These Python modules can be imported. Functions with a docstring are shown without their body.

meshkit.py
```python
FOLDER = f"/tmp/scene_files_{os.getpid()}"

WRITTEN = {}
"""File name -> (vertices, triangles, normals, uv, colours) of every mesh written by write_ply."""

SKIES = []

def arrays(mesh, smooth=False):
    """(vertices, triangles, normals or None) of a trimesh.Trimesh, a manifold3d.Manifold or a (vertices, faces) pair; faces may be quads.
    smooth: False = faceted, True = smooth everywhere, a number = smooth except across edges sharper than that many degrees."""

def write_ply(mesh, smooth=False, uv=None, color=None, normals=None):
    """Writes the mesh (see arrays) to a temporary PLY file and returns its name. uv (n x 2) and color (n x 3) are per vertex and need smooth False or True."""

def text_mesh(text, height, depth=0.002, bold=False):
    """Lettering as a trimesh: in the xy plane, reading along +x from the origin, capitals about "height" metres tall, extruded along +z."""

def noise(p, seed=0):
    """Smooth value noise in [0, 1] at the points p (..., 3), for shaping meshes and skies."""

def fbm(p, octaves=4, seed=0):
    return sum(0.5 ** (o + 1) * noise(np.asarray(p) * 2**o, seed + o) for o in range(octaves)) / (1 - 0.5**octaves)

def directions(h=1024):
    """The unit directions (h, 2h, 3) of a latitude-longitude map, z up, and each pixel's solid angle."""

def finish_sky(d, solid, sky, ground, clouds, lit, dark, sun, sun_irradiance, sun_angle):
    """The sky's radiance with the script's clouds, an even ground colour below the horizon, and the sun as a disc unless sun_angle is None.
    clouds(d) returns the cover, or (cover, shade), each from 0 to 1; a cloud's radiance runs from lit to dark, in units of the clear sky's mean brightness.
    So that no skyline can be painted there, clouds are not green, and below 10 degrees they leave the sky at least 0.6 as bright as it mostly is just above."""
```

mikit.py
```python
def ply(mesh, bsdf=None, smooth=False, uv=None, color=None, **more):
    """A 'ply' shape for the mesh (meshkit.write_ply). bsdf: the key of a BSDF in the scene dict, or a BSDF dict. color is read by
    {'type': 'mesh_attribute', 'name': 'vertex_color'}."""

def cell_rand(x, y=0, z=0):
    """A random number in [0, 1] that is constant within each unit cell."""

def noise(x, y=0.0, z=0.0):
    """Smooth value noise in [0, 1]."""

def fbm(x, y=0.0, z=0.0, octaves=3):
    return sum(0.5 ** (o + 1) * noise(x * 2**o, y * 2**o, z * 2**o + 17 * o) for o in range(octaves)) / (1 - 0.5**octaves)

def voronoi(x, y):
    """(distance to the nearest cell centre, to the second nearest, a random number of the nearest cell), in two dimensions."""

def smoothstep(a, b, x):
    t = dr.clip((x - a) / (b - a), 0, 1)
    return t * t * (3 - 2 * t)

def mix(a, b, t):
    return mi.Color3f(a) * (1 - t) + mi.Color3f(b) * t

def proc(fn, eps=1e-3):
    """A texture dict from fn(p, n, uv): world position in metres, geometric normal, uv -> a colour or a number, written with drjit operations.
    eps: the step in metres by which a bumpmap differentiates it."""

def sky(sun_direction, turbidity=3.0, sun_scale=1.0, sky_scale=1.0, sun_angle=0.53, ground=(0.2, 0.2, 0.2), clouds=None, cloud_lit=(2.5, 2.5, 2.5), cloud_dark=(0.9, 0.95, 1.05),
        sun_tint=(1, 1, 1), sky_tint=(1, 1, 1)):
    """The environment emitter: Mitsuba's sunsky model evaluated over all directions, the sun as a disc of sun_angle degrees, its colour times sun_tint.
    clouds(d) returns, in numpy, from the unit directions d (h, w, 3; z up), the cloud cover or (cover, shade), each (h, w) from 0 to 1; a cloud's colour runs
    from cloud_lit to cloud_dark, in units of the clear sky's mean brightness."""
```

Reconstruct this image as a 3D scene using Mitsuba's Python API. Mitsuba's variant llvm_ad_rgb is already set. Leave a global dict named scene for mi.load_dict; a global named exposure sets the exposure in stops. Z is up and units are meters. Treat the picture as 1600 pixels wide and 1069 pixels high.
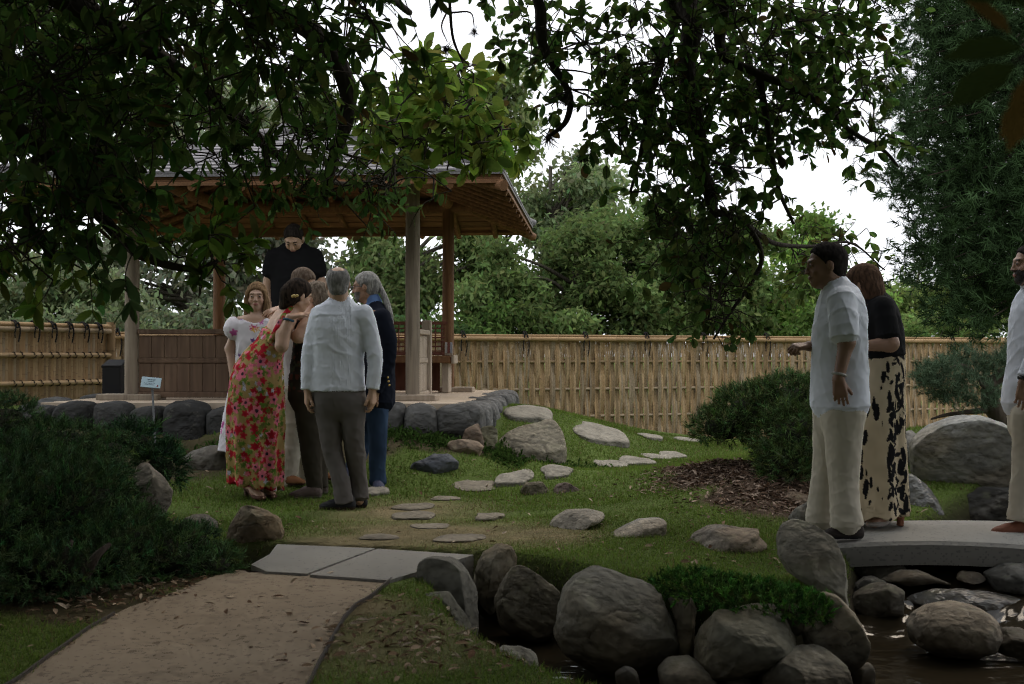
import math, random
import numpy as np, trimesh, mitsuba as mi, mikit, meshkit, drjit as dr
import shapely.geometry as sg
from scipy.spatial import cKDTree
from scipy.interpolate import RBFInterpolator
T = mi.ScalarTransform4f
scene, labels = {}, {}

# ---------------------------------------------------------------- camera, sky, exposure
CAM_H, FPX, PITCH = 1.11, 2000.0, math.radians(0.587)      # eye height, focal length in photograph pixels, tilt up
scene['camera'] = {'type': 'thinlens', 'fov': 2 * math.degrees(math.atan(800 / FPX)), 'fov_axis': 'x', 'near_clip': 0.05, 'far_clip': 2000.0,
                   'aperture_radius': 0.0045, 'focus_distance': 9.3,
                   'to_world': T().look_at(origin=[0, 0, CAM_H], target=[0, math.cos(PITCH), CAM_H + math.sin(PITCH)], up=[0, 0, 1])}
scene['sky'] = mikit.sky([0.35, 0.55, 0.75], turbidity=4, sun_scale=0.12, sun_angle=25, clouds=lambda d: 1.0,
                         cloud_lit=(2.35, 2.4, 2.5), cloud_dark=(0.9, 0.95, 1.05))
exposure = 2.55

# ---------------------------------------------------------------- helpers
def W(x, y, D):
    """The point at distance D (along y) that the photograph shows at pixel (x, y)."""
    c, s = math.cos(PITCH), math.sin(PITCH)
    u = 534.5 - y
    dx, dy, dz = x - 800.0, FPX * c - u * s, FPX * s + u * c
    return np.array([dx / dy * D, D, CAM_H + dz / dy * D])

def WZ(x, y, z):
    """The point at height z seen at pixel (x, y)."""
    p = W(x, y, 1.0)
    return W(x, y, (z - CAM_H) / (p[2] - CAM_H))

def key_of(name):
    if name not in scene and name not in labels: return name
    k = 1
    while f'{name}_{k:03d}' in scene or f'{name}_{k:03d}' in labels: k += 1
    return f'{name}_{k:03d}'
_next = {}
def numbered(name):
    n = _next.get(name, 0); _next[name] = n + 1
    return name if n == 0 else f'{name}_{n:03d}'
def thing(name, label, cat, group=None):
    k = numbered(name); labels[k] = {'label': label, 'category': cat}
    if group: labels[k]['group'] = group
    return k
def put(key, mesh, bsdf, smooth=False, **kw):
    scene[key] = mikit.ply(mesh, bsdf, smooth=smooth, **kw); return key
def single(name, label, cat, mesh, bsdf, smooth=False, group=None, **kw):
    k = thing(name, label, cat, group); put(k, mesh, bsdf, smooth, **kw); return k
def part(holder, name, mesh, bsdf, smooth=False, label=None, kind=None, **kw):
    k = numbered(holder + '__' + name); put(k, mesh, bsdf, smooth, **kw)
    d = {}
    if label: d['label'] = label
    if kind: d['kind'] = kind
    if d: labels[k] = d
    return k
def struct(name, label, mesh, bsdf, smooth=False, kind='structure', cat=None, **kw):
    k = numbered(name); put(k, mesh, bsdf, smooth, **kw); labels[k] = {'label': label, 'kind': kind, 'category': cat or name.replace('_', ' ')}; return k

def nrm(v): v = np.asarray(v, float); return v / (np.linalg.norm(v) + 1e-12)
def sstep(a, b, x): t = np.clip((x - a) / (b - a), 0, 1); return t * t * (3 - 2 * t)
def cat_mesh(ms): return trimesh.util.concatenate(ms)

def rbox(cx, cy, cz, sx, sy, sz, ch=0.006, rot=None, at=None):
    """A box with chamfered edges, centred at (cx, cy, cz), of size (sx, sy, sz)."""
    h = np.array([sx, sy, sz]) / 2; ch = min(ch, h.min() * .6); pts = []
    for a in (-1, 1):
        for b in (-1, 1):
            for c in (-1, 1):
                for k in range(3):
                    e = np.array([ch, ch, ch]); e[k] = 0
                    pts.append(np.array([a, b, c]) * (h - e))
    m = trimesh.convex.convex_hull(np.array(pts))
    if rot is not None: m.apply_transform(rot)
    m.apply_translation([cx, cy, cz]); return m

def tube(path, radii, n=8, cap=True, seed=None, rough=0.0):
    """A tube through the points of path, with one radius per point."""
    P = np.asarray(path, float); R = np.broadcast_to(np.asarray(radii, float), (len(P),))
    t = np.gradient(P, axis=0); t /= np.linalg.norm(t, axis=1, keepdims=True) + 1e-12
    ref = np.array([0, 0, 1.0]) if abs(t[0, 2]) < .9 else np.array([1.0, 0, 0])
    a = np.zeros_like(P); u = np.cross(t[0], ref); u /= np.linalg.norm(u)
    for i in range(len(P)):
        u = u - t[i] * (u @ t[i]); u /= np.linalg.norm(u) + 1e-12; a[i] = u
    b = np.cross(t, a); ang = np.arange(n) * 2 * np.pi / n
    ring = P[:, None] + R[:, None, None] * (np.cos(ang)[None, :, None] * a[:, None] + np.sin(ang)[None, :, None] * b[:, None])
    if rough:
        q = ring.reshape(-1, 3); f = (meshkit.fbm(q * 9, 3, seed or 0) - .5) * 2 * rough
        ring = (P[:, None] + (ring - P[:, None]) * (1 + f.reshape(ring.shape[:2])[..., None]))
    v = ring.reshape(-1, 3); i = np.arange(len(P) - 1)[:, None] * n; j = np.arange(n)[None]; j2 = (j + 1) % n
    q = np.stack([i + j, i + j2, i + n + j2, i + n + j], -1).reshape(-1, 4)
    f = np.vstack([q[:, [0, 1, 2]], q[:, [0, 2, 3]]])
    if cap:
        v = np.vstack([v, P[:1], P[-1:]]); m = len(P) * n; k = np.arange(n)
        f = np.vstack([f, np.stack([np.full(n, m), (k + 1) % n, k], 1), np.stack([np.full(n, m + 1), m - n + k, m - n + (k + 1) % n], 1)])
    return trimesh.Trimesh(v, f, process=False)

def spline(pts, n):
    """Catmull-Rom through pts, n points per stretch."""
    P = np.asarray(pts, float); P = np.vstack([2 * P[0] - P[1], P, 2 * P[-1] - P[-2]]); out = []
    for i in range(1, len(P) - 2):
        t = np.linspace(0, 1, n, endpoint=False)[:, None]
        a, b, c, d = P[i - 1], P[i], P[i + 1], P[i + 2]
        out.append(.5 * (2 * b + (c - a) * t + (2 * a - 5 * b + 4 * c - d) * t ** 2 + (3 * b - a - 3 * c + d) * t ** 3))
    return np.vstack(out + [P[-2:-1]])

def grid_mesh(xs, ys, zf):
    X, Y = np.meshgrid(xs, ys); Z = zf(np.c_[X.ravel(), Y.ravel()])
    n, m = len(xs), len(ys); i = (np.arange(m - 1)[:, None] * n + np.arange(n - 1)[None]).ravel()
    f = np.vstack([np.c_[i, i + 1, i + n + 1], np.c_[i, i + n + 1, i + n]])
    return np.c_[X.ravel(), Y.ravel(), Z], f

# ---------------------------------------------------------------- materials
def VC(): return {'type': 'mesh_attribute', 'name': 'vertex_color'}
def bump(inner, fn, scale, eps=2e-3): return {'type': 'twosided', 'b': {'type': 'bumpmap', 'arbitrary': mikit.proc(fn, eps), 'scale': scale, 'nested': inner}}
def princ(col, rough=.7, spec=.4, **kw):
    return {'type': 'principled', 'base_color': col if isinstance(col, dict) else {'type': 'rgb', 'value': list(col)}, 'roughness': rough, 'specular': spec, **kw}
def two(b): return {'type': 'twosided', 'b': b}
def wood_color(dark, light, sc=1.0):
    def fn(p, n, uv):
        a = mikit.fbm(p.x * 38 * sc, p.y * 38 * sc, p.z * 2.2 * sc, 3); b = mikit.fbm(p.x * 4, p.y * 4, p.z * 1.3, 3)
        return mikit.mix(dark, light, mikit.smoothstep(.25, .8, .6 * a + .4 * b))
    return fn
def wood_color_x(dark, light):
    def fn(p, n, uv):
        a = mikit.fbm(p.x * 2.5, p.y * 9, p.z * 40, 3); b = mikit.fbm(p.x * 3, p.y * 3, p.z * 3, 3)
        return mikit.mix(dark, light, mikit.smoothstep(.25, .8, .6 * a + .4 * b))
    return fn
scene['weathered_post_wood'] = two(princ(mikit.proc(wood_color((.14, .11, .08), (.29, .24, .18))), .75, .3))
scene['warm_wood'] = two(princ(mikit.proc(wood_color((.11, .052, .022), (.24, .12, .055))), .7, .3))
scene['board_wood'] = two(princ(mikit.proc(wood_color_x((.11, .053, .023), (.23, .115, .053))), .7, .3))
scene['dark_panel_wood'] = two(princ(mikit.proc(wood_color((.075, .045, .028), (.15, .095, .06))), .7, .3))
scene['pale_wood'] = two(princ(mikit.proc(wood_color((.24, .19, .14), (.38, .31, .24))), .75, .3))
scene['red_wood'] = two(princ(mikit.proc(wood_color((.10, .035, .022), (.17, .065, .04))), .7, .3))
scene['shingle_wood'] = two(princ(mikit.proc(wood_color_x((.13, .125, .13), (.25, .24, .245))), .85, .2))
scene['tinted'] = two(princ(VC(), .75, .3))
scene['tinted_matte'] = two(princ(VC(), .95, .1))
scene['tinted_gloss'] = two(princ(VC(), .35, .5))
scene['rope'] = two(princ((.012, .011, .011), .9, .2))
scene['edging'] = two(princ((.055, .047, .04), .9, .2))
scene['black_matte'] = two(princ((.012, .012, .013), .8, .3))
scene['sand_path'] = bump(princ(mikit.proc(lambda p, n, uv: mikit.mix(mikit.mix((.215, .170, .122), (.305, .250, .185), mikit.fbm(p.x * 2.2, p.y * 3.0, 0, 4)), (.12, .092, .066),
    mikit.smoothstep(.72, .86, mikit.noise(p.x * 60, p.y * 60, 3)) * .7 + .35 * mikit.smoothstep(.62, .8, mikit.fbm(p.x * 10, p.y * 13, 5, 3)))), .95, .1),
    lambda p, n, uv: mikit.fbm(p.x * 60, p.y * 60, 0, 3), .010)
def _mottle(p, n, uv): return .36 * mikit.smoothstep(.44, .70, .6 * mikit.fbm(p.x * 42, p.y * 42, p.z * 50, 4) + .4 * mikit.fbm(p.x * 9, p.y * 9, p.z * 12, 3))
def _pale(p, n, uv): return .32 * mikit.smoothstep(.55, .74, .5 * mikit.fbm(p.x * 60 + 7, p.y * 60, p.z * 60, 3) + .5 * mikit.fbm(p.x * 11 + 7, p.y * 11, p.z * 9, 3))
def _grain(p, n, uv): return mikit.fbm(p.x * 20, p.y * 20, p.z * 24, 5)
def stone(rough, spec): return bump({'type': 'blendbsdf', 'weight': mikit.proc(_pale), 'a': {'type': 'blendbsdf', 'weight': mikit.proc(_mottle), 'a': princ(VC(), rough, spec), 'b': princ((.032, .029, .022), rough, spec)}, 'b': princ((.17, .16, .135), rough, spec)}, _grain, .03)
scene['stone'] = stone(.85, .25)
scene['wet_stone'] = bump({'type': 'blendbsdf', 'weight': mikit.proc(_mottle), 'a': princ(VC(), .32, .5), 'b': princ((.02, .018, .014), .3, .5)}, _grain, .03)
scene['soil'] = bump(princ(VC(), .95, .1), lambda p, n, uv: mikit.fbm(p.x * 45, p.y * 45, p.z * 45, 3), .02)
scene['granite'] = bump(princ(mikit.proc(lambda p, n, uv: mikit.mix(mikit.mix((.165, .16, .145), (.225, .217, .195), mikit.fbm(p.x * 3, p.y * 3, p.z * 3, 3)), (.12, .115, .11),
    mikit.smoothstep(.66, .8, mikit.noise(p.x * 70, p.y * 70, p.z * 70)) * .7)), .85, .2), lambda p, n, uv: mikit.fbm(p.x * 50, p.y * 50, p.z * 50, 2), .006)
scene['earth_floor'] = bump(princ(mikit.proc(lambda p, n, uv: mikit.mix((.34, .27, .20), (.46, .38, .29), mikit.fbm(p.x * 4, p.y * 4, 0, 4))), .95, .1), lambda p, n, uv: mikit.fbm(p.x * 30, p.y * 30, 0, 3), .01)
def ripple(p, n, uv): return mikit.fbm(p.x * 7 + 2 * mikit.noise(p.x * 3, p.y * 3, 9), p.y * 11, 0, 3)
scene['water_surface'] = bump(princ((.022, .017, .010), .10, .22), ripple, .011)
scene['leafy'] = {'type': 'principledthin', 'base_color': VC(), 'roughness': .45, 'diff_trans': .7, 'spec_trans': 0.0, 'eta': 1.4}
scene['leafy_gloss'] = {'type': 'principledthin', 'base_color': VC(), 'roughness': .3, 'diff_trans': .6, 'spec_trans': 0.0, 'eta': 1.45}
scene['bark'] = bump(princ(VC(), .95, .1), lambda p, n, uv: mikit.fbm(p.x * 40, p.y * 40, p.z * 12, 3), .02)
# ---------------------------------------------------------------- the ground
def pq(x, y, z): return WZ(x, y, z)
cps = []
for x in (-6, -3, -1.5, -.4):                       # path and near lawn, flat
    for y in (1, 3, 4.5, 6.2): cps.append((x, y, 0.0))
cps += [(2, 1, 0), (5, 1, 0), (9, 1, 0), (1.0, 4.2, 0.0), (4, 4.2, -.02), (7, 5, 0)]
for px, py, z in [(500, 835, .0), (680, 835, .0), (690, 782, .02), (745, 765, .02), (645, 800, 0), (803, 749, .045), (870, 738, .06), (955, 730, .06), (1045, 717, .06), (560, 797, .0), (400, 775, .05),
                  (590, 762, .044), (480, 780, .03), (640, 740, .15), (680, 738, .145), (830, 716, .235), (740, 710, .25), (640, 678, .40), (500, 678, .41), (350, 672, .42), (200, 672, .42), (60, 668, .45),
                  (760, 668, .40), (830, 640, .53), (900, 652, .44), (1000, 678, .22), (1080, 692, .11), (897, 812, .03), (1000, 828, .03), (1132, 840, .04), (830, 880, 0.0), (1000, 890, .0), (1180, 915, .02),
                  (1100, 755, .17), (1180, 760, .2), (1120, 722, .28), (1230, 800, .1), (1250, 740, .27), (1000, 770, .08), (940, 775, .05), (300, 720, .16), (320, 780, .06), (440, 815, 0), (850, 690, .3), (960, 700, .17)]:
    cps.append(tuple(pq(px, py, z)))
cps += [(1.9, 7.7, -.03), (1.7, 7.3, -.02), (2.2, 8.6, -.02), (1.6, 6.6, -.03), (-6, 12, .45), (-8, 14, .5), (-6.5, 16, .5), (-2.4, 15, .55), (0.3, 15.5, .5), (2, 17, .05), (2.3, 19, -.28), (5, 20, -.3), (9, 22, -.3), (-3, 18, .4), (-9, 10, .4), (-6, 9, .25), (-3.6, 8.6, .1), (-2.4, 7.9, .02),
        (-3.6, 7.0, .1), (-12, 14, .5), (-12, 20, .4), (0, 20, .0), (6, 15, .2), (3.6, 11.5, .45), (4.4, 11.3, .5), (9, 12, .5), (6, 9.6, .45), (2.6, 9.6, .22), (12, 8, .2), (12, 16, .2), (-12, 4, .1), (-12, 1, .0), (12, 22, -.3), (12, 1, 0), (7, 8, .2)]
cps = np.array(cps)
_rbf = RBFInterpolator(cps[:, :2], cps[:, 2], kernel='linear', smoothing=.02)
# the stream: a centre line with half widths; (x, y, half width, bed height)
STREAM = np.array([(-4.2, 7.9, .3, -.45), (-2.4, 7.35, .35, -.47), (-1.0, 7.05, .4, -.5), (-.15, 6.72, .36, -.5), (.42, 5.55, .62, -.55), (1.05, 5.05, 1.10, -.55), (1.9, 5.0, 1.15, -.55), (2.80, 5.9, 1.24, -.52),
                   (3.05, 6.65, 1.25, -.40), (3.4, 7.4, 1.25, -.24), (3.9, 8.4, .9, -.22), (4.3, 9.4, .5, -.1)])
_sp = np.column_stack([spline(STREAM, 14)]); _st = cKDTree(_sp[:, :2])
def stream_dist(q):
    """(distance to the stream's bank, negative inside; bed height) at the points q (n, 2)."""
    d, i = _st.query(q); return d - _sp[i, 2], _sp[i, 3]
def terrain(q):
    q = np.atleast_2d(q); far = np.hypot(q[:, 0], q[:, 1] - 10)
    z = _rbf(np.clip(q, [-12, 1], [12, 22]))
    z = z * (1 - sstep(16, 24, far)) - .3 * sstep(16, 24, far)
    p3 = np.c_[q, np.zeros(len(q))]
    z = z + .03 * (meshkit.fbm(p3 * 1.1, 3, 3) - .5) + .012 * (meshkit.fbm(p3 * 6, 2, 8) - .5)
    d, bed = stream_dist(q)
    w = sstep(.10, -.12, d)
    return z * (1 - w) + bed * w
def tz(x, y): return float(terrain(np.array([[x, y]]))[0])
def on_ground(px, py):
    """The point of the terrain that pixel (px, py) shows."""
    D = np.linspace(3.5, 24, 800); P = np.array([W(px, py, d) for d in D]); t = terrain(P[:, :2]); i = np.argmax(P[:, 2] < t)
    return np.array([P[i, 0], P[i, 1], t[i]])
FARX = np.array([-900, -500, -280, -150, -90, -60, -42, -30, -22, -17, -13, -10.5]); NEARX = np.arange(-9, 9.01, .055)
gx = np.r_[FARX, NEARX, -FARX[::-1]]
gy = np.r_[-300, -120, -50, -25, -12, -6, -2, 0, 1.5, np.arange(2.6, 13.5, .055), np.arange(13.5, 24, .16), 25.5, 28, 33, 40, 55, 80, 120, 200, 400, 900]
gv, gf = grid_mesh(gx, gy, terrain)
sd, _ = stream_dist(gv[:, :2])
worn = np.zeros(len(gv))
for px, py, r in [(560, 845, .9), (640, 830, 1.0), (720, 835, .9), (840, 840, .6), (690, 795, .55), (590, 1000, .75), (560, 950, .4), (640, 800, .9), (640, 1000, .3)]:
    p = WZ(px, py, 0); worn = np.maximum(worn, 1 - np.hypot(gv[:, 0] - p[0], (gv[:, 1] - p[1]) * .9) / r)
worn = np.clip((worn - .12) * 1.6, 0, 1) * (.70 + .30 * sstep(.35, .6, meshkit.fbm(np.c_[gv[:, :2] * 2.6, 0 * worn], 3, 44)))
def worn_at(q):
    return _wt(np.asarray(q))
_wi = cKDTree(gv[:, :2])
def _wt(q): d, i = _wi.query(q); return worn[i]
pn = np.c_[gv[:, :2], np.zeros(len(gv))]
fb = meshkit.fbm(pn * 2.2, 4, 5)[:, None]; fb2 = meshkit.fbm(pn * 9, 3, 6)[:, None]
green = np.array([.070, .100, .024]) * (.6 + .8 * fb); dry = np.array([.17, .13, .078]) * (.55 + .9 * fb2)
col = green * (1 - worn[:, None] * .8) + dry * worn[:, None] * .8
mulch_c = np.array([WZ(1165, 735, .26), WZ(1240, 770, .2), WZ(1110, 728, .24)])
bedk = np.zeros(len(gv))
for c, r in ((WZ(1150, 735, .25), .62), (WZ(1230, 760, .22), .7), (WZ(1095, 722, .25), .35)): bedk = np.maximum(bedk, sstep(r, r * .75, np.hypot(gv[:, 0] - c[0], gv[:, 1] - c[1]) + .25 * (fb[:, 0] - .5)))
for c, r in ((WZ(1530, 790, .2), .75), (W(130, 905, 5.7), .5), (W(60, 830, 6.5), 1.0), (W(250, 860, 6.6), .8), (W(560, 690, 11.2), .5), (W(250, 690, 11.0), 1.2), (W(100, 700, 11.2), 1.4), (W(430, 690, 11.3), .7), (W(690, 690, 11.5), .5)):  # first circle paints the dark hollow under the huge boulder as soil
    bedk = np.maximum(bedk, .85 * sstep(r, r * .7, np.hypot(gv[:, 0] - c[0], gv[:, 1] - c[1]) + .4 * (fb[:, 0] - .5)))
mul = np.array([.055, .038, .026]) * (.5 + fb2)
col = col * (1 - bedk[:, None]) + mul * bedk[:, None]
wet = sstep(.14, -.02, sd)[:, None]
col = col * (1 - wet) + np.array([.028, .022, .015]) * (.6 + .8 * fb2) * wet
struct('ground', 'mossy lawn sloping up to the stone platform with bare brown earth patches', (gv, gf), 'soil', True, color=col)
def bed_at(q): d, i = _wi.query(q); return bedk[i]
# the sandy path, a sheet over the ground, with a thin edging strip on each side
R_EDGE = [WZ(x, y, .0) for x, y in ((470, 1110), (487, 1066), (518, 1004), (546, 959), (580, 935), (612, 910))]
L_EDGE = [WZ(x, y, .0) for x, y in ((-70, 1115), (18, 1067), (88, 1019), (163, 971), (195, 955), (262, 932), (330, 905), (392, 886))]
pe = np.array([WZ(393, 900, 0), WZ(480, 900, 0)])
R_EDGE = [np.array([-.35, 2.2, 0]), np.array([-.5, 3.2, 0])] + R_EDGE; L_EDGE = [np.array([-1.5, 2.2, 0]), np.array([-1.62, 3.2, 0])] + L_EDGE
re, le = spline(R_EDGE, 10), spline(L_EDGE, 10)
path_poly = sg.Polygon(np.vstack([re[:, :2], le[::-1, :2]])).buffer(0)
def sheet(polygon, lift, step=.06):
    x0, y0, x1, y1 = polygon.bounds
    v, f = grid_mesh(np.arange(x0 - step, x1 + step, step), np.arange(y0 - step, y1 + step, step), lambda q: terrain(q) + lift)
    import shapely
    ins = shapely.contains_xy(polygon.buffer(step * .5), v[:, 0], v[:, 1]); f = f[ins[f].all(1)]
    m = trimesh.Trimesh(v, f, process=False); m.remove_unreferenced_vertices()
    # pull the rim onto the outline
    e = m.edges_sorted; u, c = np.unique(e, axis=0, return_counts=True); rim = np.unique(u[c == 1]); vv = m.vertices.copy()
    for k in rim:
        pt = polygon.exterior.interpolate(polygon.exterior.project(sg.Point(vv[k, :2]))); vv[k, 0], vv[k, 1] = pt.x, pt.y
    vv[:, 2] = terrain(vv[:, :2]) + lift
    return trimesh.Trimesh(vv, m.faces, process=False)
pm = sheet(path_poly, .006)
path_key = struct('path', 'sandy decomposed gravel path leading up to the flat stone slabs', pm, 'sand_path', True)
for line, nm in ((re, 'right'), (le[:int(len(le) * .62)], 'left')):
    l = line.copy(); l[:, 2] = terrain(l[:, :2]) + .008; t = np.gradient(l, axis=0); t /= np.linalg.norm(t, axis=1)[:, None]; nn = np.c_[-t[:, 1], t[:, 0], 0 * t[:, 0]]
    prof = [(-.004, -.03), (-.004, .012), (.004, .012), (.004, -.03)]
    v = np.vstack([l + nn * a + np.array([0, 0, b]) for a, b in prof]); k = len(l); i = np.arange(k - 1); f = []
    for a in range(3): f.append(np.c_[a * k + i, a * k + i + 1, (a + 1) * k + i + 1, (a + 1) * k + i])
    single('path_edging', 'thin dark edging strip between the sandy path and the ' + ('lawn below the evergreen hedge' if nm == 'left' else 'leaf strewn bank by the stream'), 'edging', (v, np.vstack(f)), 'edging')
# water: one sheet in two levels joined by a broken cascade
def water_z(q):
    d, i = _st.query(q); t = i / 14.0
    z = np.where(t < 7.6, -.36, np.where(t < 8.6, -.36 + (t - 7.6) * .23, -.13)); p3 = np.c_[q, 0 * q[:, 0]]
    steep = np.exp(-((t - 8.1) / .7) ** 2)
    return z + .006 * (meshkit.fbm(p3 * 9, 3, 2) - .5) + steep * .10 * (meshkit.fbm(p3 * np.array([5, 9, 1]), 3, 12) - .5)
wv, wf = grid_mesh(np.arange(-4.8, 5.2, .05), np.arange(4.2, 9.4, .05), water_z)
sdw, _ = stream_dist(wv[:, :2]); keep = (sdw < .16); wf = wf[keep[wf].all(1)]
wm = trimesh.Trimesh(wv, wf, process=False); wm.remove_unreferenced_vertices()
struct('stream_water', 'dark shallow stream with small ripples and a low cascade', wm, 'water_surface', True, cat='water')
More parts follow.
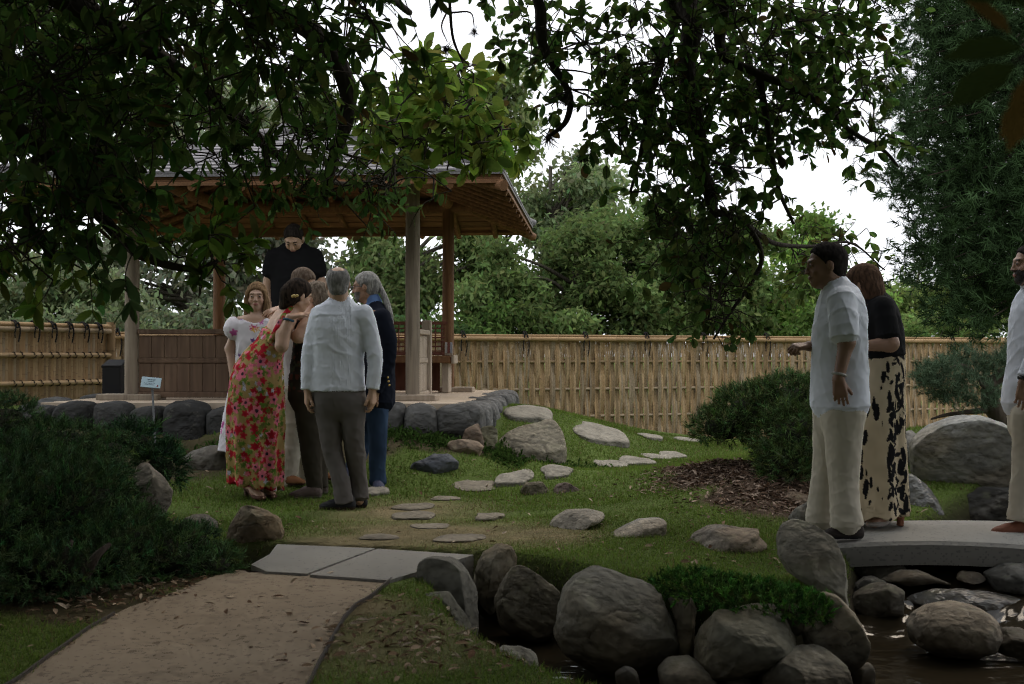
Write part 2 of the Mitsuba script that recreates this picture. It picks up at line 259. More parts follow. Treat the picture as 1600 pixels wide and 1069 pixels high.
# ---------------------------------------------------------------- rocks
def rock(name, label, poly, D, base_z=None, depth=None, col=(.23, .21, .175), seed=0, sub=4, group=None, rough=.075, holder=None, cat='boulder', bsdf='stone', lichen=.5, facet=.5, flat=None, sink=.0, dark=None, ground=False):
    """A boulder whose outline seen from the path is poly (photograph pixels) at distance D."""
    poly = [tuple(p) for p in poly]; ys = [y for x, y in poly]; xs_ = [x for x, y in poly]; hh = max(ys) - min(ys)
    if ground:                                                        # stands in the turf: the foot goes on below it
        g = on_ground((max(xs_) + min(xs_)) / 2, max(ys) - .12 * hh); D = g[1] + .12
    poly = [(x, y + max(0.0, (y - min(ys)) / hh - .62) * hh * (1.1 if ground else .35)) for x, y in poly]
    P = np.array([W(x, y, D) for x, y in poly]); c = P[:, [0, 2]].mean(0); ext = P[:, [0, 2]].max(0) - P[:, [0, 2]].min(0)
    c = (P[:, [0, 2]].max(0) + P[:, [0, 2]].min(0)) / 2
    depth = depth or ext.min() * .9 + .1 * ext.max()
    pg = sg.Polygon(P[:, [0, 2]]).buffer(0)
    if pg.geom_type != 'Polygon': pg = max(pg.geoms, key=lambda g: g.area)
    if not pg.contains(sg.Point(c)): c = np.array(pg.representative_point().coords[0])
    th = np.linspace(-np.pi, np.pi, 121); R = []
    for a in th:
        ray = sg.LineString([c, c + 6 * np.array([np.cos(a), np.sin(a)])]); g = pg.exterior.intersection(ray)
        R.append(max([np.hypot(q.x - c[0], q.y - c[1]) for q in getattr(g, 'geoms', [g]) if q.geom_type == 'Point'] or [ext.min() / 2]))
    R = np.array(R); R[-1] = R[0]; k = np.array([.25, .5, .25]); Rp = np.r_[R[-3:-1], R, R[1:3]]; R = np.convolve(Rp, k, 'same')[2:-2]
    s = trimesh.creation.icosphere(sub); v = np.array(s.vertices); rho = np.hypot(v[:, 0], v[:, 2]); a = np.arctan2(v[:, 2], v[:, 0])
    Rv = np.interp(a, th, R); rr = np.sin(np.arcsin(np.clip(rho, 0, 1))) ** .85 * Rv
    q = np.c_[np.cos(a) * rr, np.sign(v[:, 1]) * np.abs(v[:, 1]) ** .8 * depth / 2, np.sin(a) * rr]
    rng = np.random.default_rng(seed + 11); size = ext.mean(); e0, e1 = q.min(0), q.max(0)
    for _ in range(int(14 * facet)):                                    # flattened faces on the front, top and back
        n = nrm([rng.normal() * .8, rng.normal(), rng.normal() * .7 + .3]); h = (q @ n); lim = np.quantile(h, rng.uniform(.72, .93)); over = np.clip(h - lim, 0, None)
        keep = 1 - .9 * np.abs(n[1]) - .1
        q -= n * (over * (1 - max(0, keep) * .55))[:, None] * .95
    f0, f1_ = q.min(0), q.max(0)
    for k_ in (0, 2): q[:, k_] = e0[k_] + (q[:, k_] - f0[k_]) * (e1[k_] - e0[k_]) / (f1_[k_] - f0[k_])
    w = q / size
    dsp = (meshkit.fbm(w * 2.0 + seed, 4, seed) - .5) * .5 + (meshkit.fbm(w * 6 + seed, 4, seed + 3) - .5) * .26 - .10 * np.abs(meshkit.fbm(w * 3.1 + 2 * seed, 3, seed + 6) - .5) * 2
    crack = np.abs(meshkit.fbm(w * np.array([2.2, 2.2, 3.4]) + 5 + seed, 3, seed + 9) - .5); ck = np.exp(-(crack / .016) ** 2) * sstep(.50, .62, meshkit.fbm(w * 1.7 + 3 * seed, 2, seed + 5)); dsp -= .09 * ck
    nn = q / (np.linalg.norm(q, axis=1)[:, None] + 1e-9)
    q = q + nn * (dsp * size * rough * 2.2)[:, None] * (1 - .5 * np.abs(nn[:, [0]]) * 0)
    q[:, 0] += c[0]; q[:, 2] += c[1]; q[:, 1] += D
    if flat is not None: q[:, 2] = np.minimum(q[:, 2], flat)
    q[:, 2] -= sink
    p3 = q
    f1 = meshkit.fbm(p3 * 3.2, 4, seed + 20)[:, None]; f2 = meshkit.fbm(p3 * 14, 3, seed + 21)[:, None]; f3 = meshkit.fbm(p3 * 38, 2, seed + 22)[:, None]
    C = np.array(col) * (.10 + 1.15 * f1 + .65 * f2) * (.65 + .7 * f3)
    warm = sstep(.50, .68, meshkit.fbm(p3 * 2.1 + 9, 3, seed + 40))[:, None]; C = C * (1 - .3 * warm) + C * np.array([1.35, 1.02, .62]) * .3 * warm
    C = C * (1 - .5 * ck)[:, None]
    C = C * (1 - .4 * lichen * sstep(.6, .72, f2)) + np.array([.16, .17, .10]) * .4 * lichen * sstep(.6, .72, f2)
    C = C + np.array([.10, .095, .085]) * (lichen * sstep(.66, .74, meshkit.fbm(p3 * 8, 3, seed + 30)))[:, None]
    if dark is not None:                                              # (height, strength): a wet or earthy foot
        k = sstep(dark[0] + .10, dark[0] - .03, q[:, 2] + .08 * (f1[:, 0] - .5))[:, None]; C = C * (1 - k) + (np.array([.055, .042, .025]) * (.6 + .8 * f2)) * k
    m = trimesh.Trimesh(q, s.faces, process=False)
    if holder: return part(holder, name, m, bsdf, True, color=np.clip(C, .01, .9))
    return single(name, label, cat, m, bsdf, True, group, color=np.clip(C, .01, .9))
def ell(x0, x1, y0, y1, seed=0, n=12, pw=2.6, j=.06):
    r = np.random.default_rng(seed); out = []
    for a in np.arange(n) * 2 * np.pi / n:
        c, s = np.cos(a), np.sin(a); k = (abs(c) ** pw + abs(s) ** pw) ** (-1 / pw) * (1 + r.uniform(-j, j) - j / 2)
        out.append(((x0 + x1) / 2 + (x1 - x0) / 2 * c * k, (y0 + y1) / 2 + (y1 - y0) / 2 * s * k))
    return out
def cr(pts, ox, oy, s): return [(ox + x / s, oy + y / s) for x, y in pts]

# ---------------------------------------------------------------- the pavilion and its stone platform
PA, PC = .07, np.array([-2.406, 12.8])
ca, sa = math.cos(PA), math.sin(PA)
def L(u, v, z): return np.array([PC[0] + u * ca + v * sa, PC[1] - u * sa + v * ca, z])
LM = np.array([[ca, sa, 0, PC[0]], [-sa, ca, 0, PC[1]], [0, 0, 1, 0], [0, 0, 0, 1.0]])
def Lm(m): m = m.copy(); m.apply_transform(LM); return m
PW, PD, FLOOR, OV = 1.425, 2.93, .66, 1.04
plat = thing('stone_platform', 'raised earth platform edged with dark rounded stones under the pavilion', 'platform')
fl = sg.Polygon([(-2.02, -.78), (2.0, -.78), (1.98, 3.75), (-2.02, 3.75)])
fm = trimesh.creation.extrude_polygon(fl, .7); fm.apply_translation([0, 0, FLOOR - .7]); fm = fm.subdivide()
part(plat, 'earth_floor', Lm(fm), 'earth_floor')
DK = (.055, .055, .053)
rng = np.random.default_rng(5)
def wall_rock(u0, v0, u1, v1, h, seed, col=DK):
    """One stone of the platform's edge between two plan points."""
    s = trimesh.creation.icosphere(3); v = np.array(s.vertices); l = math.hypot(u1 - u0, v1 - v0)
    q = np.sign(v) * np.abs(v) ** .55 * np.array([l / 2 * 1.04, .19, h / 2]); 
    d = (meshkit.fbm(q * 5 + seed * 3, 3, seed) - .5); q *= (1 + .42 * d)[:, None]
    f1 = meshkit.fbm(q * 9 + seed, 4, seed + 7)[:, None]; C = np.array(col) * (.5 + f1) * (.8 + .4 * rng.random())
    C += .45 * np.mean(col) * sstep(.58, .72, meshkit.fbm(q * 16 + seed, 3, seed + 2))[:, None]
    a = math.atan2(v1 - v0, u1 - u0); R = trimesh.transformations.rotation_matrix(a, [0, 0, 1]); m = trimesh.Trimesh(q, s.faces, process=False); m.apply_transform(R)
    m.apply_translation([(u0 + u1) / 2, (v0 + v1) / 2, FLOOR - h / 2 + rng.uniform(-.02, .02)]); part(plat, 'edge_stone', Lm(m), 'stone', True, color=np.clip(C, .01, .6))
fx = [-2.12]
for w in (.31, .37, .35, .31, .43, .36, .4, .33, .38, .36, .30, .42, .33): fx.append(fx[-1] + w)
fx[-1] = 2.06
for i in range(len(fx) - 1): wall_rock(fx[i], -.86 + rng.uniform(-.03, .03), fx[i + 1], -.86 + rng.uniform(-.03, .03), .36 + rng.uniform(-.03, .05), i, (.032, .032, .031) if i < 7 else (.068, .067, .064))
v = -.8; i = 40
while v < 3.6:
    w = rng.uniform(.26, .40); wall_rock(2.06, v, 2.05, v + w, .34 + rng.uniform(-.03, .05), i, (.092, .091, .088)); wall_rock(-2.1, v, -2.1, v + w, .36, i + 30); v += w; i += 1

pav = thing('garden_pavilion', 'open japanese garden pavilion with round wooden posts and a hipped shingle roof', 'pavilion')
def log_mesh(p0, p1, r, n=14, seed=0):
    P = np.linspace(p0, p1, 9); w = (meshkit.fbm(np.c_[np.arange(9) * .7, np.full(9, seed * 3.1), np.zeros(9)], 2, seed) - .5) * .012
    return tube(P + np.c_[w, -w, 0 * w], r * (1 + (meshkit.fbm(np.c_[np.arange(9) * .9 + seed, np.zeros(9), np.zeros(9)], 2, seed) - .5) * .08), n)
for i, (u, v, mat) in enumerate(((-PW, 0, 'weathered_post_wood'), (PW, 0, 'weathered_post_wood'), (-PW, PD, 'warm_wood'), (PW, PD, 'warm_wood'))):
    part(pav, 'post', log_mesh(L(u, v, FLOOR + .04), L(u, v, 2.98), .073, seed=i), mat, 50)
for u, v, w, d in ((-PW, -.02, .62, .3), (PW - .06, -.04, .62, .3), (-PW, PD, .5, .3), (PW + .1, PD + .02, .42, .3)):
    part(pav, 'plinth', Lm(rbox(u, v, FLOOR + .028, w, d, .065, .01)), 'pale_wood' if u > 0 else 'weathered_post_wood')
BZ = 2.93
for i, (a, b) in enumerate((((-PW - .3, 0), (PW + .3, 0)), ((-PW - .3, PD), (PW + .3, PD)))):
    part(pav, 'beam', log_mesh(L(*a, BZ), L(*b, BZ), .085, seed=10 + i), 'warm_wood', 50)
for i, u in enumerate((-PW, PW)): part(pav, 'beam', log_mesh(L(u, -.3, BZ + .03), L(u, PD + .3, BZ + .03), .075, seed=14 + i), 'warm_wood', 50)
for i, (a, b) in enumerate((((-PW, PD), (PW, PD)),)): part(pav, 'tie_beam', Lm(rbox(0, PD, 2.62, 2 * PW, .06, .11)), 'board_wood')
# roof: underside planes rise from the eaves to a short ridge
U0, V0, V1 = PW + .96, -OV, PD + OV
ZE, SL = 2.70, .315                                   # underside height at the eaves, slope
HD = (V1 - V0) / 2; HU = U0; RL = max(.2, HU - HD + .35); RISE = HD * SL; SLU = RISE / (HU - RL)
MV = (V0 + V1) / 2
def under(u, v):
    """Height of the roof's underside at plan (u, v)."""
    return ZE + np.minimum((HD - np.abs(v - MV)) * SL, (HU - np.abs(u)) * SLU)
def slab(face, s0, s1, z0, z1, t0=0, t1=1, gap=.0):
    """A board on one roof face, between fractions s0..s1 of the way from eave to ridge and t0..t1 along it, from height z0 to z1 above the underside."""
    def pt(s, t):
        if face in ('front', 'back'):
            hw = HU + (RL - HU) * s; u = -hw + 2 * hw * t; v = MV + (-1 if face == 'front' else 1) * HD * (1 - s)
        else:
            hd = HD * (1 - s); v = MV - hd + 2 * hd * t; u = (1 if face == 'right' else -1) * (HU + (RL - HU) * s)
        return u, v, ZE + RISE * s
    c = []
    for s, t in ((s0, t0), (s0, t1), (s1, t1), (s1, t0)):
        u, v, z = pt(s, t); c.append((u, v, z))
    lo = [L(u, v, z + z0) for u, v, z in c]; hi = [L(u, v, z + z1) for u, v, z in c]
    m = trimesh.Trimesh(np.array(lo + hi), [[0, 1, 2], [0, 2, 3], [4, 6, 5], [4, 7, 6], [0, 5, 1], [0, 4, 5], [1, 6, 2], [1, 5, 6], [2, 7, 3], [2, 6, 7], [3, 4, 0], [3, 7, 4]], process=False)
    m.fix_normals(); return m
NB = 15
for face in ('front', 'back', 'left', 'right'):
    for b in range(NB): part(pav, 'ceiling_board', slab(face, b / NB + .003, (b + 1) / NB - .006, .010 + .012 * (b % 2) * 0 + .0, .022 + .010), 'board_wood')
    part(pav, 'roof_deck', slab(face, 0, 1, .036, .060), 'board_wood')
    part(pav, 'eave_board', slab(face, -.010, .022, -.022, .008), 'board_wood')
NC = 13
rng = np.random.default_rng(8)
for face in ('front', 'back', 'left', 'right'):
    bits = []
    for c in range(NC):
        s0, s1 = c / NC - .012, min(1.0, (c + 1) / NC + .02); hw = HU + (RL - HU) * max(s0, 0) if face in ('front', 'back') else HD * (1 - max(s0, 0))
        n = max(2, int(2 * hw / .27)); off = rng.uniform(-.3, .3) / n; cuts = np.sort(np.r_[0, (np.arange(1, n) + rng.uniform(-.2, .2, n - 1)) / n + off, 1])
        for k in range(n):
            lift = rng.uniform(0, .006)
            m = slab(face, s0, s1, .064 + .026 + lift, .064 + .050 + lift + .0, cuts[k] + .002, cuts[k + 1] - .002)
            m.vertices[[2, 3, 6, 7], 2] -= .024
            if face == 'front': part(pav, 'shingle', m, 'shingle_wood')
            else: bits.append(m)
    if bits: part(pav, 'shingles', cat_mesh(bits), 'shingle_wood', kind='stuff')
    part(pav, 'eave_edge', slab(face, -.010, .02, .061, .088), 'shingle_wood')
for su in (-1, 1):
    for sv in (-1, 1):
        e = (su * HU * 1.012, MV + sv * HD * 1.012); r = (su * RL, MV)
        part(pav, 'hip_rafter', tube([L(*e, ZE - .055), L(*r, ZE + RISE - .055)], .052, 10), 'warm_wood', 50)
        part(pav, 'hip_cap', tube([L(*e, ZE + .125), L(*r, ZE + RISE + .135)], [.05, .045], 8), 'shingle_wood', 50)
part(pav, 'ridge_cap', tube([L(-RL - .1, MV, ZE + RISE + .14), L(RL + .1, MV, ZE + RISE + .14)], .07, 8), 'shingle_wood', 50)
for sv in (-1, 1):                                    # pole rafters
    for u in np.arange(-1.92, 2.0, .48):
        top = RISE if abs(u) < RL else RISE * (HU - abs(u)) / (HU - RL)
        v_e, v_t = MV + sv * HD * 1.005, MV + sv * (HD - top / SL)
        part(pav, 'rafter', tube([L(u, v_e, ZE - .045), L(u, v_t, ZE + top - .045)], .036, 8), 'warm_wood', 50)
for su in (-1, 1):
    for v in np.arange(MV - 1.92, MV + 2.0, .48):
        top = RISE * (HD - abs(v - MV)) / HD; u_e = su * HU * 1.005; u_t = su * (HU - top / SLU)
        part(pav, 'rafter', tube([L(u_e, v, ZE - .045), L(u_t, v, ZE + top - .045)], .036, 8), 'warm_wood', 50)
# waist-high wall in the front bay, return panel on the right, bench with lattice back
def wainscot(u0, v0, u1, v1, mat, rail, posts=True):
    l = math.hypot(u1 - u0, v1 - v0); a = math.atan2(v1 - v0, u1 - u0); R = trimesh.transformations.rotation_matrix(a, [0, 0, 1]); um, vm = (u0 + u1) / 2, (v0 + v1) / 2
    n = max(2, round(l / .14))
    for k in range(n):
        t = -l / 2 + (k + .5) * l / n
        for z0, z1 in ((.74, 1.03), (1.08, 1.31)):
            part(pav, 'wall_board', Lm(rbox(um + math.cos(a) * t, vm + math.sin(a) * t, (z0 + z1) / 2, l / n - .004, .02 + .004 * (k % 2), z1 - z0, .003, rot=R)), mat)
    for z, h, d in ((1.345, .05, .09), (1.055, .05, .05), (.712, .055, .08)): part(pav, 'wall_rail', Lm(rbox(um, vm, z, l, d, h, .006, rot=R)), rail)
wainscot(-PW + .07, 0, -.30, 0, 'dark_panel_wood', 'dark_panel_wood')
wainscot(PW + .02, .07, PW + .02, .80, 'pale_wood', 'pale_wood')
part(pav, 'short_post', Lm(rbox(PW + .02, .88, FLOOR + .41, .10, .10, .82, .012)), 'pale_wood')
part(pav, 'short_post', Lm(rbox(-.28, 0, FLOOR + .36, .08, .08, .72, .012)), 'dark_panel_wood')
wainscot(-PW + .07, PD - .05, -PW + .5, PD - .05, 'dark_panel_wood', 'dark_panel_wood')
part(pav, 'bench_seat', Lm(rbox(.55, PD - .35, 1.06, 1.95, .42, .085, .01)), 'warm_wood')
for u in (1.45, .6, -.35): part(pav, 'bench_leg', Lm(rbox(u, PD - .35, FLOOR + .19, .08, .3, .37, .008)), 'pale_wood')
part(pav, 'bench_front', Lm(rbox(.5, PD - .2, FLOOR + .2, 1.7, .03, .36, .006)), 'red_wood')
part(pav, 'bench_end', Lm(rbox(1.545, PD - .35, 1.058, .03, .44, .10, .006)), 'pale_wood')
for z in np.arange(1.16, 1.50, .055): part(pav, 'lattice_slat', Lm(rbox(.45, PD - .06, z, 1.9, .016, .016, .003)), 'red_wood')
for u in np.arange(-.45, 1.4, .075): part(pav, 'lattice_slat', Lm(rbox(u, PD - .045, 1.31, .014, .014, .40, .003)), 'red_wood')
for z in (1.13, 1.5): part(pav, 'lattice_rail', Lm(rbox(.45, PD - .05, z, 1.95, .045, .04, .004)), 'red_wood')
# leaflets on the bench end, the dark box behind the corner post
hol = thing('leaflet_holder', 'small pale leaflet holder standing on the end of the pavilion bench', 'holder')
part(hol, 'holder', Lm(rbox(1.47, PD - .3, 1.17, .10, .035, .13, .006)), 'pale_wood')
for k in range(3): part(hol, 'leaflet', Lm(rbox(1.44 + .03 * k, PD - .322, 1.20, .026, .008, .13, .001)), 'tinted_matte', color=np.tile([[.35, .33, .3], [.18, .07, .06], [.3, .3, .32]][k], (24, 1)))
bx = thing('black_bin', 'black slant topped bin standing behind the pavilion corner post beside the fence', 'bin')
bp = W(179, 620, 14.2); bz = FLOOR - .12
part(bx, 'body', rbox(bp[0], bp[1], bz + .22, .20, .25, .46), 'black_matte')
part(bx, 'lid', rbox(bp[0], bp[1], bz + .475, .22, .27, .03, rot=trimesh.transformations.rotation_matrix(.25, [1, 0, 0])), 'black_matte')

# ---------------------------------------------------------------- bamboo fences
def bamboo_cols(n, rng): 
    base = np.array([[.33, .215, .11], [.27, .175, .088], [.36, .25, .14], [.235, .16, .088], [.29, .22, .145]])
    return base[rng.integers(0, 5, n)] * rng.uniform(.84, 1.06, (n, 1))
def half_slats(x0, w, n, z0, z1, y, out, rng, nodes=True):
    """n half-round slats side by side, in fence coordinates (x along, y out of the fence); out: list of (vertices, faces, colours)."""
    sw = w / n; prof = np.array([(-.5, 0), (-.44, .10), (0, .12), (.44, .10), (.5, 0)]); C = bamboo_cols(n, rng)
    for k in range(n):
        xc = x0 + sw * (k + .5); zs = [z0]; nz = z0 + rng.uniform(.05, .4)
        while nz < z1 - .03: zs += [nz - .008, nz, nz + .008]; nz += rng.uniform(.24, .38)
        zs.append(z1 - rng.uniform(0, .015)); zs = np.array(zs); bul = np.ones(len(zs)); bul[2:-1:3] = 1.25
        ex = np.arange(z0 + .05, z1 - .03, .105); o_ = np.argsort(np.r_[zs, ex]); zs, bul = np.r_[zs, ex][o_], np.r_[bul, np.ones(len(ex))][o_]
        v = np.array([[xc + px * sw * .98, y + py * sw * b + rng.uniform(-.001, .001), z] for z, b in zip(zs, bul) for px, py in prof]); m = len(prof); f = []
        for i in range(len(zs) - 1):
            for j in range(m - 1): f.append((i * m + j, i * m + j + 1, (i + 1) * m + j + 1, (i + 1) * m + j))
        f = np.array(f); ring = np.repeat(np.where(bul > 1, .6, 1.0), m)[:, None]; stain = (.75 + .5 * meshkit.fbm(v * np.array([30, 30, 2.5]), 3, 4))[:, None]
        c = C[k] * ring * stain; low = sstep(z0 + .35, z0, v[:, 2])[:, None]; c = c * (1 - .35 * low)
        out.append((v, np.vstack([f[:, [0, 1, 2]], f[:, [0, 2, 3]]]), c))
def join(out):
    v, f, c, o = [], [], [], 0
    for a, b, d in out: v.append(a); f.append(b + o); c.append(d); o += len(a)
    return np.vstack(v), np.vstack(f), np.vstack(c)
def pole(p0, p1, r, rng, every=.34, n=10):
    l = np.linalg.norm(p1 - p0); ts = [0]; t = rng.uniform(.05, every)
    while t < l - .02: ts += [t - .012, t, t + .012]; t += every * rng.uniform(.8, 1.2)
    ts.append(l); ts = np.array(ts); rr = np.full(len(ts), r); rr[2:-1:3] *= 1.10
    m = tube(p0 + (p1 - p0) * (ts / l)[:, None], rr, n); c = np.tile(bamboo_cols(1, rng) * 1.05, (len(m.vertices), 1)) * (.8 + .4 * meshkit.fbm(m.vertices * 12, 3, 3))[:, None]
    dk = np.zeros(len(m.vertices)); dk[:len(ts) * n] = np.repeat(rr > r * 1.05, n); return m, c * (1 - .4 * dk)[:, None]
def fence_frame(A, B):
    A, B = np.array(A, float), np.array(B, float); d = B - A; l = np.linalg.norm(d); d /= l; nn = np.array([d[1], -d[0]])   # towards the camera
    def to(q): q = np.asarray(q, float); return np.c_[A[0] + d[0] * q[:, 0] + nn[0] * q[:, 1], A[1] + d[1] * q[:, 0] + nn[1] * q[:, 1], q[:, 2]]
    return to, l
# the long back fence: bundles of split bamboo woven in front of and behind the rails
rng = np.random.default_rng(21)
fA, fB = W(165, 520, 16.9), W(1700, 527, 23.4); to, fl_ = fence_frame(fA[:2], fB[:2])
zt0, zt1 = 1.40, 1.42
fen = thing('bamboo_fence', 'long woven split bamboo fence behind the lawn, tied with black cord along its top rail', 'fence')
FZ0, FTOP = -.42, 1.42; RAILS = (1.01, .595, .18, -.2)
x = 0.02; k = 0
LV = np.array([FTOP - .04] + list(RAILS) + [FZ0 - .2])
while x < fl_ - .1:                                     # each bundle passes in front of every other rail
    w = .096 * rng.uniform(.96, 1.04); out = []; ph = k % 2
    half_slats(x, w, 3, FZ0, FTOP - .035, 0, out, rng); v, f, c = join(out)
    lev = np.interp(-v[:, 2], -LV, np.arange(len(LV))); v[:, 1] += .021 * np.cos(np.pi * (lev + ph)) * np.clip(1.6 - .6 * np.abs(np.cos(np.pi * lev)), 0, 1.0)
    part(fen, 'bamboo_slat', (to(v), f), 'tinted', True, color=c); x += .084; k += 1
for z in RAILS:
    for s in (-1,):
        m, c = pole(to([[0, 0, z]])[0], to([[fl_, 0, z]])[0], .020, rng, .42); part(fen, 'rail', m, 'tinted', True, color=c)
for dz, off, r in ((-.028, .055, .034), (-.03, -.055, .032), (.022, .02, .018)):
    m, c = pole(to([[0, off, FTOP - .04 + dz]])[0], to([[fl_, off, FTOP - .04 + dz]])[0], r, rng, .5); part(fen, 'top_rail', m, 'tinted', True, color=c * 1.08)
def cord(p, out, hang=.24, s=1.0):
    """A black cord looped over a rail with two hanging tails."""
    p = np.array(p); ms = []; n = np.array([out[0], out[1], 0]); a = np.array([-out[1], out[0], 0]) 
    for sg_, lean in ((-1, .9), (1, 1.2)):
        q = [p + a * .004 * sg_ - n * .06, p + np.array([0, 0, .075 * s]) + a * .012 * sg_ , p + n * .075 + a * .028 * sg_ * s, p + n * .07 + a * .045 * sg_ * s * lean - np.array([0, 0, hang * .5]), p + n * .065 + a * .03 * sg_ * s - np.array([0, 0, hang * (1 + .15 * sg_)])]
        ms.append(tube(spline(q, 5), .0085, 6))
    ms.append(tube(spline([p + n * .07 + a * .03, p + n * .085 + np.array([0, 0, .03]), p + n * .07 - a * .03, p + n * .08 - np.array([0, 0, .03]), p + n * .07 + a * .03], 5), .009, 6))
    return cat_mesh(ms)
for px in (183, 722, 819, 913, 1008, 1098, 1196, 1293, 1388, 1484, 1580):
    a, b = fA, fB; D = 17.0
    for _ in range(20):
        q = W(px, 522, D); t = ((q[0] - a[0]) * (b[0] - a[0]) + (q[1] - a[1]) * (b[1] - a[1])) / ((b[0] - a[0]) ** 2 + (b[1] - a[1]) ** 2); D = a[1] + t * (b[1] - a[1])
    part(fen, 'cord', cord(to([[t * fl_, 0, FTOP - .03]])[0], nrm(to([[0, 1, 0]])[0] - to([[0, 0, 0]])[0])[:2], .26), 'rope')
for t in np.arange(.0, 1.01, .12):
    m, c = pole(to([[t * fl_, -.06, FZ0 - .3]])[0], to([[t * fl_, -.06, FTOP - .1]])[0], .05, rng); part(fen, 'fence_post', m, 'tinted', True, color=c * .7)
# the side fence on the left: slender culms behind horizontal bamboo rails
gA, gB = W(-120, 507, 13.9), W(166, 511, 16.3); l1 = np.linalg.norm((gB - gA)[:2]); gA = gA + (gA - gB) * .9; to2, l2 = fence_frame(gA[:2], gB[:2])
fe2 = thing('side_fence', 'bamboo fence of slender upright culms with three tied rails beside the evergreen hedge', 'fence')
x = 0.0
ZT = CAM_H + 44 / FPX * 16.3
while x < l2:
    w = rng.uniform(.034, .046); out = []; half_slats(x, w, 1, .35, ZT - .02, 0, out, rng); v, f, c = join(out); v[:, 1] *= 1.6
    part(fe2, 'bamboo_culm', (to2(v), f), 'tinted', True, color=c * 1.12); x += w
for z, r in ((ZT, .032), (ZT - .05, .036), (1.11, .030), (.775, .030)):
    m, c = pole(to2([[0, .045, z]])[0], to2([[l2 + .02, .045, z]])[0], r, rng, .45); part(fe2, 'rail', m, 'tinted', True, color=c * 1.15)
for i, px in enumerate((-55, 10, 42, 71, 100, 128, 153)):
    s = l2 - l1 + (px + 120) / 286 * l1 * .97
    part(fe2, 'cord', cord(to2([[s, .03, ZT - .01]])[0], nrm(to2([[0, 1, 0]])[0] - to2([[0, 0, 0]])[0])[:2], .17, .8), 'rope')
    for z in (1.11, .775):
        for q in (0, .5): part(fe2, 'cord', tube(spline([to2([[s + q * .22 + a, .045 + .036 * math.cos(b), z + .036 * math.sin(b)]])[0] for a, b in zip(np.linspace(-.012, .012, 9), np.linspace(0, 2 * np.pi, 9))], 3), .006, 5), 'rope')
m, c = pole(to2([[l2 + .05, .03, .2]])[0], to2([[l2 + .05, .03, ZT + .06]])[0], .055, rng, .5); part(fe2, 'fence_post', m, 'tinted', True, color=c * .9)

# ---------------------------------------------------------------- the small sign
sgn = thing('garden_sign', 'small pale blue lettered plant sign on a thin leaning metal stake', 'sign')
sp_, sb_ = W(236, 598, 11.35), W(244, 672, 11.35); sb_[2] = tz(sb_[0], sb_[1]) - .05
part(sgn, 'stake', tube([sb_, W(238, 605, 11.37)], .0095, 8), 'tinted', True, color=np.tile([.16, .165, .17], (18, 1)))
Rs = trimesh.transformations.euler_matrix(-.35, .09, .06)
part(sgn, 'plate', rbox(*sp_, .172, .012, .098, .003, rot=Rs), 'tinted', color=np.tile([.36, .47, .52], (24, 1)))
for k, (w, h, dx, dz) in enumerate(((.075, .010, 0, .026), (.055, .008, .0, .008), (.095, .005, -.01, -.010), (.085, .005, -.012, -.021), (.012, .018, .062, -.030))):
    n = 1 if k == 4 else 9; ms = []
    for j in range(n):
        ww = w / n; q = rbox(dx - w / 2 + ww * (j + .5), -.0075, dz, ww * (.55 + .4 * ((j * 7 + k * 3) % 5) / 5), .002, h, .0005); ms.append(q)
    m = cat_mesh(ms); m.apply_transform(Rs); m.apply_translation(sp_); part(sgn, 'lettering', m, 'tinted', color=np.tile([.20, .03, .03] if k == 4 else [.14, .19, .23], (len(m.vertices), 1)))

# ---------------------------------------------------------------- stone slabs over the stream, arched granite bridge
slk = thing('slab_bridge', 'pair of pale granite slabs laid across the stream at the end of the sandy path', 'slab bridge')
def slab_stone(px, z, th):
    P = np.array([WZ(x, y, z)[:2] for x, y in px]); pg = sg.Polygon(P).buffer(-.012, join_style=1).buffer(.008)
    m = trimesh.creation.extrude_polygon(pg, th); m.apply_translation([0, 0, z - th]); return m
part(slk, 'slab', slab_stone([(391, 882), (420, 866), (432, 850), (588, 856.5), (480, 896.5), (415, 893)], .022, .15), 'granite')
part(slk, 'slab', slab_stone([(589.5, 857), (742, 867), (608, 907), (482, 898)], .022, .15), 'granite')
brk = thing('arched_bridge', 'low arched grey granite slab bridge over the stream', 'bridge')
xs = np.linspace(0, 1, 41); near0, near1 = W(1283, 846, 7.35), W(1840, 905, 7.1); far0, far1 = W(1240, 828, 8.2), W(1900, 868, 8.2)
def arch(t): return .115 * (1 - ((t - .36) / .62) ** 2) - .06
secs = []
for t in xs:
    a = near0 + (near1 - near0) * t; b = far0 + (far1 - far0) * t; z = arch(t); th = .135
    secs.append([[a[0], a[1], z - th], [a[0], a[1] - .012, z - .02], [a[0], a[1] + .012, z], [b[0], b[1] - .012, z], [b[0], b[1] + .01, z - .02], [b[0], b[1], z - th]])
v = np.array(secs).reshape(-1, 3); f = []
for i in range(40):
    for j in range(6): f.append((i * 6 + j, i * 6 + (j + 1) % 6, (i + 1) * 6 + (j + 1) % 6, (i + 1) * 6 + j))
f = np.array(f); f = np.vstack([f[:, [0, 1, 2]], f[:, [0, 2, 3]], [[0, 2, 1], [0, 3, 2], [0, 4, 3], [0, 5, 4]], [[240, 241, 242], [240, 242, 243], [240, 243, 244], [240, 244, 245]]])
bm = trimesh.Trimesh(v, f, process=False); bm.fix_normals(); part(brk, 'deck', bm, 'granite', 20)
def bridge_z(x, y):
    b = (near0[0] + near1[0]) / 2; t = (x - near0[0]) / (near1[0] - near0[0]); return arch(t)
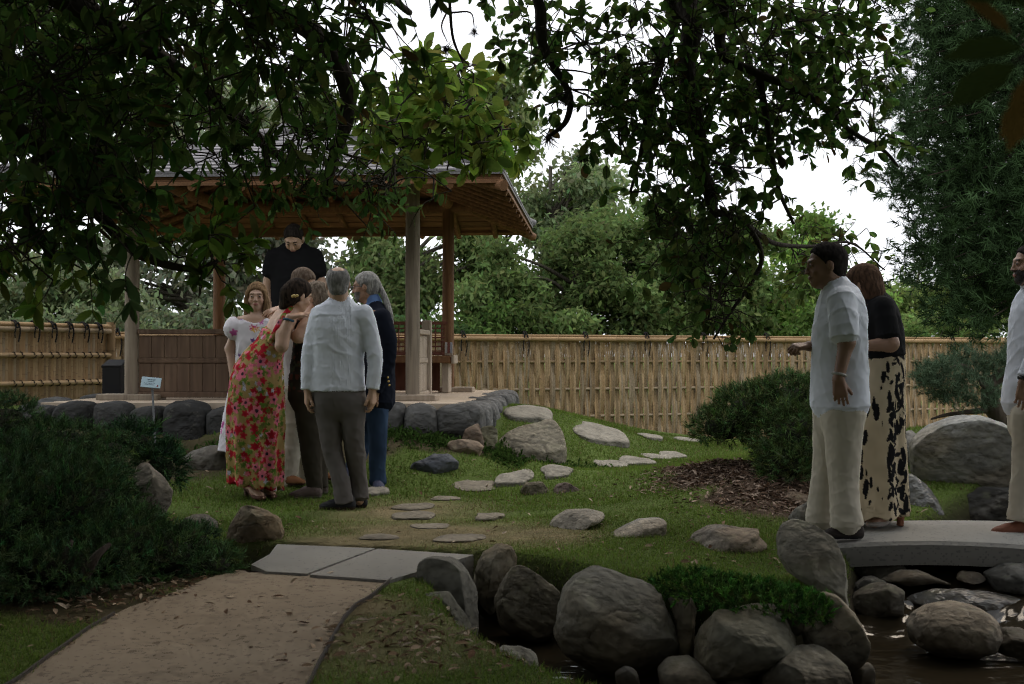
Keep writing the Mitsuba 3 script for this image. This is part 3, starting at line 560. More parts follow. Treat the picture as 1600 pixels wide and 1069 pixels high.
# ---------------------------------------------------------------- boulders of the stream bank
BR, GR, WARM, BLUE = (.135, .118, .082), (.155, .145, .115), (.15, .12, .08), (.07, .076, .088)
WETF = (-.30, 1)
B5, B4, B6 = (700, 700, 2.896), (380, 700, 2.896), (1100, 780, 3.2)
BOULDERS = [
 ('rounded brown boulder at the corner of the slab bridge', cr([(125, 540), (160, 470), (225, 432), (290, 440), (318, 485), (310, 560), (270, 640), (200, 720), (135, 670)], *B5), 6.95, .5, BR, 1, 4),
 ('grey brown boulder beside the largest one on the stream bank', cr([(212, 700), (235, 640), (280, 560), (330, 525), (370, 520), (430, 545), (490, 590), (512, 640), (495, 740), (470, 815), (400, 835), (280, 815), (225, 775)], *B5), 6.65, .5, BR, 2, 5),
 ('largest squarish boulder of the stream bank with a dark stain near its top', cr([(472, 830), (500, 720), (515, 650), (560, 605), (640, 580), (720, 560), (790, 575), (880, 552), (950, 575), (978, 640), (980, 720), (1030, 820), (1037, 930), (960, 980), (880, 1005), (780, 980), (620, 940), (515, 890)], *B5), 6.02, .62, GR, 3, 5),
 ('slim upright stone wedged between two big boulders', cr([(1000, 700), (1040, 660), (1080, 653), (1120, 690), (1128, 740), (1105, 830), (1100, 920), (1060, 945), (1030, 930), (1025, 820), (1005, 760)], *B5), 5.95, .25, BR, 4, 4),
 ('broad greenish boulder under the bright ground cover', cr([(1112, 850), (1130, 770), (1190, 730), (1300, 730), (1400, 708), (1490, 720), (1550, 780), (1595, 860), (1560, 920), (1480, 960), (1390, 1000), (1300, 1010), (1190, 980), (1120, 925)], *B5), 5.75, .55, (.14, .134, .10), 5, 5),
 ('pale low boulder at the water, cut by the lower edge', cr([(945, 1005), (1010, 958), (1100, 948), (1180, 975), (1228, 1030), (1245, 1110), (1100, 1150), (975, 1120)], *B5), 5.65, .42, GR, 6, 4),
 ('small egg shaped stone between two lower boulders', cr([(1250, 1040), (1280, 1003), (1320, 1000), (1365, 1030), (1380, 1080), (1320, 1110), (1260, 1100)], *B5), 5.6, .16, GR, 7, 3),
 ('large rounded boulder at the lower edge below the broad greenish one', cr([(275, 890), (350, 800), (440, 755), (560, 743), (640, 770), (710, 830), (737, 920), (700, 1010), (480, 1040), (290, 1000)], *B6), 5.55, .5, GR, 8, 5),
 ('small stone beside the large rounded boulder in the water', cr([(722, 850), (760, 810), (812, 815), (852, 870), (855, 930), (780, 950), (730, 930)], *B6), 5.75, .15, (.2, .2, .18), 9, 3),
 ('sloping boulder below the tall stone, reaching down to the pool', cr([(492, 640), (555, 585), (550, 500), (590, 472), (640, 488), (700, 540), (755, 640), (795, 720), (795, 780), (730, 808), (640, 800), (515, 725)], *B6), 5.8, .48, GR, 10, 5),
 ('tall leaning boulder with a square cap at the bridge end', cr([(386, 180), (400, 140), (460, 116), (530, 125), (580, 170), (640, 240), (682, 330), (700, 450), (716, 575), (660, 600), (600, 500), (520, 450), (430, 410), (380, 335), (376, 260)], *B6), 6.2, .5, GR, 11, 5),
 ('small brown stone half hidden by the ground cover', cr([(380, 530), (430, 513), (490, 535), (497, 620), (470, 665), (400, 640)], *B6), 5.85, .2, BR, 12, 3),
 ('flat topped cracked boulder standing in the pool', cr([(1033, 640), (1070, 580), (1140, 540), (1250, 520), (1350, 535), (1422, 590), (1448, 670), (1420, 725), (1300, 755), (1150, 745), (1055, 712)], *B6), 6.3, .5, (.17, .155, .13), 13, 5),
 ('grey boulder on the far water edge under the bridge', cr([(1408, 370), (1490, 325), (1600, 325), (1660, 400), (1580, 450), (1440, 430)], *B6), 7.15, .35, (.10, .098, .088), 14, 4),
 ('dark angular boulder with a moss cap on the near stream bank', cr([(770, 570), (800, 530), (840, 493), (900, 492), (950, 500), (1000, 550), (1032, 620), (1048, 700), (1062, 800), (1082, 870), (1040, 850), (960, 720), (860, 640)], *B4), 6.35, .45, (.10, .096, .08), 15, 5),
 ('low mossy rock on the near bank below the dark angular boulder', cr([(742, 665), (800, 648), (900, 652), (960, 690), (1012, 760), (1040, 850), (920, 830), (850, 770), (760, 710)], *B4), 5.95, .35, (.11, .106, .08), 16, 4),
 ('pale blocky rock at the pool edge near the lower edge', cr([(1108, 930), (1180, 893), (1260, 912), (1332, 980), (1348, 1090), (1150, 1110)], *B4), 5.45, .3, GR, 17, 4),
 ('brown rounded boulder at the left end of the slab bridge', cr([(-82, 350), (-50, 300), (0, 270), (60, 260), (120, 288), (162, 340), (184, 395), (150, 440), (0, 455), (-75, 425)], *B4), 7.75, .4, WARM, 18, 5),
]
for lab, poly, D, dep, colr, sd_, sub in BOULDERS:
    rock('boulder', lab, poly, D, depth=dep, col=colr, seed=sd_, sub=sub, group='boulders along the stream', dark=WETF, sink=.0, facet=.12 if sd_ == 13 else .5)
rng = np.random.default_rng(77)
EXTRA = [   # label, pixel box, D, depth, colour
 ('pale boulder with twin humps on the grass slope', [(774, 712), (776, 690), (788, 668), (806, 657), (828, 655), (838, 659), (852, 654), (868, 663), (880, 680), (887, 700), (884, 712), (850, 722), (810, 722)], 10.7, .55, (.20, .175, .13), 31, 5),
 ('dark blue angular rock lying on the lawn', [(640, 731), (655, 722), (672, 718), (686, 708), (705, 709), (718, 722), (717, 733), (695, 737), (672, 743), (645, 738)], 10.4, .35, BLUE, 32, 4),
 ('brown standing stone with a sloping side below the platform', [(722, 695), (721, 668), (730, 662), (743, 663), (752, 680), (759, 705), (748, 714), (725, 712)], 11.0, .25, (.14, .10, .07), 33, 4),
 ('reddish flat topped stone in front of the brown standing stone', [(699, 688), (720, 685), (745, 690), (757, 700), (757, 712), (735, 713), (712, 709), (700, 700)], 10.85, .28, (.16, .12, .085), 34, 4),
 ('greenish round stone between the twin humped boulder and the brown stone', [(747, 676), (752, 666), (770, 665), (777, 672), (777, 698), (762, 712), (750, 700)], 11.0, .25, (.12, .11, .07), 35, 4),
 ('small olive stone lying in the lawn beside the stepping stones', [(812, 766), (820, 754), (840, 751), (858, 756), (862, 768), (845, 777), (820, 778)], 9.9, .3, (.11, .095, .062), 36, 4),
 ('small reddish stone touching the olive one', [(864, 765), (872, 754), (890, 753), (906, 764), (910, 771), (890, 775), (868, 773)], 9.95, .25, (.12, .09, .075), 37, 4),
 ('huge weathered grey boulder behind the arched bridge', [(1427, 720), (1428, 695), (1440, 675), (1462, 660), (1490, 648), (1510, 646), (1535, 656), (1560, 668), (1580, 685), (1600, 705), (1620, 740), (1610, 770), (1560, 772), (1500, 768), (1450, 762), (1432, 745)], 9.3, 1.0, (.21, .21, .195), 38, 5),
 ('wet dark boulder with a trickle beside the bridge', [(1385, 812), (1392, 770), (1405, 742), (1425, 740), (1455, 760), (1476, 785), (1478, 830), (1400, 835)], 8.9, .5, (.08, .08, .073), 39, 4),
 ('near black boulder coloured as the shade in the hollow under the huge grey one', [(1478, 835), (1482, 770), (1530, 758), (1600, 760), (1620, 840), (1540, 850)], 8.95, .5, (.03, .029, .026), 40, 4),  # its colour carries the shade of the hollow
 ('brown stone at the foot of the mulched mound', [(1210, 785), (1222, 772), (1250, 768), (1275, 775), (1278, 790), (1240, 796)], 8.5, .3, (.12, .095, .07), 41, 4),
 ('grey stone behind the legs at the bridge end', [(1232, 812), (1240, 790), (1262, 782), (1285, 795), (1288, 830), (1245, 832)], 8.35, .35, (.10, .095, .08), 42, 4),
 ('round grey rock at the hillside behind the patterned skirt', [(1405, 710), (1410, 682), (1425, 672), (1440, 690), (1440, 730), (1415, 735)], 9.9, .4, (.17, .16, .14), 43, 4),
 ('pale furrowed rock showing through the evergreen hedge', [(200, 735), (207, 722), (225, 728), (245, 748), (258, 768), (264, 790), (258, 810), (235, 800), (215, 770)], 7.3, .35, (.16, .14, .11), 44, 4),
 ('flat grey stone between the hedge and the brown boulder', [(282, 812), (295, 805), (325, 804), (344, 812), (342, 830), (300, 832), (284, 825)], 7.6, .35, (.13, .12, .10), 45, 4),
 ('low dark flat rock on the lawn behind the floral dress', [(284, 720), (300, 708), (330, 698), (362, 694), (380, 710), (378, 735), (320, 736), (290, 732)], 9.9, .5, (.09, .083, .07), 46, 4),
 ('dark stone sunk in the bank left of the arched bridge water', [(1328, 935), (1345, 915), (1385, 910), (1412, 925), (1410, 955), (1350, 958)], 6.95, .3, (.065, .062, .053), 47, 4),
 ('long flat wet stone under the bridge', [(1330, 892), (1345, 878), (1380, 876), (1402, 886), (1420, 893), (1390, 903), (1345, 902)], 7.4, .3, (.07, .063, .048), 48, 4),
 ('wide pale ledge stone of the cascade', [(1365, 900), (1385, 890), (1440, 888), (1485, 896), (1480, 906), (1410, 912)], 7.25, .3, (.08, .07, .054), 49, 4),
 ('small brown ledge stone of the cascade', [(1488, 903), (1500, 893), (1530, 894), (1540, 904), (1515, 910)], 7.2, .22, (.07, .06, .046), 50, 3),
 ('dark wet stone on the right side of the pool', [(1555, 1000), (1575, 985), (1610, 985), (1630, 1010), (1600, 1025), (1560, 1018)], 6.2, .3, (.07, .067, .058), 51, 4),
 ('small rounded stone in the pool below the largest boulder', [(960, 1052), (975, 1040), (995, 1045), (1000, 1065), (980, 1075), (962, 1068)], 5.65, .14, (.22, .215, .2), 52, 3),
 ('dark stepped stone of the low cascade', [(1410, 935), (1440, 922), (1500, 925), (1560, 930), (1600, 940), (1590, 965), (1500, 960), (1430, 955)], 7.0, .3, (.07, .065, .055), 53, 4),
 ('dark stone at the left of the low cascade', [(1320, 925), (1335, 905), (1370, 902), (1400, 915), (1395, 940), (1340, 945)], 7.15, .35, (.08, .075, .065), 54, 4),
 ('brown mossy boulder half sunk at the stream bend beneath the slab', [(735, 930), (742, 885), (760, 872), (778, 890), (775, 940), (750, 955)], 7.15, .35, (.10, .085, .06), 55, 4),
]
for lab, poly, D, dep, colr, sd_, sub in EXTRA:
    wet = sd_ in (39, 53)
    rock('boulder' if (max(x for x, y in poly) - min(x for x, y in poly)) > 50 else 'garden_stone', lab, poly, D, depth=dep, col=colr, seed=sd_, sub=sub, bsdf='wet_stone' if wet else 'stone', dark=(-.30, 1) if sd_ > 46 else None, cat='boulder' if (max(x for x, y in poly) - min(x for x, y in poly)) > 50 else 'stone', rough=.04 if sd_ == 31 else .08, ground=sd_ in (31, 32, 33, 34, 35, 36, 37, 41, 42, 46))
# stepping stones: thin worn slabs sunk in the turf (label, pixel box, height above turf)
STEPS = [((617, 678, 787, 799), .02), ((616, 678, 801, 813), .02), ((645, 702, 818, 828), .012), ((562, 622, 836, 846), .012), ((680, 759, 835, 849), .018), ((741, 788, 801, 816), .03), ((675, 716, 777, 785), .012),
         ((709, 779, 759, 771), .025), ((775, 834, 742, 756), .035), ((844, 897, 731, 744), .03), ((930, 982, 725, 736), .03), ((968, 1020, 717, 727), .03), ((1005, 1048, 713, 721), .03), ((1030, 1068, 711, 718), .03),
         ((895, 982, 666, 687), .05), ((997, 1038, 680, 689), .04), ((1056, 1092, 687, 695), .04), ((789, 862, 638, 657), .07), ((568, 606, 762, 778), .04)]
SHOT = ['wide flat', 'long narrow', 'small worn', 'thin leaf shaped', 'broad oval', 'small angular', 'tiny pale']
WHERE = ['in the worn earth, farther of the two right of the black boots', 'in the worn earth, nearer of the two right of the black boots', 'half buried in the middle of the bare earth patch', 'in the bare earth just above the slab bridge', 'in the bare earth above the right end of the slab bridge',
         'alone in the grass between the bare earth and the largest flat stone', 'small and flush with the turf below the long tan one', 'long and tan, level with the olive stone', 'rounded and pale, directly left of the olive stone', 'pale and rounded, just above the olive stone',
         'fourth from the far end of the pale row climbing the lawn', 'third from the far end of the pale row climbing the lawn', 'second from the far end of the pale row climbing the lawn', 'farthest of the pale row climbing the lawn',
         'large slanting slab on the grass crest before the fence', 'small pale slab on the crest beside the large slanting one', 'last small slab on the crest before the dark juniper', 'broad step against the corner of the stone platform', 'under the blue sneaker of the man in jeans']
def step_stone(box, h, seed, colr, holderlabel, pts=None, D=None):
    x0, x1, y0, y1 = box; yc = (y0 + y1) / 2; c = on_ground((x0 + x1) / 2, y1 - 2 - .3 * (y1 - y0)); D = c[1]
    w = (x1 - x0) / FPX * D; dep = max(.22, (y1 - y0) / FPX * D * D / CAM_H * .8); dep = min(dep, w * 1.5)
    s = trimesh.creation.icosphere(4); v = np.array(s.vertices); a = np.arctan2(v[:, 1], v[:, 0]); r = np.random.default_rng(seed)
    k = 1 + .10 * np.cos(2 * a + r.uniform(0, 6)) + .08 * np.cos(3 * a + r.uniform(0, 6)) + .06 * np.cos(5 * a + r.uniform(0, 6))
    q = np.sign(v) * np.abs(v) ** np.array([.8, .8, .5]) * np.array([w / 2, dep / 2, 1]); q[:, :2] *= k[:, None]
    ztop = h; q[:, 2] = np.where(v[:, 2] > 0, np.abs(v[:, 2]) ** .5 * ztop, -.06)
    q[:, 2] += (meshkit.fbm(np.c_[q[:, :2] * 5, v[:, 2]] + seed, 4, seed) - .5) * .03 * np.clip(v[:, 2] + .5, 0, 1)
    q[:, :2] += c[:2]; q[:, 2] += terrain(q[:, :2]) * .7 + c[2] * .3
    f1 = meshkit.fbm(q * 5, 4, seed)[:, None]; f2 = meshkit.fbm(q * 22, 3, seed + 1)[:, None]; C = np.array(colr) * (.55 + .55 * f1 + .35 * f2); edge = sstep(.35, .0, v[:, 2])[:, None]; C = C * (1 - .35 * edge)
    return trimesh.Trimesh(q, s.faces, process=False), C
FOOT = []
for i, (box, h) in enumerate(STEPS):
    m, C = step_stone(box, h, 100 + i, (.23, .21, .17) if i > 7 else (.19, .165, .125), None); FOOT.append((m.vertices[:, 0].min(), m.vertices[:, 0].max(), m.vertices[:, 1].min(), m.vertices[:, 1].max()))
    single('stepping_stone', 'stepping stone ' + WHERE[i], 'stepping stone', m, 'stone', True, 'stepping stones across the lawn', color=C)
BIGFLAT = [('thick flat stone with a level top in the grass behind the largest boulder', [(848, 823), (862, 806), (885, 798), (925, 797), (945, 802), (944, 811), (915, 818), (895, 828), (860, 828)], 8.2, .55, (.20, .18, .145), 61),
           ('wedge shaped pale stone with a split tip beside the thick flat one', [(952, 833), (975, 823), (1000, 812), (1030, 809), (1041, 814), (1040, 834), (1025, 843), (985, 838)], 7.9, .4, (.22, .21, .185), 62),
           ('wide flat stone with a shallow hollow nearest the tall leaning boulder', [(1069, 852), (1085, 838), (1110, 824), (1135, 821), (1160, 825), (1183, 821), (1182, 835), (1197, 846), (1180, 854), (1130, 857), (1085, 858)], 7.55, .6, (.18, .155, .125), 63)]
for lab, poly, D, dep, colr, sd_ in BIGFLAT: rock('stepping_stone', lab, poly, D, depth=dep, col=colr, seed=sd_, sub=5, cat='stepping stone', rough=.035, group='stepping stones across the lawn', facet=.2, ground=True)
# foam-white trickle beside the bridge is left to the wet rock; pebbles and leaf litter come with the plants
# ---------------------------------------------------------------- leaves and plants
LEAF8 = (np.array([[0, 0, 0], [-.30, .30, .06], [0, .33, -.03], [.30, .30, .06], [-.33, .66, .04], [0, .68, -.05], [.33, .66, .04], [0, 1.0, -.10]]),
         np.array([[0, 1, 2], [0, 2, 3], [1, 4, 5], [1, 5, 2], [2, 5, 6], [2, 6, 3], [4, 7, 5], [5, 7, 6]]))
LEAF12 = (np.array([[0, 0, 0], [-.17, .12, .02], [0, .13, -.01], [.17, .12, .02], [-.31, .36, .035], [0, .37, -.015], [.31, .36, .035], [-.32, .64, .02], [0, .66, -.03], [.32, .64, .02], [-.19, .88, -.02], [0, .89, -.06], [.19, .88, -.02], [0, 1.0, -.09]]),
          np.array([[0, 2, 1], [0, 3, 2], [1, 2, 5], [1, 5, 4], [2, 3, 6], [2, 6, 5], [4, 5, 8], [4, 8, 7], [5, 6, 9], [5, 9, 8], [7, 8, 11], [7, 11, 10], [8, 9, 12], [8, 12, 11], [10, 11, 13], [11, 12, 13]]))
LEAF2 = (np.array([[0, 0, 0], [-.3, .5, .05], [.3, .5, .05], [0, 1, -.05]]), np.array([[0, 1, 3], [0, 3, 2]]))
BLADE1 = (np.array([[-.5, 0, 0], [.5, 0, 0], [0, 1, .12]]), np.array([[0, 1, 2]]))
def place(template, P, D, N, S, Wd):
    """Copies of a template at P (n, 3), its y axis along D, z near N, length S, width S*Wd -> (n, k, 3) vertices."""
    D = D / (np.linalg.norm(D, axis=1)[:, None] + 1e-9); X = np.cross(D, N); X /= np.linalg.norm(X, axis=1)[:, None] + 1e-9; Z = np.cross(X, D)
    t = template[0]; return P[:, None] + S[:, None, None] * (t[None, :, 0, None] * (X * Wd[:, None])[:, None] + t[None, :, 1, None] * D[:, None] + t[None, :, 2, None] * Z[:, None])
def fuse(V, F):
    n, k, _ = V.shape; return V.reshape(-1, 3), (F[None] + (np.arange(n) * k)[:, None, None]).reshape(-1, 3)
def rdir(rng, n): v = rng.normal(size=(n, 3)); return v / np.linalg.norm(v, axis=1)[:, None]
def px_of(P):
    c, s = math.cos(PITCH), math.sin(PITCH); z = P[:, 2] - CAM_H; fy = P[:, 1] * c + z * s; return 800 + P[:, 0] / fy * FPX, 534.5 - (-P[:, 1] * s + z * c) / fy * FPX

class Foliage:
    """Collects leaves of one tree and the twigs they grow on."""
    def __init__(s, seed): s.rng = np.random.default_rng(seed); s.P, s.D, s.N, s.S, s.Wd, s.C, s.twigs = [], [], [], [], [], [], []
    def leaf(s, P, D, N, S, Wd, C): s.P.append(P); s.D.append(D); s.N.append(N); s.S.append(S); s.Wd.append(Wd); s.C.append(C)
    def twig(s, p0, d, length, leaf, n, col, droop=.4, wd=.75, r=.004, var=.25, tipped=.35, updir=(0, 0, 1)):
        """A curved twig from p0 towards d with n leaves, the last of them in a rosette at its tip."""
        rng = s.rng; d = nrm(d); t = np.linspace(0, 1, 6)[:, None]; side = nrm(rng.normal(size=3))
        path = p0 + d * length * t + np.array([0, 0, -1]) * droop * length * t ** 2 * .6 + side * length * .15 * np.sin(t * 3)
        s.twigs.append(tube(path, np.linspace(r, r * .45, 6), 4, cap=False))
        k = np.where(rng.random(n) < tipped, rng.uniform(.88, 1, n), rng.uniform(.25, 1, n)); i = np.clip(k * 5, 0, 4.999); a = i.astype(int); fr = (i - a)[:, None]
        P = path[a] * (1 - fr) + path[a + 1] * fr; td = path[a + 1] - path[a]; td /= np.linalg.norm(td, axis=1)[:, None]
        o = rdir(rng, n); o -= td * (o * td).sum(1)[:, None]; o /= np.linalg.norm(o, axis=1)[:, None] + 1e-9
        D = td * rng.uniform(.25, .9, (n, 1)) + o * rng.uniform(.5, 1.1, (n, 1)) + np.array([0, 0, -.25]); N = td * .4 + np.array(updir) + .45 * rng.normal(size=(n, 3))
        cc = np.array(col) * (1 + var * rng.normal(size=(n, 1)) * .7) * (1 + .12 * rng.normal(size=(n, 3))); old = rng.random(n) < .015; cc[old] = np.array([.10, .07, .025]) * rng.uniform(.5, 1.1)
        s.leaf(P, D, N, leaf * rng.uniform(.65, 1.2, n), np.full(n, wd) * rng.uniform(.8, 1.15, n), np.clip(cc, .004, .6))
    def arrays(s, tpl):
        P, D, N, S, Wd, C = (np.concatenate(x) for x in (s.P, s.D, s.N, s.S, s.Wd, s.C)); return place(tpl, P, D, N, S, Wd), C, P, S
    def emit(s, key, tpl, bsdf, n_parts=0, name='leaf', twig_col=(.05, .042, .034)):
        V, C, P, S = s.arrays(tpl); k = tpl[0].shape[0]; pick = np.zeros(len(V), bool)
        if n_parts:
            x, y = px_of(P); vis = (x > -5) & (x < 1605) & (y > -5) & (y < 1069) & (P[:, 1] > .5); sc = np.where(vis, S / np.maximum(P[:, 1], .3), 0); pick[np.argsort(-sc)[:min(n_parts, vis.sum())]] = True
            for i in np.nonzero(pick)[0]: part(key, name, (V[i], tpl[1]), bsdf, True, color=np.tile(C[i], (k, 1)))
        r = ~pick
        if r.any():
            v, f = fuse(V[r], tpl[1]); part(key, 'foliage', (v, f), bsdf, True, kind='stuff', color=np.repeat(C[r], k, 0))
        if s.twigs:
            m = cat_mesh(s.twigs); part(key, 'twigs', m, 'tinted_matte', True, kind='stuff', color=np.tile(twig_col, (len(m.vertices), 1)))
def limb(key, pts, r0, r1, col=(.042, .036, .03), name='limb', seed=0, n=8):
    p = spline(pts, 7); m = tube(p, np.linspace(r0, r1, len(p)), n, rough=.25, seed=seed)
    c = np.array(col) * (.5 + meshkit.fbm(m.vertices * 14, 3, seed))[:, None]; part(key, name, m, 'bark', True, color=c); return p
def hub_fill(F, key, poly, D0, D1, nhub, ntwig, tl, leaf, nleaf, col, limbs, droop=.5, wd=.75, r=.0045, seed=0, spread=.28, hub_r=.008, var=.25, updir=(0, 0, 1)):
    """Boughs: hub points inside the outline poly (photograph pixels) between distances D0 and D1, each joined to the nearest limb and carrying leafy twigs."""
    rng = np.random.default_rng(seed); pg = sg.Polygon(poly).buffer(0); x0, y0, x1, y1 = pg.bounds; hubs = []
    while len(hubs) < nhub:
        x, y = rng.uniform(x0, x1), rng.uniform(y0, y1)
        if pg.contains(sg.Point(x, y)): hubs.append(W(x, y, rng.uniform(D0, D1)))
    L_ = np.vstack(limbs); net = [L_]; d0 = cKDTree(L_).query(np.array(hubs))[0]; arms = []
    for h in (hubs[i] for i in np.argsort(d0)):                       # each bough grows from the nearest wood, limb or bough
        A_ = np.vstack(net); d, i = cKDTree(A_).query(h); q = A_[i]
        if .02 < d < 3.5:
            mid = (q + h) / 2 + rng.normal(size=3) * .14 * d + np.array([0, 0, .06 * d]); p = spline([q, mid, h], 5); arms.append(tube(p, np.linspace(hub_r * (.6 + .6 * d), hub_r * .45, len(p)), 5)); net.append(p[2:])
        for _ in range(ntwig):
            p0 = h + rng.normal(size=3) * spread * .35
            dd = nrm(rng.normal(size=3) + .5 * nrm(h - q) + np.array([0, 0, -.15])); F.twig(p0, dd, tl * rng.uniform(.6, 1.3), leaf, max(2, int(nleaf * rng.uniform(.7, 1.3))), np.array(col) * rng.uniform(.75, 1.25), droop, wd, r, var, updir=updir)
            if np.linalg.norm(p0 - h) > .02: F.twigs.append(tube([h, p0], [r * 1.2, r], 4, cap=False))
    if arms: m = cat_mesh(arms); part(key, 'branch', m, 'bark', True, kind='stuff', color=np.tile([.042, .036, .03], (len(m.vertices), 1)))

# ---- the broad-leaved evergreen on the left: heavy dark boughs over the pavilion and the path
MAG = thing('broadleaf_tree', 'dark broad leaved evergreen tree whose heavy boughs hang over the pavilion roof', 'tree')
trunk_m = tube(spline([(-5.6, 4.6, -.2), (-5.55, 4.7, 1.2), (-5.3, 5.0, 2.6), (-4.9, 5.4, 3.8), (-4.5, 5.6, 5.0)], 6), np.linspace(.26, .14, 25), 14, rough=.2, seed=3)
part(MAG, 'trunk', trunk_m, 'bark', True, color=np.tile([.07, .06, .05], (len(trunk_m.vertices), 1)))
ml = [limb(MAG, [(-4.9, 5.4, 3.8), W(-120, -60, 6.2), W(60, -20, 6.6), W(200, 60, 7.0), W(330, 150, 7.4), W(430, 240, 7.8)], .11, .03, seed=1),
      limb(MAG, [(-4.6, 5.6, 4.6), W(120, -120, 6.4), W(330, -30, 6.8), W(500, 60, 7.4), W(545, 160, 7.6), W(520, 250, 7.6), W(505, 320, 7.7)], .10, .02, seed=2),
      limb(MAG, [(-5.3, 5.0, 2.6), W(-200, 120, 6.0), W(-60, 150, 6.2), W(60, 230, 6.5), W(150, 330, 6.7), W(215, 395, 6.9), W(290, 420, 7.0), W(330, 412, 7.1)], .07, .012, seed=3),
      limb(MAG, [W(330, -30, 6.8), W(480, -20, 7.6), W(600, -5, 8.2), W(640, 20, 8.6)], .05, .02, seed=4),
      limb(MAG, [W(60, 230, 6.5), W(40, 320, 6.4), W(70, 390, 6.4), W(90, 410, 6.4)], .02, .008, seed=5)]
FM = Foliage(1); MC = (.062, .108, .028)
hub_fill(FM, MAG, [(-30, -60), (560, -60), (640, -20), (590, 40), (520, 110), (400, 130), (300, 160), (200, 210), (100, 270), (-30, 320)], 5.6, 8.2, 80, 6, .32, .105, 8, MC, ml, .45, .62, .004, 11)
hub_fill(FM, MAG, [(-30, -40), (420, -40), (330, 90), (180, 220), (-30, 260)], 7.2, 9.5, 46, 5, .38, .115, 8, MC, ml, .5, .62, .004, 12)
hub_fill(FM, MAG, [(490, 30), (545, 50), (535, 250), (500, 260)], 7.3, 7.9, 9, 5, .22, .085, 8, MC, ml, .6, .62, .004, 18)
hub_fill(FM, MAG, [(200, 170), (520, 150), (520, 270), (420, 280), (330, 270), (230, 300)], 7.0, 8.0, 25, 4, .24, .09, 7, MC, ml, .6, .62, .004, 17)
hub_fill(FM, MAG, [(-30, 300), (100, 330), (100, 395), (60, 410), (-30, 390)], 6.0, 6.8, 9, 4, .20, .115, 8, (.11, .16, .03), ml, .3, .6, .004, 13)
hub_fill(FM, MAG, [(60, 240), (200, 230), (170, 350), (80, 340)], 6.2, 7.0, 13, 4, .26, .13, 8, (.07, .12, .04), ml, .5, .6, .004, 14)
hub_fill(FM, MAG, [(265, 370), (340, 360), (360, 405), (320, 420), (275, 410)], 6.8, 7.3, 6, 4, .15, .125, 7, (.09, .145, .028), ml, .3, .6, .004, 15)
hub_fill(FM, MAG, [(420, 280), (690, 265), (670, 295), (560, 310), (440, 305)], 7.4, 8.4, 13, 4, .18, .075, 7, (.075, .125, .034), ml, .5, .7, .004, 16)
# out of view part of the crown, placed to darken the path and foreground
rng = np.random.default_rng(90)
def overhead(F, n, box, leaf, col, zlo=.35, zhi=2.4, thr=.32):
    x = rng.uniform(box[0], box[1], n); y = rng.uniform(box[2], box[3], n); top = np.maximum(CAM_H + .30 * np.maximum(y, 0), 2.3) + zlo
    drop = sstep(-1.5, -5, y) * 1.6 + sstep(5.5, 8.5, np.abs(x)) * 1.3 * sstep(5, 1, y)   # unseen droop behind and at the sides, shaped to keep light off
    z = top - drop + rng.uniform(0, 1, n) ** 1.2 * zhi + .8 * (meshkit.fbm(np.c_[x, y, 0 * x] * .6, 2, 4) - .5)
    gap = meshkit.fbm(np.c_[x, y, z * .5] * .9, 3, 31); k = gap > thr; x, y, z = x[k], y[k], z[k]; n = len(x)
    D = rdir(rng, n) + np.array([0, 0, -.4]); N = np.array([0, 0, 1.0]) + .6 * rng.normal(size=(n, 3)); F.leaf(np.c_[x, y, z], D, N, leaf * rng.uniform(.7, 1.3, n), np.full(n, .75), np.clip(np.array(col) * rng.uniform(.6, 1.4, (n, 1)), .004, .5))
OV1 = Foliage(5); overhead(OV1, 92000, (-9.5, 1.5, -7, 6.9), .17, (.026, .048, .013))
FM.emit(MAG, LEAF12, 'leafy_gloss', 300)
v, f = fuse(OV1.arrays(LEAF2)[0], LEAF2[1]); part(MAG, 'crown', (v, f), 'leafy', True, kind='stuff', color=np.repeat(OV1.arrays(LEAF2)[1], 4, 0))  # out of view crown, shaped for the shade it throws

# ---- the pale yellow-green bough in the middle
yl = [limb(MAG, [W(430, 240, 7.8), W(520, 285, 8.5), W(600, 280, 9.0), W(650, 220, 9.3), W(625, 150, 9.3), W(618, 115, 9.3)], .022, .007, name='bough', seed=7),
      limb(MAG, [W(648, 225, 9.3), W(700, 200, 9.3), W(735, 160, 9.3), W(740, 115, 9.2)], .014, .006, name='bough', seed=8), limb(MAG, [W(600, 280, 9.0), W(690, 245, 9.1), W(760, 215, 9.1), W(785, 190, 9.1)], .014, .006, name='bough', seed=9),
      limb(MAG, [W(640, 235, 9.3), W(600, 210, 9.4), W(580, 170, 9.4)], .012, .006, name='bough', seed=10)]
FY = Foliage(2); YC = (.16, .235, .045)
hub_fill(FY, MAG, [(565, 180), (600, 115), (640, 100), (735, 100), (785, 135), (795, 195), (770, 225), (700, 250), (620, 245), (565, 235)], 8.9, 9.9, 44, 3, .17, .145, 8, YC, yl, .0, .74, .005, 21, updir=(0, 0, .7))
FY.emit(MAG, LEAF12, 'leafy_gloss', 260, name='pale_leaf')

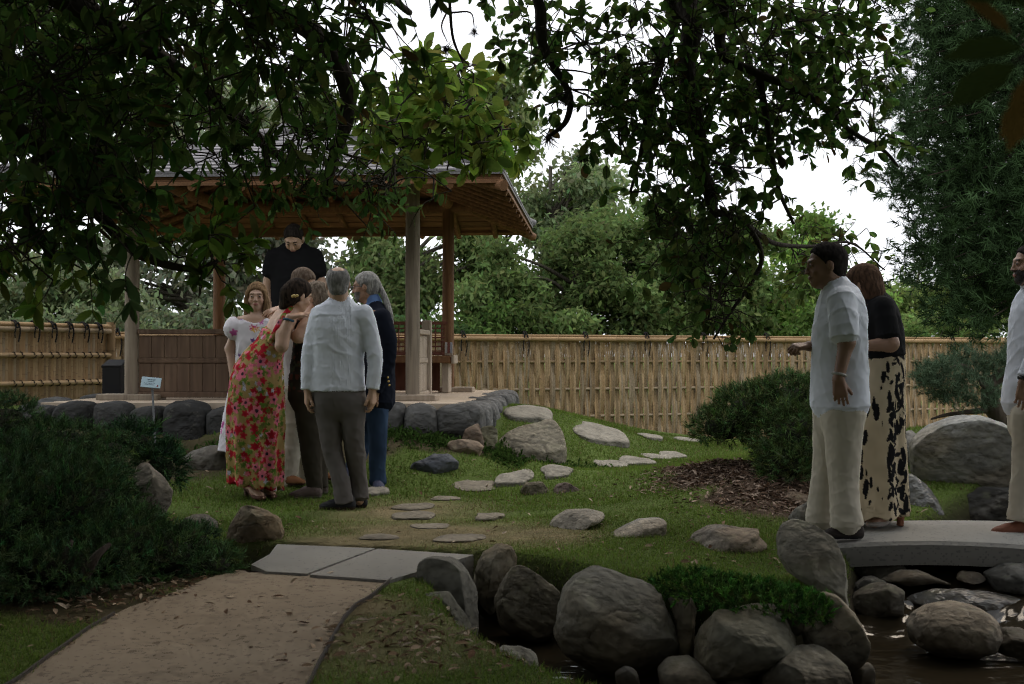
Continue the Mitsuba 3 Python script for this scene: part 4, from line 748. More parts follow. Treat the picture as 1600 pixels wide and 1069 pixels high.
# ---- the small-leaved evergreen oak on the right, its boughs drooping to the middle of the lawn
OAK = thing('evergreen_oak', 'small leaved evergreen oak with dark limbs and drooping sprays across the open sky', 'tree')
OC = (.075, .130, .032)
tm = tube(spline([(1.9, 3.2, -.2), (1.95, 3.3, 1.5), (2.0, 3.6, 3.0), (2.0, 4.2, 4.2)], 6), np.linspace(.2, .15, 19), 12, rough=.2, seed=5)
tm = tube(spline([(4.6, 4.4, -.2), (4.5, 4.5, 1.5), (4.0, 4.9, 3.2), (3.0, 5.6, 4.6), (1.6, 6.4, 4.8)], 6), np.linspace(.22, .10, 25), 12, rough=.2, seed=5)
part(OAK, 'trunk', tm, 'bark', True, color=np.tile([.06, .052, .045], (len(tm.vertices), 1)))
ol = [limb(OAK, [(1.6, 6.4, 4.8), W(1088, -60, 7.0), W(1083, 40, 7.0), W(1072, 110, 7.0), W(1090, 200, 7.0), W(1100, 270, 7.1), W(1115, 330, 7.2)], .07, .028, seed=21),
      limb(OAK, [(1.6, 6.4, 4.8), W(1150, -70, 6.8), W(1128, 30, 6.9), W(1130, 85, 6.9), W(1185, 115, 6.9), W(1265, 150, 6.9), W(1330, 205, 6.9), W(1380, 235, 7.0), W(1405, 262, 7.0)], .045, .006, seed=22),
      limb(OAK, [W(1088, -40, 7.0), W(960, -60, 6.9), W(850, -20, 6.8), W(845, 20, 6.8), W(848, 67, 6.8), W(868, 108, 6.8), W(890, 150, 6.8), W(884, 190, 6.8), W(854, 216, 6.8)], .045, .010, seed=23),
      limb(OAK, [W(1000, -60, 6.9), W(1056, 20, 6.9), W(1036, 84, 6.9), W(1014, 162, 6.9), W(1002, 236, 7.0), W(985, 300, 7.0)], .03, .008, seed=24),
      limb(OAK, [W(1115, 330, 7.2), W(1165, 350, 7.3), W(1190, 400, 7.4), W(1175, 440, 7.4), W(1140, 490, 7.4), W(1115, 530, 7.4)], .022, .006, seed=25),
      limb(OAK, [W(1165, 350, 7.3), W(1210, 380, 7.9), W(1270, 385, 8.5), W(1330, 380, 8.8), W(1380, 420, 8.9)], .018, .005, seed=26),
      limb(OAK, [W(1185, 115, 6.9), W(1200, 200, 7.0), W(1215, 290, 7.1), W(1240, 350, 7.2)], .022, .008, seed=27),
      limb(OAK, [W(700, -60, 6.8), W(703, 10, 6.8), W(708, 60, 6.8), W(722, 95, 6.8)], .012, .004, seed=28), limb(OAK, [W(850, -20, 6.8), W(760, -70, 6.8), W(700, -60, 6.8)], .02, .012, seed=29)]
FO = Foliage(3)
hub_fill(FO, OAK, [(790, -40), (1390, -40), (1390, 90), (1370, 190), (1400, 245), (1340, 205), (1230, 215), (1180, 270), (1070, 280), (980, 250), (920, 190), (870, 180), (860, 110), (790, 0)], 6.4, 7.9, 120, 4, .22, .068, 9, OC, ol, .4, .95, .003, 31, spread=.22)
hub_fill(FO, OAK, [(1060, -40), (1310, -40), (1330, 150), (1180, 190), (1050, 150)], 7.0, 8.6, 34, 4, .26, .07, 8, OC, ol, .5, .95, .003, 32)
hub_fill(FO, OAK, [(1000, 240), (1190, 240), (1195, 310), (1195, 370), (1170, 400), (1140, 450), (1090, 470), (1060, 420), (1010, 350)], 7.0, 8.2, 36, 5, .22, .07, 8, (.065, .105, .030), ol, .5, .95, .003, 33)
hub_fill(FO, OAK, [(1220, 370), (1330, 360), (1385, 420), (1350, 440), (1230, 420)], 8.5, 9.2, 14, 4, .20, .07, 8, (.10, .155, .04), ol, .2, .95, .003, 34)
hub_fill(FO, OAK, [(1100, 440), (1140, 440), (1135, 490), (1105, 500)], 7.2, 7.6, 7, 4, .12, .055, 8, (.08, .13, .035), ol, .6, .95, .003, 35)
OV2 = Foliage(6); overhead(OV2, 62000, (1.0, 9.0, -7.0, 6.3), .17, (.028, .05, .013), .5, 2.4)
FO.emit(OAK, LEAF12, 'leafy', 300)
v, f = fuse(OV2.arrays(LEAF2)[0], LEAF2[1]); part(OAK, 'crown', (v, f), 'leafy', True, kind='stuff', color=np.repeat(OV2.arrays(LEAF2)[1], 4, 0))  # oak crown out of view, placed to darken the foreground
def ball_moss(p, s, seed):
    r = np.random.default_rng(seed); n = 90; d = rdir(r, n) + np.array([0, 0, -.55]); P = np.tile(p, (n, 1)) + rdir(r, n) * s * .15
    v, f = fuse(place(BLADE1, P, d, rdir(r, n), s * r.uniform(.5, 1.1, n), np.full(n, .07)), BLADE1[1]); return v, f
for i, (x, y, D, s) in enumerate([(697, 75, 6.8, .075), (741, 48, 6.8, .055), (720, 110, 6.8, .03), (885, 150, 6.8, .09), (857, 215, 6.8, .10), (910, 245, 6.9, .09), (945, 112, 6.8, .045), (1000, 145, 6.9, .07), (1110, 300, 7.1, .12), (1025, 80, 6.9, .06), (1090, 200, 7.0, .09), (1330, 215, 6.9, .08)]):
    v, f = ball_moss(W(x, y, D), s, i); part(OAK, 'moss_tuft', (v, f), 'tinted_matte', label='dark shaggy tuft of air plant hanging from a twig' if i < 2 else None, color=np.tile([.03, .027, .022], (len(v), 1)))
for pts in ([W(703, 10, 6.8), W(690, 40, 6.8), W(699, 66, 6.8)], [W(705, 20, 6.8), W(735, 20, 6.8), W(741, 42, 6.8)], [W(708, 60, 6.8), W(718, 85, 6.8), W(735, 105, 6.8)], [W(900, 60, 6.8), W(925, 85, 6.8), W(945, 75, 6.8), W(945, 108, 6.8)], [W(868, 108, 6.8), W(920, 115, 6.8), W(960, 140, 6.8)]):
    p = spline(pts, 5); m = tube(p, np.linspace(.006, .0025, len(p)), 5); part(OAK, 'twig', m, 'tinted_matte', True, color=np.tile([.035, .03, .026], (len(m.vertices), 1)))

# ---- large leaves close to the camera at the top right corner
NB_ = thing('overhanging_branch', 'out of focus leafy branch close overhead in the top corner beyond the pine', 'branch')
nl = [limb(NB_, [W(1900, -200, 1.7), W(1720, -40, 1.5), W(1630, 60, 1.4), W(1585, 100, 1.36)], .008, .003, seed=41)]
for x, y, D, dx, dz, s, c in ((1600, 75, 1.40, -1, -.05, .088, 0), (1590, 100, 1.36, -.9, -.5, .086, 0), (1610, 20, 1.40, -.6, .6, .08, 0), (1610, 110, 1.38, -.2, -1, .09, 1), (1580, 55, 1.42, -.5, .5, .065, 1), (1620, 70, 1.42, .3, -.6, .08, 1), (1610, -10, 1.45, -.9, .0, .08, 0), (1615, 140, 1.45, -.5, -.8, .066, 1)):
    V = place(LEAF8, W(x, y, D)[None], np.array([[dx, .1, dz]]), np.array([[.2, -.8, .5]]), np.array([s]), np.array([.62]))
    part(NB_, 'leaf', (V[0], LEAF8[1]), 'leafy', True, color=np.tile([.05, .075, .02] if c == 0 else [.16, .10, .03], (8, 1)))

# ---- trees beyond the fence
def far_tree(name, label, trunk, blobs, leaf, n, col, seed, var=.25, clump=.5, group='trees beyond the fence', bsdf='leafy', wd=.8, tr=.16, gap=.0, dirz=-.3, lo=.35):
    """trunk: (px, py_base, py_top, D, ground z); blobs: crown lobes (px, py, rx px, ry px, D) filled with clumps of leaves."""
    rng = np.random.default_rng(seed); key = thing(name, label, 'tree', group); px, py1, D, gz = trunk; top = W(px, py1, D); base = np.array([top[0] + rng.uniform(-.2, .2), D, gz])
    tm = tube(spline([base, base * .6 + top * .4 + rng.normal(size=3) * .1, top], 6), np.linspace(tr, tr * .25, 13), 9, rough=.2, seed=seed); part(key, 'trunk', tm, 'bark', True, color=np.tile([.09, .08, .065], (len(tm.vertices), 1)))
    tot = sum(b[2] * b[3] for b in blobs); Ps, Cs, arms = [], [], []; ax = spline([base, base * .6 + top * .4, top], 6); tk = cKDTree(ax)
    for bx_, by, rx, ry, BD in blobs:
        c = W(bx_, by, BD); R = np.array([rx / FPX * BD, (rx + ry) / 2 / FPX * BD * .8, ry / FPX * BD]); nb = int(n * rx * ry / tot); nc = max(6, int(R[0] * R[2] * 9 / (clump ** 2) / 4)); d = rdir(rng, nc); cc = c + d * R * rng.uniform(lo, 1, (nc, 1)) ** .6
        w = rng.uniform(.4, 1.6, nc); w /= w.sum()
        for k in range(nc):
            m = max(3, int(nb * w[k])); q = rdir(rng, m) * rng.uniform(0, 1, (m, 1)) ** .5 * np.array([1.2, 1.2, .75]) * clump * rng.uniform(.6, 1.3); Ps.append(cc[k] + q); Cs.append(np.array(col) * rng.uniform(.7, 1.35) * (1 + var * .5 * rng.normal(size=(m, 1))) * (1 + .08 * rng.normal(size=(m, 3))))
        for k in rng.choice(nc, min(nc, 14), False):
            _, i = tk.query(cc[k] - np.array([0, 0, .6])); arms.append(tube(spline([ax[i], (ax[i] + cc[k]) / 2 + rng.normal(size=3) * .15, cc[k]], 4), np.linspace(tr * .3, .012, 9), 5))
    P, C = np.vstack(Ps), np.clip(np.vstack(Cs), .004, .6); m = len(P); D = rdir(rng, m) + np.array([0, 0, dirz]); N = np.array([0, -.2, 1.0]) + .7 * rng.normal(size=(m, 3))
    v, f = fuse(place(LEAF2, P, D, N, leaf * rng.uniform(.6, 1.3, m), np.full(m, wd)), LEAF2[1]); part(key, 'crown', (v, f), bsdf, True, kind='stuff', color=np.repeat(C, 4, 0))
    am = cat_mesh(arms); part(key, 'limbs', am, 'bark', True, kind='stuff', color=np.tile([.08, .07, .055], (len(am.vertices), 1))); return key
GRN, GRY, LIT, DRK = (.10, .145, .06), (.22, .25, .165), (.20, .28, .09), (.125, .18, .062)
far_tree('broad_tree', 'grey green plane tree filling the view through the left bays of the pavilion', (300, 300, 24, .2), [(260, 430, 170, 110, 24), (300, 230, 140, 130, 25), (430, 430, 110, 90, 24), (150, 440, 110, 90, 23), (360, 330, 130, 120, 24.5)], .17, 26000, GRY, 201, clump=.55)
far_tree('broad_tree', 'mid green tree seen between the two right hand pavilion posts', (640, 380, 23, .0), [(620, 440, 75, 85, 23), (650, 390, 100, 70, 23.5), (720, 430, 70, 90, 23), (590, 490, 80, 40, 22.5)], .15, 12000, (.165, .225, .085), 202, clump=.45)
far_tree('tall_tree', 'tallest pale green tree rising behind the right end of the pavilion roof', (775, 130, 29, -.2), [(775, 140, 75, 55, 29), (760, 220, 105, 90, 29), (800, 300, 110, 90, 28.5), (700, 190, 80, 80, 29.5)], .17, 17000, (.22, .28, .115), 203, clump=.5)
far_tree('airy_tree', 'airy grey green tree with sky showing through beside the roof corner', (860, 260, 27, -.3), [(880, 300, 80, 90, 27), (900, 390, 90, 80, 27), (830, 420, 90, 90, 26.5), (940, 320, 60, 70, 27.5)], .16, 11000, (.20, .26, .125), 204, clump=.5)
far_tree('dense_tree', 'dense dark green bushy tree behind the middle of the back fence', (900, 420, 22.5, -.3), [(860, 440, 110, 85, 22), (960, 420, 110, 100, 22.5), (900, 500, 180, 40, 21.5), (790, 480, 80, 60, 21.5)], .13, 24000, DRK, 205, clump=.4)
far_tree('dense_tree', 'dense dark green tree under the drooping oak sprays', (1080, 400, 24, -.3), [(1060, 420, 110, 110, 23.5), (1160, 430, 110, 90, 24), (1040, 490, 140, 50, 22.8), (1000, 350, 70, 60, 24.5)], .14, 22000, (.125, .18, .062), 206, clump=.42)
far_tree('light_tree', 'light yellow green tree showing around the head of the man on the bridge', (1260, 440, 26, -.3), [(1240, 450, 80, 80, 26), (1310, 480, 80, 50, 26), (1200, 490, 70, 50, 25.5), (1280, 400, 60, 60, 26.5)], .15, 11000, (.17, .28, .065), 207, clump=.42)
far_tree('light_tree', 'bright feathery shrub tree behind the fence under the power lines', (1420, 470, 27, -.3), [(1400, 490, 80, 50, 26.5), (1470, 470, 80, 55, 27), (1540, 480, 70, 55, 26.5), (1430, 450, 50, 35, 28)], .13, 9000, (.20, .27, .09), 208, clump=.38)
far_tree('light_tree', 'light green bushy tree behind the slender culm fence', (60, 450, 22, .2), [(40, 470, 110, 60, 21), (140, 480, 80, 50, 21), (20, 430, 70, 60, 22)], .14, 9000, (.17, .21, .11), 209, clump=.4)
far_tree('broad_tree', 'olive green tree showing through gaps in the leaves above the pavilion roof', (480, 190, 31, .2), [(440, 200, 120, 110, 31), (560, 220, 100, 90, 31), (330, 160, 110, 70, 32)], .18, 9000, (.13, .17, .075), 210, clump=.55)
rng = np.random.default_rng(260)
for i, (x, rx, D, c, lab) in enumerate(((330, 110, 20.5, (.17, .21, .12), 'low grey green shrub behind the fence, seen past the dark wall of the pavilion'), (480, 90, 20, (.085, .135, .05), 'low green shrub behind the fence in the middle bay of the pavilion'), (620, 90, 20.5, (.07, .12, .045), 'dark low shrub behind the fence at the lattice bench'), (760, 90, 21, (.11, .18, .05), 'fresh green low shrub behind the fence at the pavilion corner'), (1330, 90, 23.5, (.13, .21, .06), 'light low shrub behind the fence between the man and the pine'), (1500, 110, 24, (.15, .22, .07), 'pale low shrub behind the fence at the foot of the pine'), (120, 120, 19, (.15, .19, .10), 'low green shrub behind the slender culm fence'))):
    far_tree('fence_shrub', lab, (x, 540, D, -.3), [(x, 515, rx, 34, D), (x + rx * .4, 530, rx * .8, 26, D - .2), (x - rx * .5, 525, rx * .7, 30, D)], .11, 3800, c, 270 + i, clump=.32, tr=.04, group='low shrubs behind the fence')
# the pine on the right: drooping needle boughs
PINE = thing('pine_tree', 'tall dark pine with feathery needles filling the right edge above the fence', 'tree')
rng = np.random.default_rng(300); pb = W(1660, 520, 15.5); pm_ = tube(spline([(pb[0], 15.5, .2), (pb[0] + .05, 15.5, 2.5), (pb[0] - .1, 15.6, 5.5)], 6), np.linspace(.2, .1, 13), 12, rough=.25, seed=9)
part(PINE, 'trunk', pm_, 'bark', True, color=np.tile([.08, .06, .045], (len(pm_.vertices), 1)))
pin = sg.Polygon([(1425, -30), (1640, -30), (1640, 520), (1500, 500), (1440, 400), (1455, 330), (1400, 290), (1430, 230), (1400, 150), (1440, 100)]); NP_, ND, NC_ = [], [], []; pl = []
tries = 0; hubs = []
while len(hubs) < 540:
    x, y = rng.uniform(1390, 1650), rng.uniform(-30, 520)
    if pin.contains(sg.Point(x, y)): hubs.append(W(x, y, rng.uniform(13.8, 16.2)))
for h in hubs:
    ti = np.array([pb[0], 15.5, h[2] + rng.uniform(.1, .5)]); l = np.linalg.norm(h - ti)
    if rng.random() < .45 or l < 1.0: pl.append(tube(spline([ti, (ti + h) / 2 + np.array([0, 0, .15]), h], 4), np.linspace(.022, .006, 9), 5))
    for _ in range(10):
        p = h + rng.normal(size=3) * np.array([.22, .22, .16]); a = nrm(nrm(h - ti) * .6 + rng.normal(size=3) * .6 + np.array([0, 0, .1])); n = 26; t = rng.uniform(0, .16, (n, 1)); o = rdir(rng, n)
        NP_.append(p + a * t); ND.append(a * .9 + o * .75); NC_.append(np.array([.034, .062, .024]) * rng.uniform(.5, 1.7) * np.ones((n, 1)))
P, D, C = np.vstack(NP_), np.vstack(ND), np.vstack(NC_); v, f = fuse(place(BLADE1, P, D, rdir(rng, len(P)), rng.uniform(.09, .15, len(P)), np.full(len(P), .10)), BLADE1[1])
part(PINE, 'needles', (v, f), 'tinted_matte', kind='stuff', color=np.repeat(C, 3, 0)); am = cat_mesh(pl); part(PINE, 'boughs', am, 'bark', True, kind='stuff', color=np.tile([.06, .048, .038], (len(am.vertices), 1)))

# ---- junipers
def juniper(name, label, lobes, n, col, seed, tuft=.085, nb=16, group=None, core=True, wdt=.05, stems=()):
    """lobes: (centre xyz, radii); tufts of fine sprays over the surface and in the outer volume of the lobes."""
    rng = np.random.default_rng(seed); key = thing(name, label, 'shrub', group); tot = sum(r[0] * r[2] for _, r in lobes); P, A, K = [], [], []
    for c, r in lobes:
        c, r = np.array(c), np.array(r); m = int(n * r[0] * r[2] / tot); d = rdir(rng, m); d[:, 2] = np.where(d[:, 2] < -.75, -d[:, 2] * .6, d[:, 2]); d /= np.linalg.norm(d, axis=1)[:, None]
        bump_ = 1 + .55 * (meshkit.fbm(d * 2.9 + seed, 3, seed) - .5) + .34 * (meshkit.fbm(d * 7 + seed, 2, seed + 1) - .5); q = rng.uniform(.72, 1.03, (m, 1)); p = c + d * r * bump_[:, None] * q
        ok = np.ones(m, bool)
        for c2, r2 in lobes:
            if c2 is not c: ok &= (((p - np.array(c2)) / np.array(r2)) ** 2).sum(1) > .42
        nn = d / r; nn /= np.linalg.norm(nn, axis=1)[:, None]; P.append(p[ok]); A.append((nn * .7 + rng.normal(size=(m, 3)) * .35 + np.array([0, 0, .35]))[ok]); K.append(((q[:, 0] - .72) / .31)[ok])
    P, A, K = np.vstack(P), np.vstack(A), np.concatenate(K); P[:, 2] = np.maximum(P[:, 2], terrain(P[:, :2]) + .02); m = len(P); A /= np.linalg.norm(A, axis=1)[:, None]
    o = rdir(rng, m * nb); a = np.repeat(A, nb, 0); t = rng.uniform(0, .8, (m * nb, 1)); s = np.repeat(tuft * rng.uniform(.6, 1.25, m), nb); pos = np.repeat(P, nb, 0) + a * t * s[:, None]
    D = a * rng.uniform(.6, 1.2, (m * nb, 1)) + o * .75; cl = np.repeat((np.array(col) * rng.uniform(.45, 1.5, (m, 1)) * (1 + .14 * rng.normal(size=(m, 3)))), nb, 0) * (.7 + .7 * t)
    v, f = fuse(place(BLADE1, pos, D, rdir(rng, m * nb), s * rng.uniform(.5, .85, m * nb), np.full(m * nb, wdt * 2.0)), BLADE1[1]); part(key, 'foliage', (v, f), 'tinted_matte', kind='stuff', color=np.clip(np.repeat(cl, 3, 0), .003, .6))
    for i, pts in enumerate(stems): limb(key, pts, .028, .010, (.055, .045, .038), 'stem', seed + i)
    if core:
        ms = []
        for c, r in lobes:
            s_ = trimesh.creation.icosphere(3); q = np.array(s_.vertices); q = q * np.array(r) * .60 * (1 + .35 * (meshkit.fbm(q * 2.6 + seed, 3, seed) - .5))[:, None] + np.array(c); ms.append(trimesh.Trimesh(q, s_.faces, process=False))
        mm = cat_mesh(ms); part(key, 'shade_core', mm, 'tinted_matte', True, color=np.tile([.012, .014, .008], (len(mm.vertices), 1)))  # near-black solid core, paints in the shaded inside of the shrub
    return key
def lob(x, y, D, rx, ry, rd): c = W(x, y, D); return (c, (rx / FPX * D, rd, ry / FPX * D))
JC = (.065, .115, .046)
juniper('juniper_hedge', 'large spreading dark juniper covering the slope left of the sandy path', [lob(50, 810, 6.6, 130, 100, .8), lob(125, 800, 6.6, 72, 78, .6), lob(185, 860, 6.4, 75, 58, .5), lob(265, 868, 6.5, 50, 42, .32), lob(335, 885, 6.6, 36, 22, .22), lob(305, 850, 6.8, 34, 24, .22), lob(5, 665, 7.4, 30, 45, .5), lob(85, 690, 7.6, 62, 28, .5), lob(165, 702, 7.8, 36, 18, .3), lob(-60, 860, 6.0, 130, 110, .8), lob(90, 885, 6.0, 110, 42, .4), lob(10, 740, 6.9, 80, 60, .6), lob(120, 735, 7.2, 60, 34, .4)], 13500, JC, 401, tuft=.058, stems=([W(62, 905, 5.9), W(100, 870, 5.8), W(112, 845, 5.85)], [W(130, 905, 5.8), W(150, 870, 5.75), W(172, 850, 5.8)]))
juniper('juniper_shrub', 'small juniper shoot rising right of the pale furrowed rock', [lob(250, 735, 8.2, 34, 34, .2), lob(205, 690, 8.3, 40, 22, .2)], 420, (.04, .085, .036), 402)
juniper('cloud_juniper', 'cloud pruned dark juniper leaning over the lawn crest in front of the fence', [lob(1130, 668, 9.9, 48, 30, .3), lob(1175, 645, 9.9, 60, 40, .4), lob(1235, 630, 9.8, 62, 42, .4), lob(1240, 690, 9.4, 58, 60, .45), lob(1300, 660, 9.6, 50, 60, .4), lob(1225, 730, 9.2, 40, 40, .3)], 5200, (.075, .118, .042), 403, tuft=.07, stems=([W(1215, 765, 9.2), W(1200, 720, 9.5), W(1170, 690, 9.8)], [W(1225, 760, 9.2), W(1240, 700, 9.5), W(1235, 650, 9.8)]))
gc = []
juniper('ground_cover', 'bright green creeping juniper spilling over the broad greenish boulder', [(WZ(1080, 912, .02), (.20, .18, .05)), (WZ(1130, 925, .02), (.22, .2, .06)), (WZ(1180, 935, .0), (.22, .2, .06)), (WZ(1235, 945, -.02), (.18, .16, .06)), (WZ(1270, 955, -.04), (.10, .1, .05))], 2000, (.065, .15, .030), 404, tuft=.032, nb=16, core=False, wdt=.13)
# the old pine with a twisted trunk beside the huge boulder
BON = thing('twisted_pine', 'old low pine with a twisted grey trunk beside the huge grey boulder', 'tree')
for i, (pts, a, b) in enumerate((([W(1585, 690, 10.6), W(1560, 650, 10.5), W(1545, 615, 10.5), W(1560, 590, 10.5), W(1590, 575, 10.5), W(1640, 560, 10.5)], .085, .04), ([W(1555, 640, 10.5), W(1520, 643, 10.45), W(1480, 648, 10.4), W(1455, 655, 10.35)], .03, .008), ([W(1545, 610, 10.5), W(1530, 590, 10.5), W(1505, 572, 10.45), W(1480, 577, 10.4)], .035, .01), ([W(1560, 595, 10.5), W(1540, 605, 10.4), W(1530, 595, 10.4)], .03, .01), ([W(1548, 625, 10.5), W(1570, 610, 10.35), W(1600, 600, 10.3)], .04, .02))): limb(BON, pts, a, b, (.085, .068, .055), 'twisted_limb', 60 + i)
rng = np.random.default_rng(61); NP_, ND, NC_ = [], [], []
for x, y, rx, ry, D, n in ((1475, 600, 42, 36, 10.4, 300), (1530, 615, 40, 30, 10.3, 170), (1505, 565, 35, 18, 10.6, 120), (1560, 575, 36, 20, 10.5, 180), (1450, 590, 22, 22, 10.4, 110), (1600, 560, 40, 26, 10.5, 170), (1480, 630, 30, 12, 10.4, 40)):
    c = W(x, y, D); R = np.array([rx / FPX * D, .22, ry / FPX * D])
    for _ in range(n):
        p = c + nrm(rng.normal(size=3)) * rng.uniform(.3, 1) ** .6 * R; a = nrm(rng.normal(size=3) * .6 + np.array([0, 0, .7])); m = 22; o = rdir(rng, m); NP_.append(p + a * rng.uniform(0, .07, (m, 1))); ND.append(a * .9 + o * .7); NC_.append(np.array([.09, .135, .08]) * rng.uniform(.6, 1.35) * np.ones((m, 1)))
P, D, C = np.vstack(NP_), np.vstack(ND), np.vstack(NC_); v, f = fuse(place(BLADE1, P, D, rdir(rng, len(P)), rng.uniform(.045, .075, len(P)), np.full(len(P), .06)), BLADE1[1]); part(BON, 'needles', (v, f), 'tinted_matte', kind='stuff', color=np.repeat(C, 3, 0))

# ---- grass
def scatter(n, x0, x1, y0, y1, rng): return np.c_[rng.uniform(x0, x1, n), rng.uniform(y0, y1, n)]
rng = np.random.default_rng(500); q = np.vstack([scatter(300000, -3.9, 3.6, 3.8, 8.6, rng), scatter(170000, -3.6, 4.2, 8.6, 15.2, rng)])
pxx = 800 + q[:, 0] / q[:, 1] * FPX; k = (pxx > -60) & (pxx < 1640); q = q[k]
ppoly = path_poly.buffer(-.015); import shapely
k = ~shapely.contains_xy(ppoly, q[:, 0], q[:, 1]); q = q[k]; d, _ = stream_dist(q); q = q[d > .02]
k = ~shapely.contains_xy(sg.Polygon([(PC[0] - 2.3, 11.9), (PC[0] + 2.25, 11.75), (PC[0] + 2.5, 17), (PC[0] - 2, 17)]), q[:, 0], q[:, 1]); q = q[k]
for x0, x1, y0, y1 in FOOT: q = q[~((((q[:, 0] - (x0 + x1) / 2) / ((x1 - x0) * .5)) ** 2 + ((q[:, 1] - (y0 + y1) / 2) / ((y1 - y0) * .5)) ** 2) < .78)]
sl = sg.Polygon([WZ(x, y, .045)[:2] for x, y in ((391, 882), (432, 850), (742, 867), (608, 907), (415, 893))]); q = q[~shapely.contains_xy(sl, q[:, 0], q[:, 1])]
w_ = _wt(q); b_ = bed_at(q); den = np.clip(1 - w_ * .85, .25, 1) * np.clip(1 - b_ * 1.15, .02, 1) * sstep(.22, .5, meshkit.fbm(np.c_[q * 1.7, 0 * w_], 3, 17) + .12); k = rng.random(len(q)) < den; q, w_ = q[k], w_[k]; m = len(q)
P = np.c_[q, terrain(q) - .004]; D = rng.normal(size=(m, 3)) * .45 + np.array([0, 0, 1]); hgt = rng.uniform(.016, .040, m) * (1 - .4 * w_) * np.where(P[:, 1] > 9, 1.1, 1); tone = meshkit.fbm(np.c_[q * 1.3, 0 * w_], 3, 23)[:, None]
C = (np.array([.12, .18, .036]) * (.55 + .9 * tone)) * rng.uniform(.65, 1.35, (m, 1)); dryb = (rng.random(m) < .10 + .85 * w_); C[dryb] = np.array([.20, .155, .08]) * rng.uniform(.6, 1.2, (dryb.sum(), 1))
v, f = fuse(place(BLADE1, P, D, rdir(rng, m), hgt, rng.uniform(.10, .18, m) * np.where(P[:, 1] > 9, 1.6, 1)), BLADE1[1]); struct('grass', 'short green lawn grass with dry straw blades', (v, f), 'leafy', False, kind='stuff', color=np.repeat(C, 3, 0))
# low leafy weeds along the foot of the platform
q = np.vstack([np.c_[W(x, y, 11.3)[0] + rng.normal(size=60) * .35, 11.45 + rng.normal(size=60) * .14] for x, y in ((630, 690), (690, 690), (760, 668), (500, 690), (420, 690), (300, 695), (220, 690), (820, 652))]); z = terrain(q); n = 14; m = len(q); P = np.repeat(np.c_[q, z], n, 0) + rng.normal(size=(m * n, 3)) * np.array([.05, .05, .02]); D = rdir(rng, m * n) + np.array([0, 0, .6])
v, f = fuse(place(LEAF2, P, D, np.array([0, 0, 1.0]) + .4 * rng.normal(size=(m * n, 3)), rng.uniform(.03, .07, m * n), np.full(m * n, .7)), LEAF2[1]); struct('low_weeds', 'low leafy weeds along the foot of the stone platform', (v, f), 'leafy', True, kind='stuff', cat='weeds', color=np.repeat(np.array([.04, .075, .018]) * rng.uniform(.5, 1.5, (m * n, 1)), 4, 0))
# fallen leaves, bark chips
def chips(name, label, q, size, cols, rng, lift=.006, cat='litter', tilt=.35, wd=.55):
    m = len(q); P = np.c_[q, terrain(q) + lift]; a = rng.uniform(0, 2 * np.pi, m); D = np.c_[np.cos(a), np.sin(a), rng.normal(size=m) * tilt]; N = np.array([0, 0, 1.0]) + tilt * rng.normal(size=(m, 3)); C = np.array(cols)[rng.integers(0, len(cols), m)] * rng.uniform(.6, 1.25, (m, 1))
    v, f = fuse(place(LEAF8, P, D, N, size * rng.uniform(.5, 1.3, m), np.full(m, wd) * rng.uniform(.5, 1.2, m)), LEAF8[1]); struct(name, label, (v, f), 'tinted_matte', True, kind='stuff', cat=cat, color=np.repeat(C, 8, 0))
qm = np.vstack([np.c_[c[0] + rng.normal(size=n) * s, c[1] + rng.normal(size=n) * s * .8] for c, n, s in ((WZ(1150, 735, .25), 1500, .32), (WZ(1235, 765, .2), 1300, .33), (WZ(1090, 725, .26), 500, .2))]); chips('mulch', 'brown bark chips under the cloud pruned juniper', qm, .06, [(.14, .09, .06), (.22, .16, .12), (.09, .06, .045), (.30, .23, .18)], rng, .012, wd=.4)
ql = np.vstack([np.c_[c[0] + rng.normal(size=n) * s, c[1] + rng.normal(size=n) * s] for c, n, s in ((WZ(600, 990, 0), 260, .33), (WZ(660, 1020, 0), 120, .25), (WZ(250, 935, 0), 220, .35), (WZ(100, 925, 0), 320, .35), (WZ(1180, 870, 0), 90, .35), (WZ(900, 860, 0), 60, .7), (WZ(300, 800, .1), 120, .3), (WZ(350, 960, 0), 40, .5), (WZ(950, 760, .05), 50, .9), (W(500, 690, 11.3), 140, .9), (W(200, 690, 11.2), 120, .9))])
d, _ = stream_dist(ql); ql = ql[d > .06]; inp = shapely.contains_xy(path_poly.buffer(-.06), ql[:, 0], ql[:, 1]); ql = ql[~inp | (rng.random(len(ql)) < .16)]; chips('leaf_litter', 'scattered dry brown and tan fallen leaves', ql, .05, [(.19, .13, .08), (.28, .21, .145), (.11, .065, .038), (.34, .28, .21)], rng, .014)
